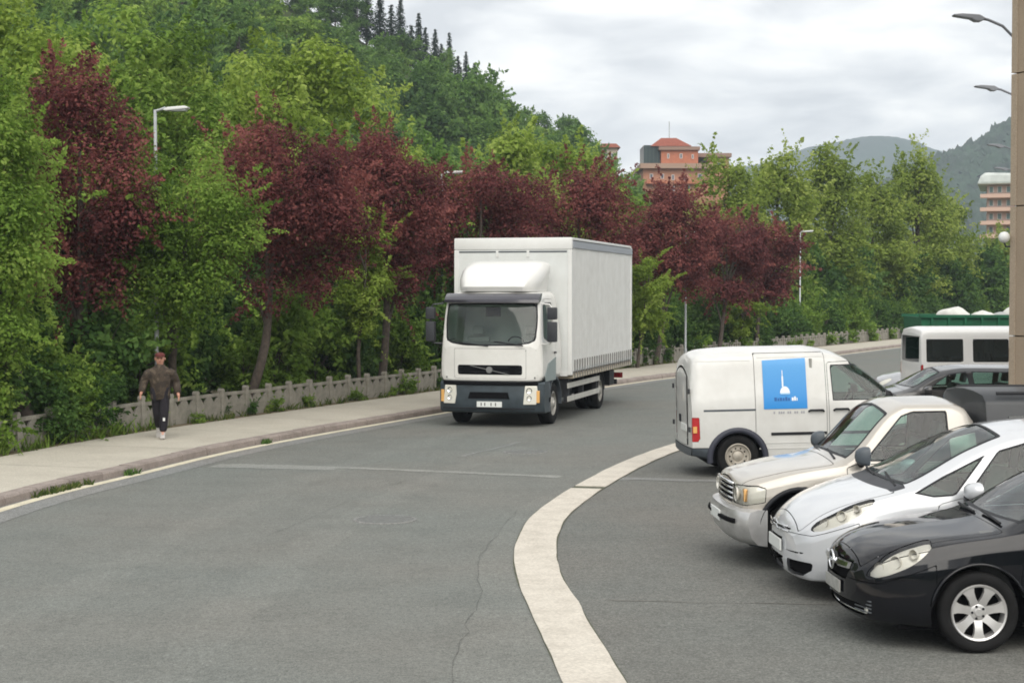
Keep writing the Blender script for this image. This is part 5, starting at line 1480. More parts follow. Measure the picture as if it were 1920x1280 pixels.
    # pavement joints (shallow grooves cut by hand, uneven)
    for y in np.arange(22, 60, 3.1):
        a_ = arc_at_y(y)
        p0, h = on_kerb(a_, .3); p1, _ = on_kerb(a_ + .02, 2.68)
        d = Vector((math.cos(h), math.sin(h), 0)) * .008
        MB().add([(p0 - d) + Vector((0, 0, .1345)), (p0 + d) + Vector((0, 0, .1345)), (p1 + d) + Vector((0, 0, .149)), (p1 - d) + Vector((0, 0, .149))], [(0, 1, 2, 3)]).build(
            'pavement_joint', plain('joint_dark', (.22, .20, .17), .95), kb)
    # gutter band and edge line along the kerb
    strip3('gutter', -.62, 0.02, .004, .004, M_GUTTER, nn=2, y1=120)
    strip3('edge_line', -.22, -.05, .008, .008, M_LINE, nn=1, y1=120)
    # sealed trench across the road, fine seams, manhole covers
    def sheet(name, pts, z, mat):
        return tag(MB().add([(x, y, z) for x, y in pts], [tuple(range(len(pts)))]).build(name, mat), kind='structure')
    def band(name, line, w, z, mat, jitter=.01, seed=1):
        L_ = spline(line, .3); rr = np.random.RandomState(seed)
        tt = np.gradient(L_, axis=0); tt /= np.linalg.norm(tt, axis=1)[:, None]; n2 = np.stack([-tt[:, 1], tt[:, 0]], 1)
        ww = (w / 2) * (1 + rr.normal(0, .25, len(L_)))[:, None]
        L2 = L_ + n2 * rr.normal(0, jitter, len(L_))[:, None]
        return ribbon(name, L2 + n2 * ww, L2 - n2 * ww, z, mat)
    yy_ = np.arange(9.5, 23.0, .3); cxl = np.interp(yy_, [9.5, 11.0, 12.2, 13.6, 15.2, 17.0, 19.0, 21.5, 23.0], [-.40, -.42, -.46, -.40, -.30, -.36, -.2, .1, .5])
    ribbon('lane_edge_patch', np.stack([cxl, yy_], 1), np.stack([np.interp(yy_, STRIP_L[:, 1], STRIP_L[:, 0]) - .03, yy_], 1), .0022, M_ASPH3)
    band('tyre_polish', [(-4.4, 12), (-4.2, 16), (-3.9, 20), (-3.2, 25), (-1.9, 30), (.2, 36)], .5, .0012, M_ASPH3, .05, 21)
    band('tyre_polish', [(-2.6, 11), (-2.5, 15), (-2.1, 20), (-1.2, 25), (.2, 30)], .5, .0013, M_ASPH3, .05, 22)
    band('trench_seal', [(-4.75, 26.9), (-3.4, 26.6), (-1.6, 26.0), (.2, 25.3), (.75, 25.05)], .24, .0042, M_SEAL, .012, 4)
    band('trench_patch', [(-5.0, 26.75), (-4.0, 26.5), (-2.9, 26.25)], .55, .0032, M_SEAL, .03, 9)
    band('lane_seam', [(-.9, 28.2), (-.35, 29.6), (.15, 31)], .09, .0042, M_GUTTER, .02, 3)
    band('lane_crack', [(-.42, 11.0), (-.46, 12.2), (-.40, 13.6), (-.30, 15.2), (-.36, 17.0), (-.2, 19.0), (.1, 21.5)], .007, .004, M_CRACK, .02, 2)
    band('lane_crack', [(-2.9, 19.0), (-2.6, 20.5), (-2.0, 23.4), (-1.1, 26.2)], .004, .004, M_CRACK, .02, 5)
    band('parking_seam', [(.9, 15.0), (3.2, 14.8), (6.5, 14.6)], .014, .002, plain('seam_rust', (.128, .118, .10), .9, noise=.3), .012, 6)
    band('parking_trench', [(1.7, 24.9), (2.6, 24.7), (3.6, 24.5)], .30, .001, M_GUTTER, .03, 7)
    for i, (x, y, r, lab) in enumerate(((-1.62, 20.35, .36, 'round iron manhole cover in the middle of the near carriageway'), (.24, 29.0, .36, 'round iron manhole cover in the road near the lorry'))):
        m = thing('manhole_cover', lab, 'manhole cover', (x, y, 0), 0, 'manhole covers in the road')
        MB().lathe([(r + .05, .002), (r + .045, .009), (r + .004, .009), (r + .004, .004)], 36, axis='z').build('collar', M_GUTTER, m)
        MB().lathe([(r, .003), (r, .0075), (0.001, .0075)], 36, axis='z').build('cover', plain('cast_iron', (.14, .145, .138), .7, metal=.1, noise=.3, nscale=20), m)
    return kb

# ------------------------------------------------------------------ precast fence
def build_fence():
    root = thing('concrete_fence', 'low precast concrete fence with triangular openings along the pavement', 'fence')
    me_post = MB()
    me_post.box(-.055, .055, -.055, .055, -.1, .60)
    me_post.prism([(-.062, .60), (.062, .60), (.062, .64), (.03, .68), (-.03, .68), (-.062, .64)], -.06, .06)
    p0 = me_post.build('fence_post', M_FENCE, root, bevel=.008)
    pn = MB(); w = .445
    pn.box(-w, w, -.022, .022, -.08, .36)
    pn.box(-w, w, -.03, .03, .50, .57)
    # solid web between two inverted triangular openings
    for a_, b_ in ((-w, -.30), (-.13, .13), (.30, w)):
        m_ = (a_ + b_) / 2; e0 = -.02 if a_ == -w else -.09; e1 = .02 if b_ == w else .09
        lo, hi = (a_ if a_ == -w else a_ - .075), (b_ if b_ == w else b_ + .075)
        pn.prism([(lo, .359), (hi, .359), (b_ if b_ == w else b_ - .04, .501), (a_ if a_ == -w else a_ + .04, .501)], -.02, .02)
    q0 = pn.build('fence_panel', M_FENCE, root)
    a = arc_at_y(22.5); rr = random.Random(4); first = True
    end = arc_at_y(128)
    while a < end:
        p, h = on_kerb(a, 3.12); q, h2 = on_kerb(a + .5, 3.12)
        for src, pos, hd in ((p0, p, h), (q0, q, h2)):
            o = src if first else src.copy()
            if not first: COL.objects.link(o)
            o.location = (pos.x, pos.y, .12 + rr.uniform(-.015, .015)); o.rotation_euler = (rr.uniform(-.03, .03), rr.uniform(-.015, .015), hd)
        first = False; a += 1.0
    return root

# ------------------------------------------------------------------ street lamps
def street_lamp(x, y, h, arm, rz, label, two=False):
    r = thing('street_lamp', label, 'street lamp', (x, y, .14), rz, 'street lamps along the pavement')
    MB().tube([(0, 0, -.1), (0, 0, .5), (0, 0, .55), (0, 0, h)], [.065, .065, .048, .032], 12).build('pole', M_GALV, r, smooth=True)
    MB().tube([(0, 0, h - .03), (arm * .5, 0, h + .0), (arm, 0, h + .04)], .028, 8).build('arm', M_GALV, r)
    hd = MB()
    hd.prism([(arm - .04, h - .01), (arm + .06, h + .045), (arm + .42, h + .07), (arm + .50, h + .045), (arm + .48, h + .01), (arm + .02, h - .03)], -.11, .11)
    ho = hd.build('lamp_head', M_LAMPW, r, bevel=.025, smooth=True)
    MB().box(arm + .10, arm + .44, -.085, .085, h - .04, h + .01).build('diffuser', plain('diffuser', (.35, .37, .38), .3), ho, bevel=.02)
    return r

def curved_lamp(x, y, h, label):
    r = thing('curved_lamp', label, 'street lamp', (x, y, 0), 0, 'lamps behind the tan building')
    MB().tube([(0, 0, 0), (0, 0, 1.0), (0, 0, h - 1.0)], [.10, .09, .06], 10).build('pole', M_GALV, r, smooth=True)
    pts = [(0, 0, h - 1.02), (-.03, 0, h - .65), (-.14, 0, h - .36), (-.34, 0, h - .16), (-.62, 0, h - .04), (-.9, 0, h)]
    MB().tube(pts, .028, 8).build('arm', plain('arm_grey', (.16, .17, .19), .5), r, smooth=True)
    MB().prism([(-.66, h - .03), (-.80, h + .045), (-1.12, h + .065), (-1.28, h + .05), (-1.26, h + .02), (-.95, h - .03), (-.86, h - .08), (-.76, h - .08)], -.10, .10).build('lamp_head', plain('head_grey', (.20, .21, .23), .45), r, bevel=.015)
    return r

# ------------------------------------------------------------------ buildings
def build_buildings():
    # tan rendered building: corner towards the road
    b = thing('tan_building', 'tan rendered building corner with panel joints at the picture edge', 'building', (8.73, 28.0, 0), R(25))
    # local +x runs back and right along one face, -y runs forward and right along the other
    H = 8.9; gap = .012
    core = MB().box(.05, 13.9, -13.9, -.05, -.1, H - .05).build('core_wall', plain('joint_shadow', (.16, .13, .10), .9), b)
    zs = [0, 2.14, 4.4, 6.7, H]
    for i in range(4):
        for j in range(4):
            x0 = j * 3.5
            MB().box(x0 + (.12 if j == 0 else gap), x0 + 3.5 - gap, -.06, 0, zs[i] + gap, zs[i + 1] - gap).build('wall_panel', M_WALL, b)
            MB().box(0, .06, -x0 - 3.5 + gap, -x0 - (.12 if j == 0 else gap), zs[i] + gap, zs[i + 1] - gap).build('wall_panel', M_WALL, b)
        MB().box(-.02, .115, -.115, .02, zs[i] + gap, zs[i + 1] - gap).build('corner_pilaster', stained('tan_corner_%d' % i, (.40, .325, .245), (.30, .24, .18), amount=.5), b)
    MB().box(-.08, 14.05, -14.05, .08, H, H + .22).build('roof_coping', M_FENCE, b)
    gl = thing('globe_lamp', 'white globe lamp on a short bracket at the tan building corner', 'lamp', (8.60, 28.0, 3.86))
    MB().lathe([(.001, -.10), (.05, -.087), (.087, -.05), (.10, 0), (.087, .05), (.05, .087), (.001, .10)], 20, axis='z').build('globe', M_LAMPW, gl, smooth=True)
    MB().tube([(0, 0, -.09), (.03, .0, -.16), (.14, .02, -.16)], .018, 8).build('bracket', M_DARK, gl)
    # brick tower block far down the valley
    t = thing('brick_tower_building', 'orange brick apartment building with hipped red roof rising behind trees', 'building', (23.66, 235.0, 0), 0)
    brick = plain('brick_orange', (.43, .155, .085), .85, noise=.15, nscale=2)
    brick2 = plain('brick_pale', (.43, .215, .135), .85, noise=.15, nscale=2)
    eav = plain('eaves_brown', (.27, .175, .135), .8)
    tile = plain('roof_tile', (.36, .115, .075), .8, noise=.2, nscale=3)
    MB().box(-2.19, 3.13, -4, 5, 0, 23.34).build('tower_wall', brick, t)
    MB().box(-2.51, 3.37, -4.4, 5.4, 23.34, 23.82).build('tower_eaves', eav, t)
    rf = MB(); a0, a1, z0, z1 = -3.68, 2.27, 23.97, 25.54
    rf.add([(a0, -3.5, z0), (a1, -3.5, z0), (a1, 6, z0), (a0, 6, z0), (-1.72, 1, z1), (0.47, 1, z1)], [(0, 1, 5, 4), (1, 2, 5), (2, 3, 4, 5), (3, 0, 4), (3, 2, 1, 0)])
    ro = rf.build('hipped_roof', tile, t)
    for i in range(9):
        y_ = z0 + (z1 - z0) * (i + .5) / 9; k = (i + .5) / 9
        MB().box(a0 + (-1.72 - a0) * k, a1 + (0.47 - a1) * k, -3.56 + 4.5 * k, -3.46 + 4.5 * k, y_, y_ + .06).build('tile_course', tile, ro)
    MB().tube([(-0.55, 1, z1), (-0.55, 1, 27.97)], .06, 6).build('aerial', M_GALV, t)
    MB().box(-4.62, -2.27, -3, 4, 21.39, 24.13).build('glazed_bay', plain('bay_dark', (.025, .045, .045), .3), t)
    for u in (-4.31, -3.76, -3.21, -2.66): MB().box(u, u + .08, -3.05, -2.98, 21.39, 24.13).build('bay_mullion', plain('bay_frame', (.05, .08, .075), .5), t)
    MB().box(-4.86, 4.70, -5, 8, 0, 20.60).build('main_wall', brick2, t)
    MB().box(-5.33, 5.01, -5.8, 8.6, 20.60, 21.31).build('main_eaves', plain('eaves_pale', (.36, .24, .18), .8), t)
    MB().box(4.70, 7.83, -2, 9, 0, 22.48).build('wing_wall', brick2, t)
    MB().box(3.29, 8.15, -2.6, 9.5, 22.48, 23.03).build('wing_eaves', eav, t)
    pane = plain('far_pane', (.10, .12, .15), .15); fr_ = plain('far_frame', (.62, .60, .58), .6)
    for (u, v, w_, h_, yy) in ((0.47, 22.48, 0.39, 0.71, -4), (-1.33, 22.48, 0.31, 0.71, -4), (2.19, 22.41, 0.31, 0.63, -4), (-3.92, 19.51, 0.47, 0.71, -5), (-2.35, 19.51, 0.47, 0.71, -5), (-0.78, 19.35, 0.39, 0.78, -5), (1.02, 19.19, 0.47, 0.78, -5), (2.98, 19.51, 0.63, 0.71, -5), (-0.78, 17.78, 0.47, 0.71, -5), (1.41, 17.78, 0.47, 0.71, -5), (6.11, 21.39, 0.55, 0.71, -2)):
        w = MB().box(u, u + w_, yy - .08, yy + .02, v - h_ / 2, v + h_ / 2).build('window', fr_, t)
        MB().box(u + .08, u + w_ - .08, yy - .11, yy - .07, v - h_ / 2 + .08, v + h_ / 2 - .08).build('pane', pane, w)
    for (u0, u1, v) in ((-0.55, 2.98, 18.80), (-4.47, -1.33, 18.80), (-0.55, 2.98, 17.08)):
        MB().box(u0, u1, -6.0, -5.0, v - .4, v).build('balcony', brick, t)
    # pale house peeping out beside the hill
    h = thing('cream_house', 'cream house with red eaves showing beside the wooded hill', 'house', (15.72, 262.0, -1.6), 0)
    MB().box(-1.57, 1.31, -3, 4, 0, 27.79).build('wall', plain('cream_wall', (.58, .48, .38), .8), h)
    MB().prism([(-1.92, 27.79), (1.75, 27.79), (1.05, 28.40), (-1.22, 28.40)], -3.8, 4.8).build('roof', tile, h)
    for u, v in ((0.26, 26.48), (-0.70, 26.48)):
        w = MB().box(u, u + .35, -3.1, -2.95, v - .44, v + .44).build('window', fr_, h)
        MB().box(u + .06, u + .29, -3.14, -3.08, v - .38, v + .38).build('pane', pane, w)
    # white roofed flats at the far right
    g = thing('pink_flats', 'pink and white apartment block with pale roof beyond the trees', 'building', (58.27, 190.0, 0), -R(17.5))
    MB().box(-1.90, 5.07, 0, 12, 0, 15.57).build('wall', plain('pale_pink', (.52, .40, .35), .8), g)
    rf = MB().prism([(-3.04, 15.63), (5.70, 15.63), (5.07, 16.71), (-2.15, 17.02), (-2.66, 16.58)], -1.5, 13)
    rf.build('roof', plain('pale_roof', (.62, .66, .64), .6, noise=.15, nscale=1), g, bevel=.3)
    for v in (14.49, 12.91, 11.32, 9.74):
        MB().box(-2.66, 4.43, -1.4, 0, v - .44, v).build('balcony', plain('balcony_pink', (.58, .40, .32), .8), g)
        for u in (-1.71, -0.76, 0.25):
            w = MB().box(u, u + .57, -.1, .04, v + .19, v + .95).build('window', fr_, g)
            MB().box(u + .1, u + .47, -.14, -.08, v + .25, v + .89).build('pane', plain('far_pane_green', (.12, .20, .19), .2), w)
    for v in (14.49, 12.91, 11.32, 9.74):
        for y_ in (1.6, 5.0, 8.4):
            w = MB().box(-2.00, -1.86, y_, y_ + 1.5, v + .1, v + 1.1).build('window', fr_, g)
            MB().box(-2.04, -1.98, y_ + .12, y_ + 1.38, v + .2, v + 1.0).build('pane', plain('far_pane_green', (.12, .20, .19), .2), w)
    # green skip with sacks
    s = thing('green_skip', 'tall green metal skip standing behind the white minibus', 'skip', (13.9, 45.2, 0), 0)
    grn = plain('skip_green', (.010, .115, .055), .5, noise=.25, nscale=3)
    MB().prism([(-2.45, .25), (2.45, .25), (2.6, 2.22), (-2.6, 2.22)], -1.0, -.95).build('side_panel', grn, s)
    MB().prism([(-2.45, .25), (2.45, .25), (2.6, 2.22), (-2.6, 2.22)], .95, 1.0).build('side_panel', grn, s)
    for sg in (-1, 1): MB().prism([(sg * 2.45, .25), (sg * 2.40, .25), (sg * 2.55, 2.22), (sg * 2.6, 2.22)], -.95, .95).build('end_panel', grn, s)
    MB().box(-2.4, 2.4, -.95, .95, .25, .32).build('floor_plate', grn, s)
    for x in np.arange(-2.3, 2.4, .46): MB().box(x - .03, x + .03, -1.06, -1.0, .3, 2.2).build('rib', grn, s)
    MB().box(-2.65, 2.65, -1.07, -.94, 2.2, 2.28).build('rim', grn, s)
    MB().box(-2.65, 2.65, .94, 1.07, 2.2, 2.28).build('rim', grn, s)
    for x in (-1.9, 1.9): MB().box(x - .1, x + .1, -.9, .9, 0, .25).build('skid', M_DARK, s)
    MB().box(-2.38, 2.38, -.93, .93, .33, 2.05).build('waste_fill', plain('waste', (.12, .10, .08), .9, noise=.4), s)
    rr = random.Random(12)
    sack_m = plain('sack_white', (.66, .66, .62), .7, noise=.2, nscale=4)
    labs = ['white sack at the open end of the green skip', 'small white sack second along the skip rim', 'grey white sack in the middle of the skip load',
            'largest white sack heaped on the green skip', 'white sack against the building end of the skip']
    for i, (x, r, m) in enumerate(((-1.55, .34, sack_m), (-.75, .26, sack_m), (-.2, .24, plain('sack_grey', (.35, .37, .36), .7)), (.45, .42, sack_m), (1.3, .36, sack_m))):
        bm = bmesh.new(); bmesh.ops.create_icosphere(bm, subdivisions=3, radius=1)
        for v in bm.verts:
            k = 1 + .12 * math.sin(v.co.x * 5 + i) * math.cos(v.co.y * 4 - i) + rr.uniform(-.03, .03)
            v.co = Vector((v.co.x * r * 1.35 * k, v.co.y * r * k, max(v.co.z, -.7) * r * .75 * k))
        me = bpy.data.meshes.new('sack'); bm.to_mesh(me); bm.free(); me.materials.append(m)
        me.polygons.foreach_set('use_smooth', np.ones(len(me.polygons), bool))
        o = link('sack', me, None, (13.9 + x, 44.75, 2.05 + r * .52))
        tag(o, labs[i], 'sack', 'sacks on the skip')

# ------------------------------------------------------------------ foliage
LM = {
    'plum': leaf_mat('leaf_plum', (.088, .029, .031), (.190, .060, .060), (.33, .125, .105), .44),
    'green': leaf_mat('leaf_green', (.085, .150, .024), (.185, .305, .050), (.33, .45, .10), .5),
    'bright': leaf_mat('leaf_bright', (.135, .205, .030), (.275, .385, .062), (.42, .52, .13), .52),
    'alder': leaf_mat('leaf_alder', (.135, .195, .034), (.250, .335, .064), (.40, .47, .12), .5),
    'dark': leaf_mat('leaf_dark', (.036, .082, .022), (.082, .165, .040), (.160, .265, .066), .44),
    'wood': leaf_mat('leaf_wood', (.070, .145, .034), (.140, .255, .058), (.23, .36, .09), .48),
    'conifer': leaf_mat('leaf_conifer', (0.0120, 0.0264, 0.0144), (0.0240, 0.0504, 0.0264), (0.0408, 0.0744, 0.0360), 0.2),
    'grass': leaf_mat('leaf_grass', (0.0495, 0.0825, 0.0198), (0.0935, 0.1375, 0.0330), (0.1760, 0.1870, 0.0660), 0.4),
}

def unit(a): return a / (np.linalg.norm(a, axis=1)[:, None] + 1e-12)

def leaf_quads(rs, pos, nrm, size, aspect=.55):
    n = len(pos)
    t = unit(np.cross(nrm, rs.normal(size=(n, 3)))); w = np.cross(nrm, t)
    L = (size * .5)[:, None]; B = L * aspect
    fold = nrm * B * .25
    V = np.stack([pos - t * L, pos + w * B + fold, pos + t * L, pos - w * B + fold], 1).reshape(-1, 3)
    return V, np.arange(n * 4).reshape(n, 4)

def crown_mesh(name, seed, ctr, rad, n_leaf, leaf, mat, clumps=40, rc=(.24, .40), spray=40, spray_len=(.5, 1.1), flat=.85, up=.5, bottom=-1.0, taper=0.0):
    """leaves in clumps through an ellipsoid, with loose shoots breaking the outline"""
    rs = np.random.RandomState(seed); ctr = np.array(ctr, float); rad = np.array(rad, float)
    d = unit(rs.normal(size=(clumps, 3))); d[:, 2] = np.where(d[:, 2] < bottom, -d[:, 2], d[:, 2])
    r = rs.uniform(.25, 1, clumps)**.45 * .86
    q = d * r[:, None]
    if taper: q[:, :2] *= (1 - taper * np.clip(q[:, 2:3] * .5 + .5, 0, 1))
    C = ctr + q * rad
    mean = rad.mean(); R_ = rs.uniform(*rc, clumps) * mean
    ctint = rs.uniform(.16, .78, clumps) + rs.uniform(-.08, .08)
    pw = R_**2; pw /= pw.sum()
    ns = int(n_leaf * .14) if spray else 0; nm = n_leaf - ns
    k = rs.choice(clumps, nm, p=pw)
    dd = unit(rs.normal(size=(nm, 3))); dd[:, 2] = np.where(rs.rand(nm) < .35, np.abs(dd[:, 2]), dd[:, 2])
    rr = R_[k] * rs.uniform(.2, 1, nm)**.42
    lump = 1 + .22 * np.sin(dd[:, 0] * 5 + k) * np.cos(dd[:, 1] * 6 + k * 2)
    pos = C[k] + dd * (rr * lump)[:, None] * np.array([1, 1, flat])
    nrm = unit(dd * .8 + np.array([0, 0, up]) + rs.normal(size=(nm, 3)) * .34)
    tint = ctint[k] + rs.normal(0, .17, nm)
    if ns:
        sp = spray; j = rs.randint(0, sp, ns)
        ki = rs.choice(clumps, sp, p=pw); sd = unit(rs.normal(size=(sp, 3)) * .6 + unit(C[ki] - ctr) + np.array([0, 0, .45]))
        st = C[ki] + sd * (R_[ki] * .8)[:, None]; ln = rs.uniform(*spray_len, sp)
        u = rs.rand(ns)
        p2 = st[j] + sd[j] * (u * ln[j])[:, None] + rs.normal(size=(ns, 3)) * (.10 * (1.2 - u) * mean * .35)[:, None] + np.array([0, 0, -.12]) * (u**2 * ln[j])[:, None]
        pos = np.vstack([pos, p2]); nrm = np.vstack([nrm, unit(rs.normal(size=(ns, 3)) + np.array([0, 0, .6]))])
        tint = np.concatenate([tint, ctint[ki][j] + .12 + rs.normal(0, .15, ns)])
    size = leaf * rs.uniform(.6, 1.45, len(pos))
    keep = pos[:, 2] > .05
    pos, nrm, tint, size = pos[keep], nrm[keep], tint[keep], size[keep]
    V, F = leaf_quads(rs, pos, nrm, size)
    return np_mesh(name, V, F, mat, tint=np.repeat(np.clip(tint, 0, 1), 4)), C

def trunk_mesh(name, seed, base, ctr, rad, C, r0=.13, limbs=8, lean=0.0, forks=True):
    rr = random.Random(seed); mb = MB()
    b = Vector(base); c = Vector(ctr); top = c + Vector((0, 0, rad[2] * .45))
    p1 = b.lerp(c, .35) + Vector((rr.uniform(-.12, .12), rr.uniform(-.1, .1), 0)); p2 = b.lerp(c, .75) + Vector((rr.uniform(-.12, .12), rr.uniform(-.1, .1), 0))
    path = spline([tuple(b + Vector((0, 0, -.25))), tuple(b + Vector((0, 0, .15))), tuple(p1), tuple(p2), tuple(c), tuple(top)], .35)
    n = len(path); rads = [r0 * (1.35 if i == 0 else 1.12 if i == 1 else 1) * (1 - .8 * i / n) for i in range(n)]
    mb.tube(path, rads, 9)
    order = sorted(range(len(C)), key=lambda i: rr.random())[:limbs]
    for i in order:
        e = Vector(C[i]); s = Vector(path[int(n * rr.uniform(.35, .8))])
        m = s.lerp(e, .5) + Vector((rr.uniform(-.1, .1), rr.uniform(-.1, .1), .12 * (e - s).length))
        mb.tube(spline([tuple(s), tuple(m), tuple(e)], .4), np.linspace(r0 * .42, r0 * .08, len(spline([tuple(s), tuple(m), tuple(e)], .4))), 6)
    o = mb.build(name, M_BARK, None, smooth=True)
    me = o.data; bpy.data.objects.remove(o)
    return me

def tree(name, label, group, x, y, ctr, rad, kind, n_leaf, leaf, seed, base_off=(0, 0), r0=.13, z0=.12, cat='tree', **kw):
    t = thing(name, label, cat, (x, y, z0), 0, group)
    me, C = crown_mesh('crown', seed, ctr, rad, n_leaf, leaf, LM[kind], **kw)
    tm = trunk_mesh('trunk', seed, (base_off[0], base_off[1], 0), ctr, rad, C, r0)
    link('trunk', tm, t); link('crown', me, t)
    return t

def build_roadside_trees():
    G = 'trees along the pavement'
    # near green tree leaning away to the side
    tree('leaning_green_tree', 'leaning green tree with dark slanting trunk at the near end of the row', G, -8.75, 29.0, (-.75, -.6, 4.2), (1.5, 1.4, 2.75), 'green', 39900, 0.087, 11, r0=.20, spray=70, clumps=60)
    tree('low_green_tree', 'drooping green tree low over the verge beneath the leaning tree', G, -9.4, 27.4, (-.1, .0, 1.9), (1.1, 1.0, 1.7), 'green', 17100, 0.084, 12, r0=.08, spray=40, clumps=36)
    tree('plum_tree', 'dark red plum tree just behind the leaning green tree', G, -8.75, 32.3, (.05, 0, 4.75), (1.45, 1.2, 2.6), 'plum', 34000, 0.084, 29, r0=.13, spray=90, spray_len=(.4, .9), clumps=70, rc=(.26, .42))
    tree('green_street_tree', 'green tree crowding round the first street lamp by the walker', G, -7.3, 34.6, (.45, -1.0, 3.9), (1.60, 1.3, 2.3), 'green', 32300, 0.084, 31, r0=.12, spray=80, clumps=50)
    tree('plum_tree', 'large dark red plum tree with bare trunk in front of the fence', G, -6.12, 37.0, (.85, .3, 4.55), (2.05, 1.6, 2.5), 'plum', 41800, 0.084, 22, base_off=(0, 0), r0=.14, spray=110, spray_len=(.4, 1.0), clumps=60)
    tree('slender_green_tree', 'slender bright green sapling between two dark red plum trees', G, -3.95, 41.6, (.15, 0, 3.3), (.72, .7, 1.9), 'bright', 14250, 0.084, 32, r0=.07, spray=40, clumps=26)
    tree('plum_tree', 'dark red plum tree with leaning trunk just before the lorry mirror', G, -3.55, 43.2, (.10, 0, 4.75), (1.65, 1.5, 2.5), 'plum', 34200, 0.091, 23, r0=.14, spray=110, spray_len=(.4, 1.0), clumps=52)
    tree('plum_tree', 'dark red plum tree rising over the front of the lorry box', G, -.75, 49.0, (-.2, 0, 4.9), (2.15, 1.7, 2.3), 'plum', 28500, 0.098, 24, r0=.13, spray=90, clumps=48)
    tree('plum_tree', 'dark red plum tree rising over the back of the lorry box', G, 2.2, 55.3, (.1, 0, 4.9), (2.4, 1.8, 2.35), 'plum', 28500, 0.105, 25, r0=.13, spray=90, clumps=48)
    tree('plum_tree', 'tall dark red plum tree right behind the lorry tail', G, 5.55, 61.5, (.5, 0, 4.6), (1.9, 1.7, 2.4), 'plum', 26600, 0.112, 26, r0=.13, spray=80, clumps=46)
    tree('plum_tree', 'smaller dark red plum tree above the panel van roof', G, 8.75, 67.6, (.3, 0, 4.0), (1.75, 1.5, 2.05), 'plum', 20900, 0.119, 27, r0=.12, spray=70, clumps=40)
    tree('plum_tree', 'last dark red plum tree of the row, beside the far street lamp', G, 11.3, 73.8, (.4, 0, 4.2), (1.85, 1.6, 2.2), 'plum', 20900, 0.126, 28, r0=.12, spray=70, clumps=40)
    tree('bright_green_tree', 'small bright green tree peeping out behind the lorry tail', G, 4.6, 58.5, (.25, 0, 2.7), (1.0, .9, 1.5), 'bright', 13300, 0.098, 33, r0=.08, spray=30, clumps=26)
    tree('young_green_tree', 'young light green tree under the plum trees above the van roof', G, 10.2, 71.8, (.1, 0, 1.9), (1.0, .9, 1.25), 'bright', 10450, 0.105, 34, r0=.07, spray=40, clumps=24)

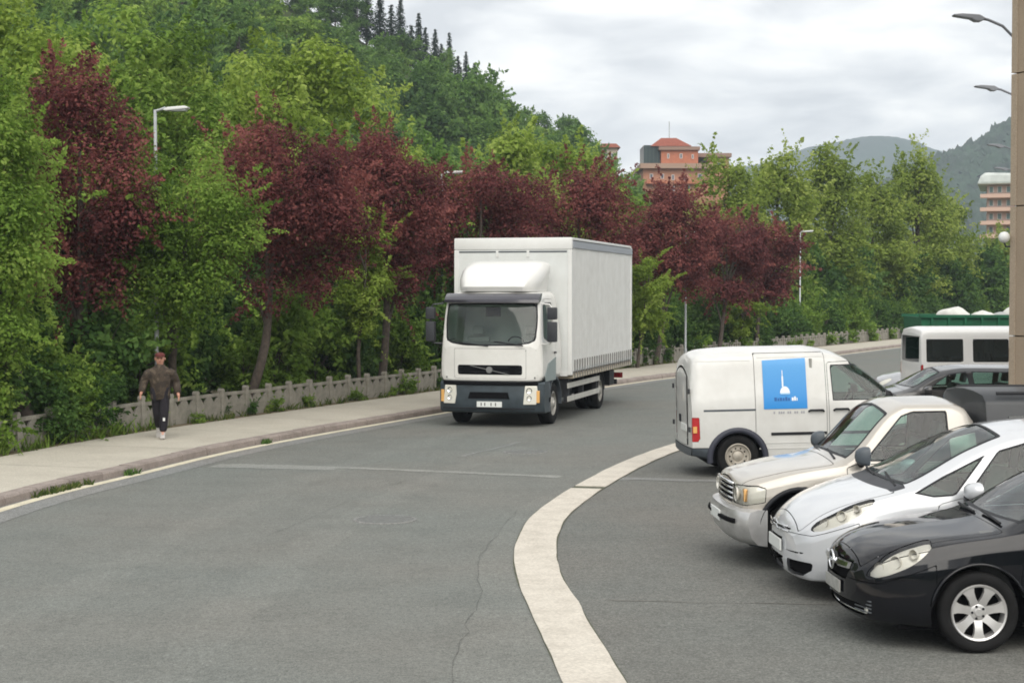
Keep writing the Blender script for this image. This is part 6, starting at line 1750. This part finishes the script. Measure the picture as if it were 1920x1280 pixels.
def build_back_trees():
    G = 'tall trees behind the roadside row'
    sp = [
        ('tall bright green tree filling the top corner above the leaning tree', -13.2, 43.0, (0, 0, 7.0), (2.9, 2.4, 4.2), 'bright', 25500, 0.158),
        ('tall yellow green tree behind the first dark red plum', -11.0, 47.5, (0, 0, 7.4), (3.1, 2.6, 4.4), 'green', 27200, 0.166),
        ('tall bright green tree behind the first street lamp head', -9.5, 50.5, (0, 0, 6.9), (3.1, 2.6, 4.0), 'bright', 27200, 0.166),
        ('highest bright green tree behind the large plum tree', -7.2, 54.5, (0, 0, 7.4), (3.3, 2.8, 4.5), 'bright', 28900, 0.173),
        ('rounded bright green tree lower on the shoulder of the big trees', -4.4, 57.0, (0, 0, 5.4), (2.5, 2.4, 3.2), 'bright', 20400, 0.173),
        ('mid green tree in the dip behind the second street lamp', -2.6, 63.0, (0, 0, 5.6), (2.7, 2.4, 3.4), 'wood', 18700, 0.187),
        ('light green tree rising behind the lorry box front', -.6, 69.0, (0, 0, 6.2), (2.9, 2.6, 4.0), 'bright', 18700, 0.202),
        ('light green tree rising behind the lorry box middle', 2.1, 74.0, (0, 0, 6.4), (3.0, 2.6, 3.9), 'bright', 18700, 0.202),
        ('green tree behind the lorry box rear corner', 4.6, 80.0, (0, 0, 5.6), (2.8, 2.6, 3.5), 'green', 15300, 0.216),
        ('dark wide tree low behind the leaning tree', -12.4, 38.5, (0, 0, 3.4), (2.6, 1.8, 2.9), 'dark', 20400, 0.122),
        ('dark wide tree low behind the walker', -9.4, 41.5, (0, 0, 3.2), (2.6, 1.8, 2.8), 'dark', 20400, 0.122),
        ('dark wide tree low behind the large plum tree', -6.4, 46.0, (0, 0, 3.2), (2.5, 1.8, 2.8), 'dark', 18700, 0.130),
        ('dark wide tree low behind the lorry cab', -3.4, 51.0, (0, 0, 3.2), (2.5, 1.8, 2.8), 'dark', 17000, 0.137),
    ]
    for i, (lab, x, y, c, r, k, n, lf) in enumerate(sp):
        tree('back_tree', lab, G, x, y, c, r, k, n, lf, 100 + i, r0=.2, z0=-.05, clumps=64, spray=90, spray_len=(.5, 1.3), rc=(.20, .34))
    G2 = 'alders beyond the bend'
    al = [
        ('alder nearest the brick tower at the start of the far clump', 11.4, 86.0, (0, 0, 6.1), (2.9, 2.5, 4.6), 17100),
        ('tall alder with sparse twiggy top beside the brick tower wing', 14.9, 90.0, (0, 0, 6.6), (2.7, 2.4, 5.4), 19950),
        ('alder under the near shoulder of the blue mountain', 19.2, 97.0, (0, 0, 6.8), (3.1, 2.6, 5.5), 20900),
        ('lower alder in the dip before the blue mountain', 23.6, 105.0, (0, 0, 6.2), (3.0, 2.6, 5.0), 19950),
        ('tallest alder in front of the blue mountain', 27.9, 110.0, (0, 0, 7.2), (3.1, 2.7, 6.0), 21850),
        ('alder standing over the white minibus', 31.6, 117.0, (0, 0, 6.0), (2.9, 2.7, 5.0), 19950),
        ('alder beside the tan building edge', 38.0, 124.0, (0, 0, 4.2), (3.0, 2.8, 3.4), 18050),
    ]
    for i, (lab, x, y, c, r, n) in enumerate(al):
        tree('alder_tree', lab, G2, x, y, c, r, 'alder', n, .22, 200 + i, r0=.2, z0=-.05, clumps=80, spray=130, spray_len=(.7, 1.8), rc=(.17, .28), taper=.42)
    dk = [(9.8, 82.5), (13.4, 88.2), (17.2, 94.2), (21.4, 101), (25.8, 107), (30.6, 113.5), (35.8, 120), (41, 127)]
    proto = tree('undergrowth_tree', 'bushy green tree in the lower tier of the far alder clump', 'lower trees of the alder clump', dk[0][0], dk[0][1], (0, 0, 2.9), (2.6, 2.0, 2.9), 'dark', 8500, .26, 260, r0=.12, z0=-.05, clumps=50, spray=60)
    for i, (x, y) in enumerate(dk[1:]):
        o = copy_tree(proto); o.location = (x, y, -.05); o.rotation_euler = (0, 0, i * 2.1); o.scale = (1, 1, .9 + .07 * (i % 3))

def build_shrubs():
    protos = []
    for i in range(4):
        me, C = crown_mesh('foliage', 300 + i, (0, 0, 1.15), (.95, .8, 1.15), 5200, .125, LM['dark' if i % 2 == 0 else 'green'], clumps=30, spray=40, spray_len=(.3, .8), rc=(.26, .44))
        tm = trunk_mesh('stem', 300 + i, (0, 0, 0), (0, 0, 1.1), (.9, .8, 1.1), C, .035, 10)
        protos.append((me, tm))
    rr = random.Random(77); a = arc_at_y(23.0); end = arc_at_y(126); k = 0
    lab = ['dense dark green shrub in the hedge behind the fence', 'mid green leafy shrub in the hedge behind the fence']
    while a < end:
        for row in (0, 1):
            p, h = on_kerb(a + rr.uniform(-.4, .4), (4.25 if row == 0 else 6.1) + rr.uniform(-.2, .35))
            i = rr.choice((0, 2)) if rr.random() < .7 else rr.choice((1, 3))
            s = rr.uniform(.82, 1.15) * (1.25 if row else 1.0)
            zone = ('next to the leaning tree' if p.y < 31 else 'behind the walker' if p.y < 37 else 'between the walker and the lorry' if p.y < 47 else 'hidden partly by the lorry' if p.y < 60 else
                    'above the panel van roof' if p.y < 80 else 'under the far alders')
            depth = 'front row' if row == 0 else 'back row'
            t = thing('hedge_shrub', '%s green hedge shrub, %s behind the fence, %s' % ('dark' if i % 2 == 0 else 'mid', depth, zone), 'shrub', (p.x, p.y, .08), rr.uniform(0, 6.28),
                      'hedge shrubs, %s, %s, %s' % ('dark' if i % 2 == 0 else 'mid green', depth, zone))
            t.scale = (s, s, s * rr.uniform(.85, 1.2))
            link('foliage', protos[i][0], t); link('stem', protos[i][1], t)
        a += 1.75 if a < arc_at_y(70) else 2.2
        k += 1

def build_front_shrubs():
    sp = [(26.6, 3.0, .95), (27.2, 3.3, 1.05), (28.5, 2.95, .85), (29.0, 3.1, .95), (29.7, 3.0, .80), (30.3, 3.1, .72), (31.6, 3.1, .42), (34.2, 3.1, .36)]
    lab = ['rounded shrub spilling over the fence at the picture edge', 'wide shrub smothering the fence under the leaning tree', 'low shrub before the fence next to the slanting trunk', 'leafy shrub hiding the fence between trunk and walker',
           'green shrub covering the first visible fence posts', 'small shrub where the fence comes into view', 'ragged little shrub poking through the fence near the walker', 'smallest shrub at the fence foot behind the walker']
    for i, (y, d, s) in enumerate(sp):
        p, h = on_kerb(arc_at_y(y), d + .25)
        t = thing('verge_shrub', lab[i], 'shrub', (p.x, p.y, .1), i * 1.3, 'shrubs on the near verge')
        t.scale = (s * .8, s * .8, s * .75)
        me, C = crown_mesh('foliage', 340 + i, (0, 0, 1.0), (.95, .8, 1.05), 5200, .115, LM['dark' if i % 3 else 'green'], clumps=30, spray=45, spray_len=(.3, .8), rc=(.26, .44))
        keep_ = me if i == 3 else None
        link('foliage', me, t); link('stem', trunk_mesh('stem', 340 + i, (0, 0, 0), (0, 0, 1.0), (.9, .8, 1.0), C, .035, 10), t)

def blades(name, pts, hgt, n_each, seed, spread, mat, kind=None, parent=None, label=None, cat=None, group=None):
    rs = np.random.RandomState(seed); V = []; F = []; T = []
    for (x, y, z) in pts:
        for _ in range(n_each):
            a = rs.rand() * 6.28; r = spread * math.sqrt(rs.rand()); px, py = x + r * math.cos(a), y + r * math.sin(a)
            h = hgt * rs.uniform(.4, 1.2); l = rs.normal(0, .45, 2) * h; w = .010 + .012 * rs.rand(); b = rs.rand() * 6.28
            dx, dy = w * math.cos(b), w * math.sin(b); i = len(V)
            V += [(px - dx, py - dy, z), (px + dx, py + dy, z), (px + l[0] * .5 + dx * .7, py + l[1] * .5 + dy * .7, z + h * .6), (px + l[0], py + l[1], z + h)]
            F.append((i, i + 1, i + 2, i + 3)); T += [rs.rand()] * 4
    o = link(name, np_mesh(name, V, F, mat, tint=T), parent)
    return tag(o, label, cat, group, kind)

def build_fence_weeds():
    rr = random.Random(31); protos = []
    for i in range(3):
        me, C = crown_mesh('foliage', 370 + i, (0, 0, .28), (.42, .30, .30), 900, .085, LM['green' if i else 'dark'], clumps=14, spray=14, spray_len=(.15, .35), rc=(.3, .5))
        protos.append(me)
    for k in range(30):
        y = 33.5 + (k + rr.uniform(-.5, .5)) * (1.5 if k < 8 else 2.1)
        p, h = on_kerb(arc_at_y(y), rr.uniform(2.86, 3.0))
        i = rr.randrange(3); t = link('fence_weed', protos[i], None, (p.x, p.y, .12)); s = rr.uniform(.45, .85) if k < 10 else rr.uniform(.7, 1.5)
        t.scale = (s, s, s * rr.uniform(.7, 1.2)); t.rotation_euler = (0, 0, rr.uniform(0, 6.28))
        zone = 'between the walker and the lorry' if p.y < 47 else 'behind the lorry' if p.y < 62 else 'beyond the panel van'
        tag(t, 'low leafy weed clump at the fence foot ' + zone, 'weed', 'weeds at the fence foot ' + zone)

def build_grass():
    rs = np.random.RandomState(5); pts = []
    for y in np.arange(22, 62, .16):
        for _ in range(3):
            p, h = on_kerb(arc_at_y(y) + rs.uniform(-.1, .1), rs.uniform(2.74, 3.9)); pts.append((p.x, p.y, .13))
    blades('verge_grass', pts, .17, 7, 6, .10, LM['grass'], 'stuff')
    rs = np.random.RandomState(15); pts = []
    for y in np.arange(21, 31.5, .12):
        for _ in range(4):
            p, h = on_kerb(arc_at_y(y), rs.uniform(2.8, 4.6)); pts.append((p.x, p.y, .12))
    blades('verge_weeds', pts, .30, 9, 16, .12, LM['green'], 'stuff')
    labs = [('weed tuft in the gutter closest to the viewer', 22.9), ('broad weed tuft growing from the kerb before the walker', 23.7), ('bright weed tuft in the gutter nearly level with the walker', 25.3), ('lone weed tuft in the gutter by the sealed trench', 30.6)]
    for i, (lb, y) in enumerate(labs):
        rs = np.random.RandomState(40 + i); q = []
        n = (9, 13, 8, 6)[i]
        for k in range(n):
            p, h = on_kerb(arc_at_y(y) + rs.normal(0, (.22, .28, .12, .10)[i]), -.02 + rs.uniform(-.05, .02)); q.append((p.x, p.y, .004))
        blades('weed_tuft', q, .10, 14, 50 + i, .06, LM['grass' if i in (0, 1) else 'dark'], None, None, lb, 'weed', 'weeds along the kerb')

# ------------------------------------------------------------------ hills and far woods
def build_hills():
    toe = spline([(-40, 20), (-27, 40), (-17, 62), (-8, 82), (2, 98), (9, 112), (14, 130)], 2)
    rid = spline([(-150, 120, 50), (-95, 140, 46), (-62, 158, 43), (-38, 172, 39), (-18, 188, 32.5), (-6, 205, 27.5), (3, 220, 24), (10.5, 235, 22.5), (16, 246, 15.0), (23, 256, 3)], 4)
    def interp(C, t):
        f = t * (len(C) - 1); i = np.minimum(f.astype(int), len(C) - 2); u = (f - i)[:, None]
        return C[i] * (1 - u) + C[i + 1] * u
    nt, nw = 90, 40
    T, Wd = np.meshgrid(np.linspace(0, 1, nt), np.linspace(0, 1.35, nw), indexing='ij')
    def surf(t, w):
        a = interp(toe, t); b = interp(rid, t)
        xy = a * (1 - w[:, None]) + b[:, :2] * w[:, None]
        h = np.where(w <= 1, b[:, 2] * np.abs(w)**1.35, b[:, 2] * np.maximum(0, 1 - 2.2 * (w - 1)**1.2))
        h += .6 * np.sin(xy[:, 0] * .21) * np.cos(xy[:, 1] * .17) * np.clip(w * 3, 0, 1)
        return np.column_stack([xy, h - .2])
    P = surf(T.ravel(), Wd.ravel())
    idx = np.arange(nt * nw).reshape(nt, nw)
    F = np.stack([idx[:-1, :-1], idx[1:, :-1], idx[1:, 1:], idx[:-1, 1:]], -1).reshape(-1, 4)
    o = link('hill', np_mesh('hill', P, F, M_GRASS, True)); tag(o, kind='structure')
    # wood on the hillside
    var = []
    for i, (k, rx, rz) in enumerate((('wood', 3.3, 3.4), ('wood', 2.8, 3.9), ('dark', 3.0, 3.5), ('green', 3.0, 3.2), ('wood', 3.6, 3.0))):
        me, C = crown_mesh('crown', 400 + i, (0, 0, rz + 1.2), (rx, rx, rz), 5200, .38, LM[k], clumps=42, spray=40, spray_len=(.6, 1.6), rc=(.20, .34))
        tm = trunk_mesh('trunk', 400 + i, (0, 0, 0), (0, 0, rz + 1), (rx, rx, rz), C, .22, 5)
        var.append((me, tm))
    rs = np.random.RandomState(9); placed = []
    tries = 0
    while len(placed) < 210 and tries < 6000:
        tries += 1
        t, w = rs.uniform(.22, 1.0), rs.uniform(0.03, 1.0)**.8
        p = surf(np.array([t]), np.array([w]))[0]
        px = p[0] / p[1] * 3000 + 960
        if px < -260 or px > 1165: continue
        if any((p[0] - q[0])**2 + (p[1] - q[1])**2 < (3.3 if w > .5 else 3.9)**2 for q in placed): continue
        placed.append(p)
        i = int(rs.choice([0, 1, 2, 3, 4], p=[.28, .24, .16, .14, .18]))
        zone = ('at the foot of the hill' if w < .3 else 'half way up the hill' if w < .7 else 'just under the hill crest') + (' behind the roadside trees' if px < 560 else ' above the second plum trees' if px < 860 else ' over the lorry')
        tone = 'dark' if i == 2 else 'fresh' if i == 3 else 'mid'
        o = thing('hillside_tree', tone + ' green broadleaf tree ' + zone, 'tree', tuple(p), rs.uniform(0, 6.28), 'hillside wood, ' + tone + ', ' + zone)
        s = rs.uniform(.75, 1.12) * (.55 if w > .85 else .85 if w > .7 else 1.0); o.scale = (s, s, s * rs.uniform(.9, 1.15))
        link('crown', var[i][0], o); link('trunk', var[i][1], o)
    # conifers on the crest
    def conifer(seed, h, r):
        rs = np.random.RandomState(seed); pos = []; nr = []; sz = []
        lay = int(h * 2.2)
        for i in range(lay):
            f = i / lay; z = h * (.14 + .86 * f); rr = r * (1 - f)**.85 + .10
            nb = int(7 + 9 * (1 - f))
            for a in rs.rand(nb) * 6.28:
                ln = rr * rs.uniform(.6, 1.15)
                for u in np.linspace(.15, 1, int(4 + ln * 5)):
                    for _ in range(2):
                        pos.append((math.cos(a) * ln * u + rs.normal(0, .10), math.sin(a) * ln * u + rs.normal(0, .10), z - ln * u * .38 + rs.normal(0, .10)))
                        nr.append((math.cos(a) * .3 + rs.normal(0, .4), math.sin(a) * .3 + rs.normal(0, .4), 1)); sz.append(rs.uniform(.3, .5))
        V, F = leaf_quads(rs, np.array(pos), unit(np.array(nr)), np.array(sz), .4)
        me = np_mesh('crown', V, F, LM['conifer'], tint=np.repeat(rs.rand(len(pos)), 4))
        o = MB().tube([(0, 0, -.5), (0, 0, h * .5), (0, 0, h * .98)], [.16, .10, .03], 7).build('trunk', M_BARK); tm = o.data; bpy.data.objects.remove(o)
        return me, tm
    cv = [conifer(500, 10.5, 1.9), conifer(501, 9.0, 1.5), conifer(502, 8.0, 1.9)]
    spec = [(.47, .99, 0, .9), (.50, .98, 2, 1.0), (.53, 1.0, 1, .9), (.56, .98, 2, .9), (.585, 1.0, 0, .85), (.605, .99, 2, .85), (.622, 1.0, 2, .8), (.636, 1.0, 1, .8), (.648, .99, 2, .78), (.657, 1.0, 0, .7),
            (.665, 1.0, 2, .72), (.672, 1.0, 0, .64), (.680, .99, 2, .70), (.687, 1.0, 1, .72), (.693, 1.0, 2, .60), (.702, 1.0, 0, .60), (.708, 1.0, 2, .55), (.716, 1.0, 1, .62), (.725, 1.0, 2, .58), (.733, 1.0, 0, .50), (.740, 1.0, 2, .52), (.748, 1.0, 2, .40)]
    for i, (t, w, k, s) in enumerate(spec):
        p = surf(np.array([t]), np.array([w]))[0]
        o = thing('ridge_conifer', 'dark conifer standing against the sky on the hill crest', 'tree', tuple(p), i * 1.7, 'conifers on the hill crest')
        o.scale = (s, s, s * (1.0 + .12 * (i % 3)))
        link('crown', cv[k][0], o); link('trunk', cv[k][1], o)
    # far hills: bumpy with tree crowns too small to tell apart
    def ridge(name, prof, depth, bump, cell, seed, mat, near_drop=.0, res=240, rows=46, kind='structure'):
        rs = np.random.RandomState(seed); x = np.linspace(prof[0][0], prof[-1][0], res)
        z = pchip([a for a, _ in prof], [b for _, b in prof], x); V = []
        for j in range(rows):
            f = j / (rows - 1); yy = depth[0] + (depth[1] - depth[0]) * f
            hh = np.sin(f * math.pi * .5 / .7 if f < .7 else math.pi * .5 + (f - .7) / .3 * math.pi * .5) if True else 0
            n = rs.normal(0, 1, res) * bump * (.3 + hh)
            V.append(np.column_stack([x + rs.normal(0, .25 * cell, res), np.full(res, yy) + rs.normal(0, .3 * cell, res), z * np.maximum(hh, 0) + np.abs(n) - 1]))
        V = np.vstack(V); idx = np.arange(res * rows).reshape(rows, res)
        F = np.stack([idx[:-1, :-1], idx[:-1, 1:], idx[1:, 1:], idx[1:, :-1]], -1).reshape(-1, 4)
        o = link(name, np_mesh(name, V, F, mat, False)); tag(o, kind=kind)
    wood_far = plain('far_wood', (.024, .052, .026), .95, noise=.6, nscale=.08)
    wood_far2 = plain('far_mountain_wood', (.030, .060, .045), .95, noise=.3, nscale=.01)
    ridge('wooded_hill', [(120, 0), (165, 30), (195, 58), (222, 73), (248, 82), (262, 92), (300, 104), (380, 120), (520, 90)], (620, 960), 1.5, 2.0, 3, wood_far, res=460, rows=80)
    ridge('unseen_reflection_ridge', [(-400, 22), (-200, 30), (-60, 26), (80, 33), (240, 28), (420, 22)], (-95, -260), 2.2, 4, 11, wood_far, res=220, rows=40)  # unseen ridge behind the camera, added to darken reflections in the car sides
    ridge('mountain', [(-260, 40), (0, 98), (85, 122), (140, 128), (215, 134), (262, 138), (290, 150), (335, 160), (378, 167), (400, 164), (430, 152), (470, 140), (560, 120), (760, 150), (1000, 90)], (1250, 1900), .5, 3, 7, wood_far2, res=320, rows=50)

# ------------------------------------------------------------------ the walker
def skin_mesh(name, verts, edges, radii, mat, parent, root=0, sub=2):
    me = bpy.data.meshes.new(name); me.from_pydata(verts, edges, [])
    o = bpy.data.objects.new(name, me); COL.objects.link(o)
    md = o.modifiers.new('skin', 'SKIN'); md.use_smooth_shade = True
    sk = me.skin_vertices[0].data
    for i, r in enumerate(radii):
        sk[i].radius = (r, r) if not hasattr(r, '__len__') else r
        sk[i].use_root = (i == root)
    ss = o.modifiers.new('sub', 'SUBSURF'); ss.levels = sub; ss.render_levels = sub
    bpy.context.view_layer.update()
    dg = bpy.context.evaluated_depsgraph_get()
    m2 = bpy.data.meshes.new_from_object(o.evaluated_get(dg)); m2.name = name
    bpy.data.objects.remove(o)
    m2.materials.clear(); m2.materials.append(mat)
    m2.polygons.foreach_set('use_smooth', np.ones(len(m2.polygons), bool))
    return link(name, m2, parent)

def build_person():
    # local: faces +x, y to its left; 1.62 m tall, mid-stride
    p = thing('person', 'person in camouflage jacket, dark trousers and red cap walking along the pavement', 'person', (-6.67, 30.3, .142), R(-80))
    skin = plain('skin', (.56, .29, .21), .6)
    J = {
        'pel': (0, 0, .86), 'wst': (.015, 0, 1.0), 'chs': (.03, 0, 1.18), 'nck': (.03, 0, 1.335), 'nk2': (.045, 0, 1.40), 'hd0': (.06, 0, 1.455), 'hd1': (.065, 0, 1.53), 'hd2': (.06, 0, 1.585),
        'hl': (0, .085, .84), 'kl': (.16, .075, .47), 'al': (.17, .05, .10), 'fl': (.29, .05, .045),
        'hr': (0, -.085, .84), 'kr': (-.02, -.06, .46), 'ar': (-.30, -.045, .17), 'fr': (-.22, -.05, .05),
        'sl': (.02, .185, 1.28), 'el': (-.09, .285, 1.05), 'wl': (.02, .33, .84),
        'sr': (.02, -.185, 1.28), 'er': (-.02, -.30, 1.06), 'wr': (.13, -.345, .87),
    }
    names = []; idx = {}
    def V(*ks):
        for k in ks:
            if k not in idx: idx[k] = len(names); names.append(k)
    chains = [('pel', 'wst', 'chs', 'nck', 'nk2', 'hd0', 'hd1', 'hd2'), ('pel', 'hl', 'kl', 'al', 'fl'), ('pel', 'hr', 'kr', 'ar', 'fr'), ('chs', 'sl', 'el', 'wl'), ('chs', 'sr', 'er', 'wr')]
    for c in chains: V(*c)
    ed = [(idx[a], idx[b]) for c in chains for a, b in zip(c, c[1:])]
    rad = {'pel': .13, 'wst': .125, 'chs': .14, 'nck': .065, 'nk2': .058, 'hd0': .082, 'hd1': .094, 'hd2': .072, 'hl': .088, 'kl': .06, 'al': .042, 'fl': .038, 'hr': .088, 'kr': .06, 'ar': .042, 'fr': .038,
           'sl': .032, 'el': .034, 'wl': .032, 'sr': .032, 'er': .034, 'wr': .032}
    verts = [J[k] for k in names]; radii = [rad[k] for k in names]
    # hands: palm and five fingers on each arm, part of the same body
    for w, sg in (('wl', 1), ('wr', -1)):
        wv = Vector(J[w]); d = (wv - Vector(J['el' if sg > 0 else 'er'])).normalized()
        fwd = Vector((1, 0, 0)); fwd = (fwd - d * fwd.dot(d)).normalized(); sid = d.cross(fwd)
        palm = wv + d * .06; verts.append(tuple(palm)); radii.append(.030); pi_ = len(verts) - 1; ed.append((idx[w], pi_))
        for k, (off, ln) in enumerate(((-.027, .058), (-.009, .066), (.009, .062), (.027, .050))):
            a = palm + d * .030 + fwd * off; b = a + d * ln * .5 - sid * sg * -.006; c = b + d * ln * .40 + sid * sg * .016
            for q, r in ((a, .0095), (b, .0085), (c, .007)): verts.append(tuple(q)); radii.append(r)
            n = len(verts); ed += [(pi_, n - 3), (n - 3, n - 2), (n - 2, n - 1)]
        a = palm - d * .010 + fwd * .035; b = a + fwd * .022 + d * .028
        for q, r in ((a, .0115), (b, .009)): verts.append(tuple(q)); radii.append(r)
        n = len(verts); ed += [(pi_, n - 2), (n - 2, n - 1)]
    body = skin_mesh('body', verts, ed, radii, skin, p, idx['pel'])
    # face
    f = MB(); hc = Vector((.065, 0, 1.50))
    f.prism([(hc.x + .085, 1.515), (hc.x + .122, 1.478), (hc.x + .085, 1.470)], -.015, .015); f.build('nose', skin, p, bevel=.006, smooth=True)
    for sg in (-1, 1):
        MB().lathe([(.001, .004), (.010, .002), (.012, -.004)], 10, axis='x', cx=hc.x + .086, cy=sg * .034, cz=1.517).build('eye', M_VOID, p)
        MB().lathe([(.001, .012), (.024, .008), (.030, -.006)], 10, axis='y', cx=hc.x - .01, cy=sg * .092, cz=1.50).build('ear', skin, p)
    MB().box(hc.x + .082, hc.x + .092, -.024, .024, 1.443, 1.451).build('mouth', plain('lips', (.30, .10, .08), .6), p)
    # camouflage
    m, n_, l_, pb = new_mat('camouflage'); pb.inputs['Roughness'].default_value = .9
    tc = n_.new('ShaderNodeTexCoord'); no = n_.new('ShaderNodeTexNoise'); no.inputs['Scale'].default_value = 9; no.inputs['Detail'].default_value = 2
    l_.new(tc.outputs['Object'], no.inputs['Vector'])
    cr_ = n_.new('ShaderNodeValToRGB'); cr_.color_ramp.interpolation = 'CONSTANT'
    cr_.color_ramp.elements[0].color = (.036, .027, .020, 1); cr_.color_ramp.elements[1].position = .44; cr_.color_ramp.elements[1].color = (.062, .045, .032, 1)
    e = cr_.color_ramp.elements.new(.52); e.color = (.048, .036, .026, 1)
    e = cr_.color_ramp.elements.new(.60); e.color = (.105, .080, .057, 1)
    l_.new(no.outputs['Fac'], cr_.inputs[0]); l_.new(cr_.outputs[0], pb.inputs['Base Color'])
    jm = MB(); v = []; f = []; nn = 20
    rings = [(.735, .170, .140, -.005), (.76, .186, .152, 0), (.90, .186, .152, .008), (1.02, .186, .15, .015), (1.15, .212, .158, .025), (1.25, .215, .145, .028), (1.31, .185, .125, .03), (1.352, .12, .10, .035), (1.385, .078, .082, .04), (1.40, .070, .075, .042)]
    for i_, (z, wy, wx, ox_) in enumerate(rings):
        for k in range(nn):
            a = 2 * math.pi * k / nn; fold = 1 + (.035 * math.sin(a * 5 + i_ * 1.7) + .02 * math.sin(a * 9 - i_)) * (1 if z < 1.28 else .2)
            v.append((ox_ + wx * math.cos(a) * fold, wy * math.sin(a) * fold, z + .006 * math.sin(a * 3 + i_)))
    for i_ in range(len(rings) - 1):
        for k in range(nn): f.append((i_ * nn + k, i_ * nn + (k + 1) % nn, i_ * nn + nn + (k + 1) % nn, i_ * nn + nn + k))
    jm.add(v, f)
    for sg, e_, w_ in ((1, 'el', 'wl'), (-1, 'er', 'wr')):
        S_ = Vector((.02, sg * .15, 1.265)); S2 = Vector((.015, sg * .215, 1.22)); E_ = Vector(J[e_]); W_ = E_.lerp(Vector(J[w_]), .96)
        path = [S_, S2, S2.lerp(E_, .5) + Vector((0, sg * .012, 0)), E_ + Vector((-.008, 0, .01)), E_.lerp(W_, .5), W_]
        jm.tube(path, [.075, .092, .082, .080, .072, .062], 12)
    jo = jm.build('jacket', m, p, smooth=True)
    tr = plain('trousers', (.011, .009, .014), .9, noise=.3, nscale=7)
    tk = ['pel', 'hl', 'kl', 'cl', 'hr', 'kr', 'cr']
    T_ = dict(J); T_['cl'] = (.172, .052, .115); T_['cr'] = (-.285, -.045, .19)
    trr = {'pel': .145, 'hl': .115, 'kl': .088, 'cl': .078, 'hr': .115, 'kr': .088, 'cr': .078}
    te = [('pel', 'hl'), ('hl', 'kl'), ('kl', 'cl'), ('pel', 'hr'), ('hr', 'kr'), ('kr', 'cr')]
    t_ = skin_mesh('trousers', [T_[k] for k in tk], [(tk.index(a), tk.index(b)) for a, b in te], [trr[k] for k in tk], tr, p, 0)
    MB().box(.245, .262, .055, .095, .34, .40).build('knee_patch', M_LAMPW, t_)
    sh_ = plain('shoe', (.42, .40, .38), .6)
    for nm, a, tilt in (('l', (.17, .05, 0), 0), ('r', (-.30, -.045, .09), 52)):
        s = MB(); s.prism([(-.08, 0), (.19, 0), (.21, .03), (.17, .07), (.07, .095), (.05, .12), (-.07, .12), (-.085, .05)], -.045, .045)
        so = s.build('shoe', sh_, p, bevel=.018, smooth=True); so.location = a; so.rotation_euler = (0, R(tilt), 0)
    cap = plain('cap_red', (.11, .022, .020), .85)
    c = MB(); c.lathe([(.096, .0), (.098, .02), (.086, .05), (.055, .072), (.001, .080)], 20, axis='z', cx=.055, cz=1.545)
    co = c.build('cap', cap, p, smooth=True)
    MB().prism([(.12, -.085), (.20, -.06), (.235, 0), (.20, .06), (.12, .085)], 1.548, 1.558, 'z').build('cap_peak', cap, co)

# ------------------------------------------------------------------ put it together
build_ground()
build_hills()
build_buildings()
build_back_trees()
build_roadside_trees()
build_shrubs()
build_front_shrubs()
build_fence()
street_lamp(-7.42, 33.4, 6.55, .22, R(-4), 'grey street lamp rising behind the walker')
street_lamp(-2.21, 50.6, 6.52, .20, R(-4), 'street lamp whose head shows above the plum trees left of the lorry')
street_lamp(6.83, 63.0, 5.1, .22, R(-4), 'street lamp with its head lost in plum leaves behind the van')
street_lamp(15.4, 85.6, 6.0, .20, R(-4), 'street lamp standing clear against the alders past the plum trees')
street_lamp(32.0, 124.0, 6.0, .20, R(-4), 'farthest street lamp before the alders next to the minibus')
curved_lamp(9.55, 30.2, 8.05, 'highest curved lamp arm reaching out from the tan building')
curved_lamp(12.95, 40.55, 8.05, 'second curved lamp arm below the highest one')
curved_lamp(18.0, 56.5, 8.05, 'third curved lamp arm seen against the wooded hill')
curved_lamp(21.4, 67.0, 8.05, 'lowest and smallest curved lamp arm above the pink flats')
build_parked()
build_lorry()
build_person()
build_grass()
build_fence_weeds()

# ------------------------------------------------------------------ haze in the valley air
hz = MB().box(-2400, 2400, -480, 2300, -3, 215).build('haze', None)
hm = bpy.data.materials.new('haze_air'); hm.use_nodes = True
hn, hlk = hm.node_tree.nodes, hm.node_tree.links
hn.remove(hn['Principled BSDF'])
pv = hn.new('ShaderNodeVolumePrincipled')
pv.inputs['Color'].default_value = (.76, .87, 1.0, 1); pv.inputs['Density'].default_value = .00040; pv.inputs['Anisotropy'].default_value = 0.0
hlk.new(pv.outputs[0], hn['Material Output'].inputs['Volume'])
hz.data.materials.append(hm)
tag(hz, kind='stuff')
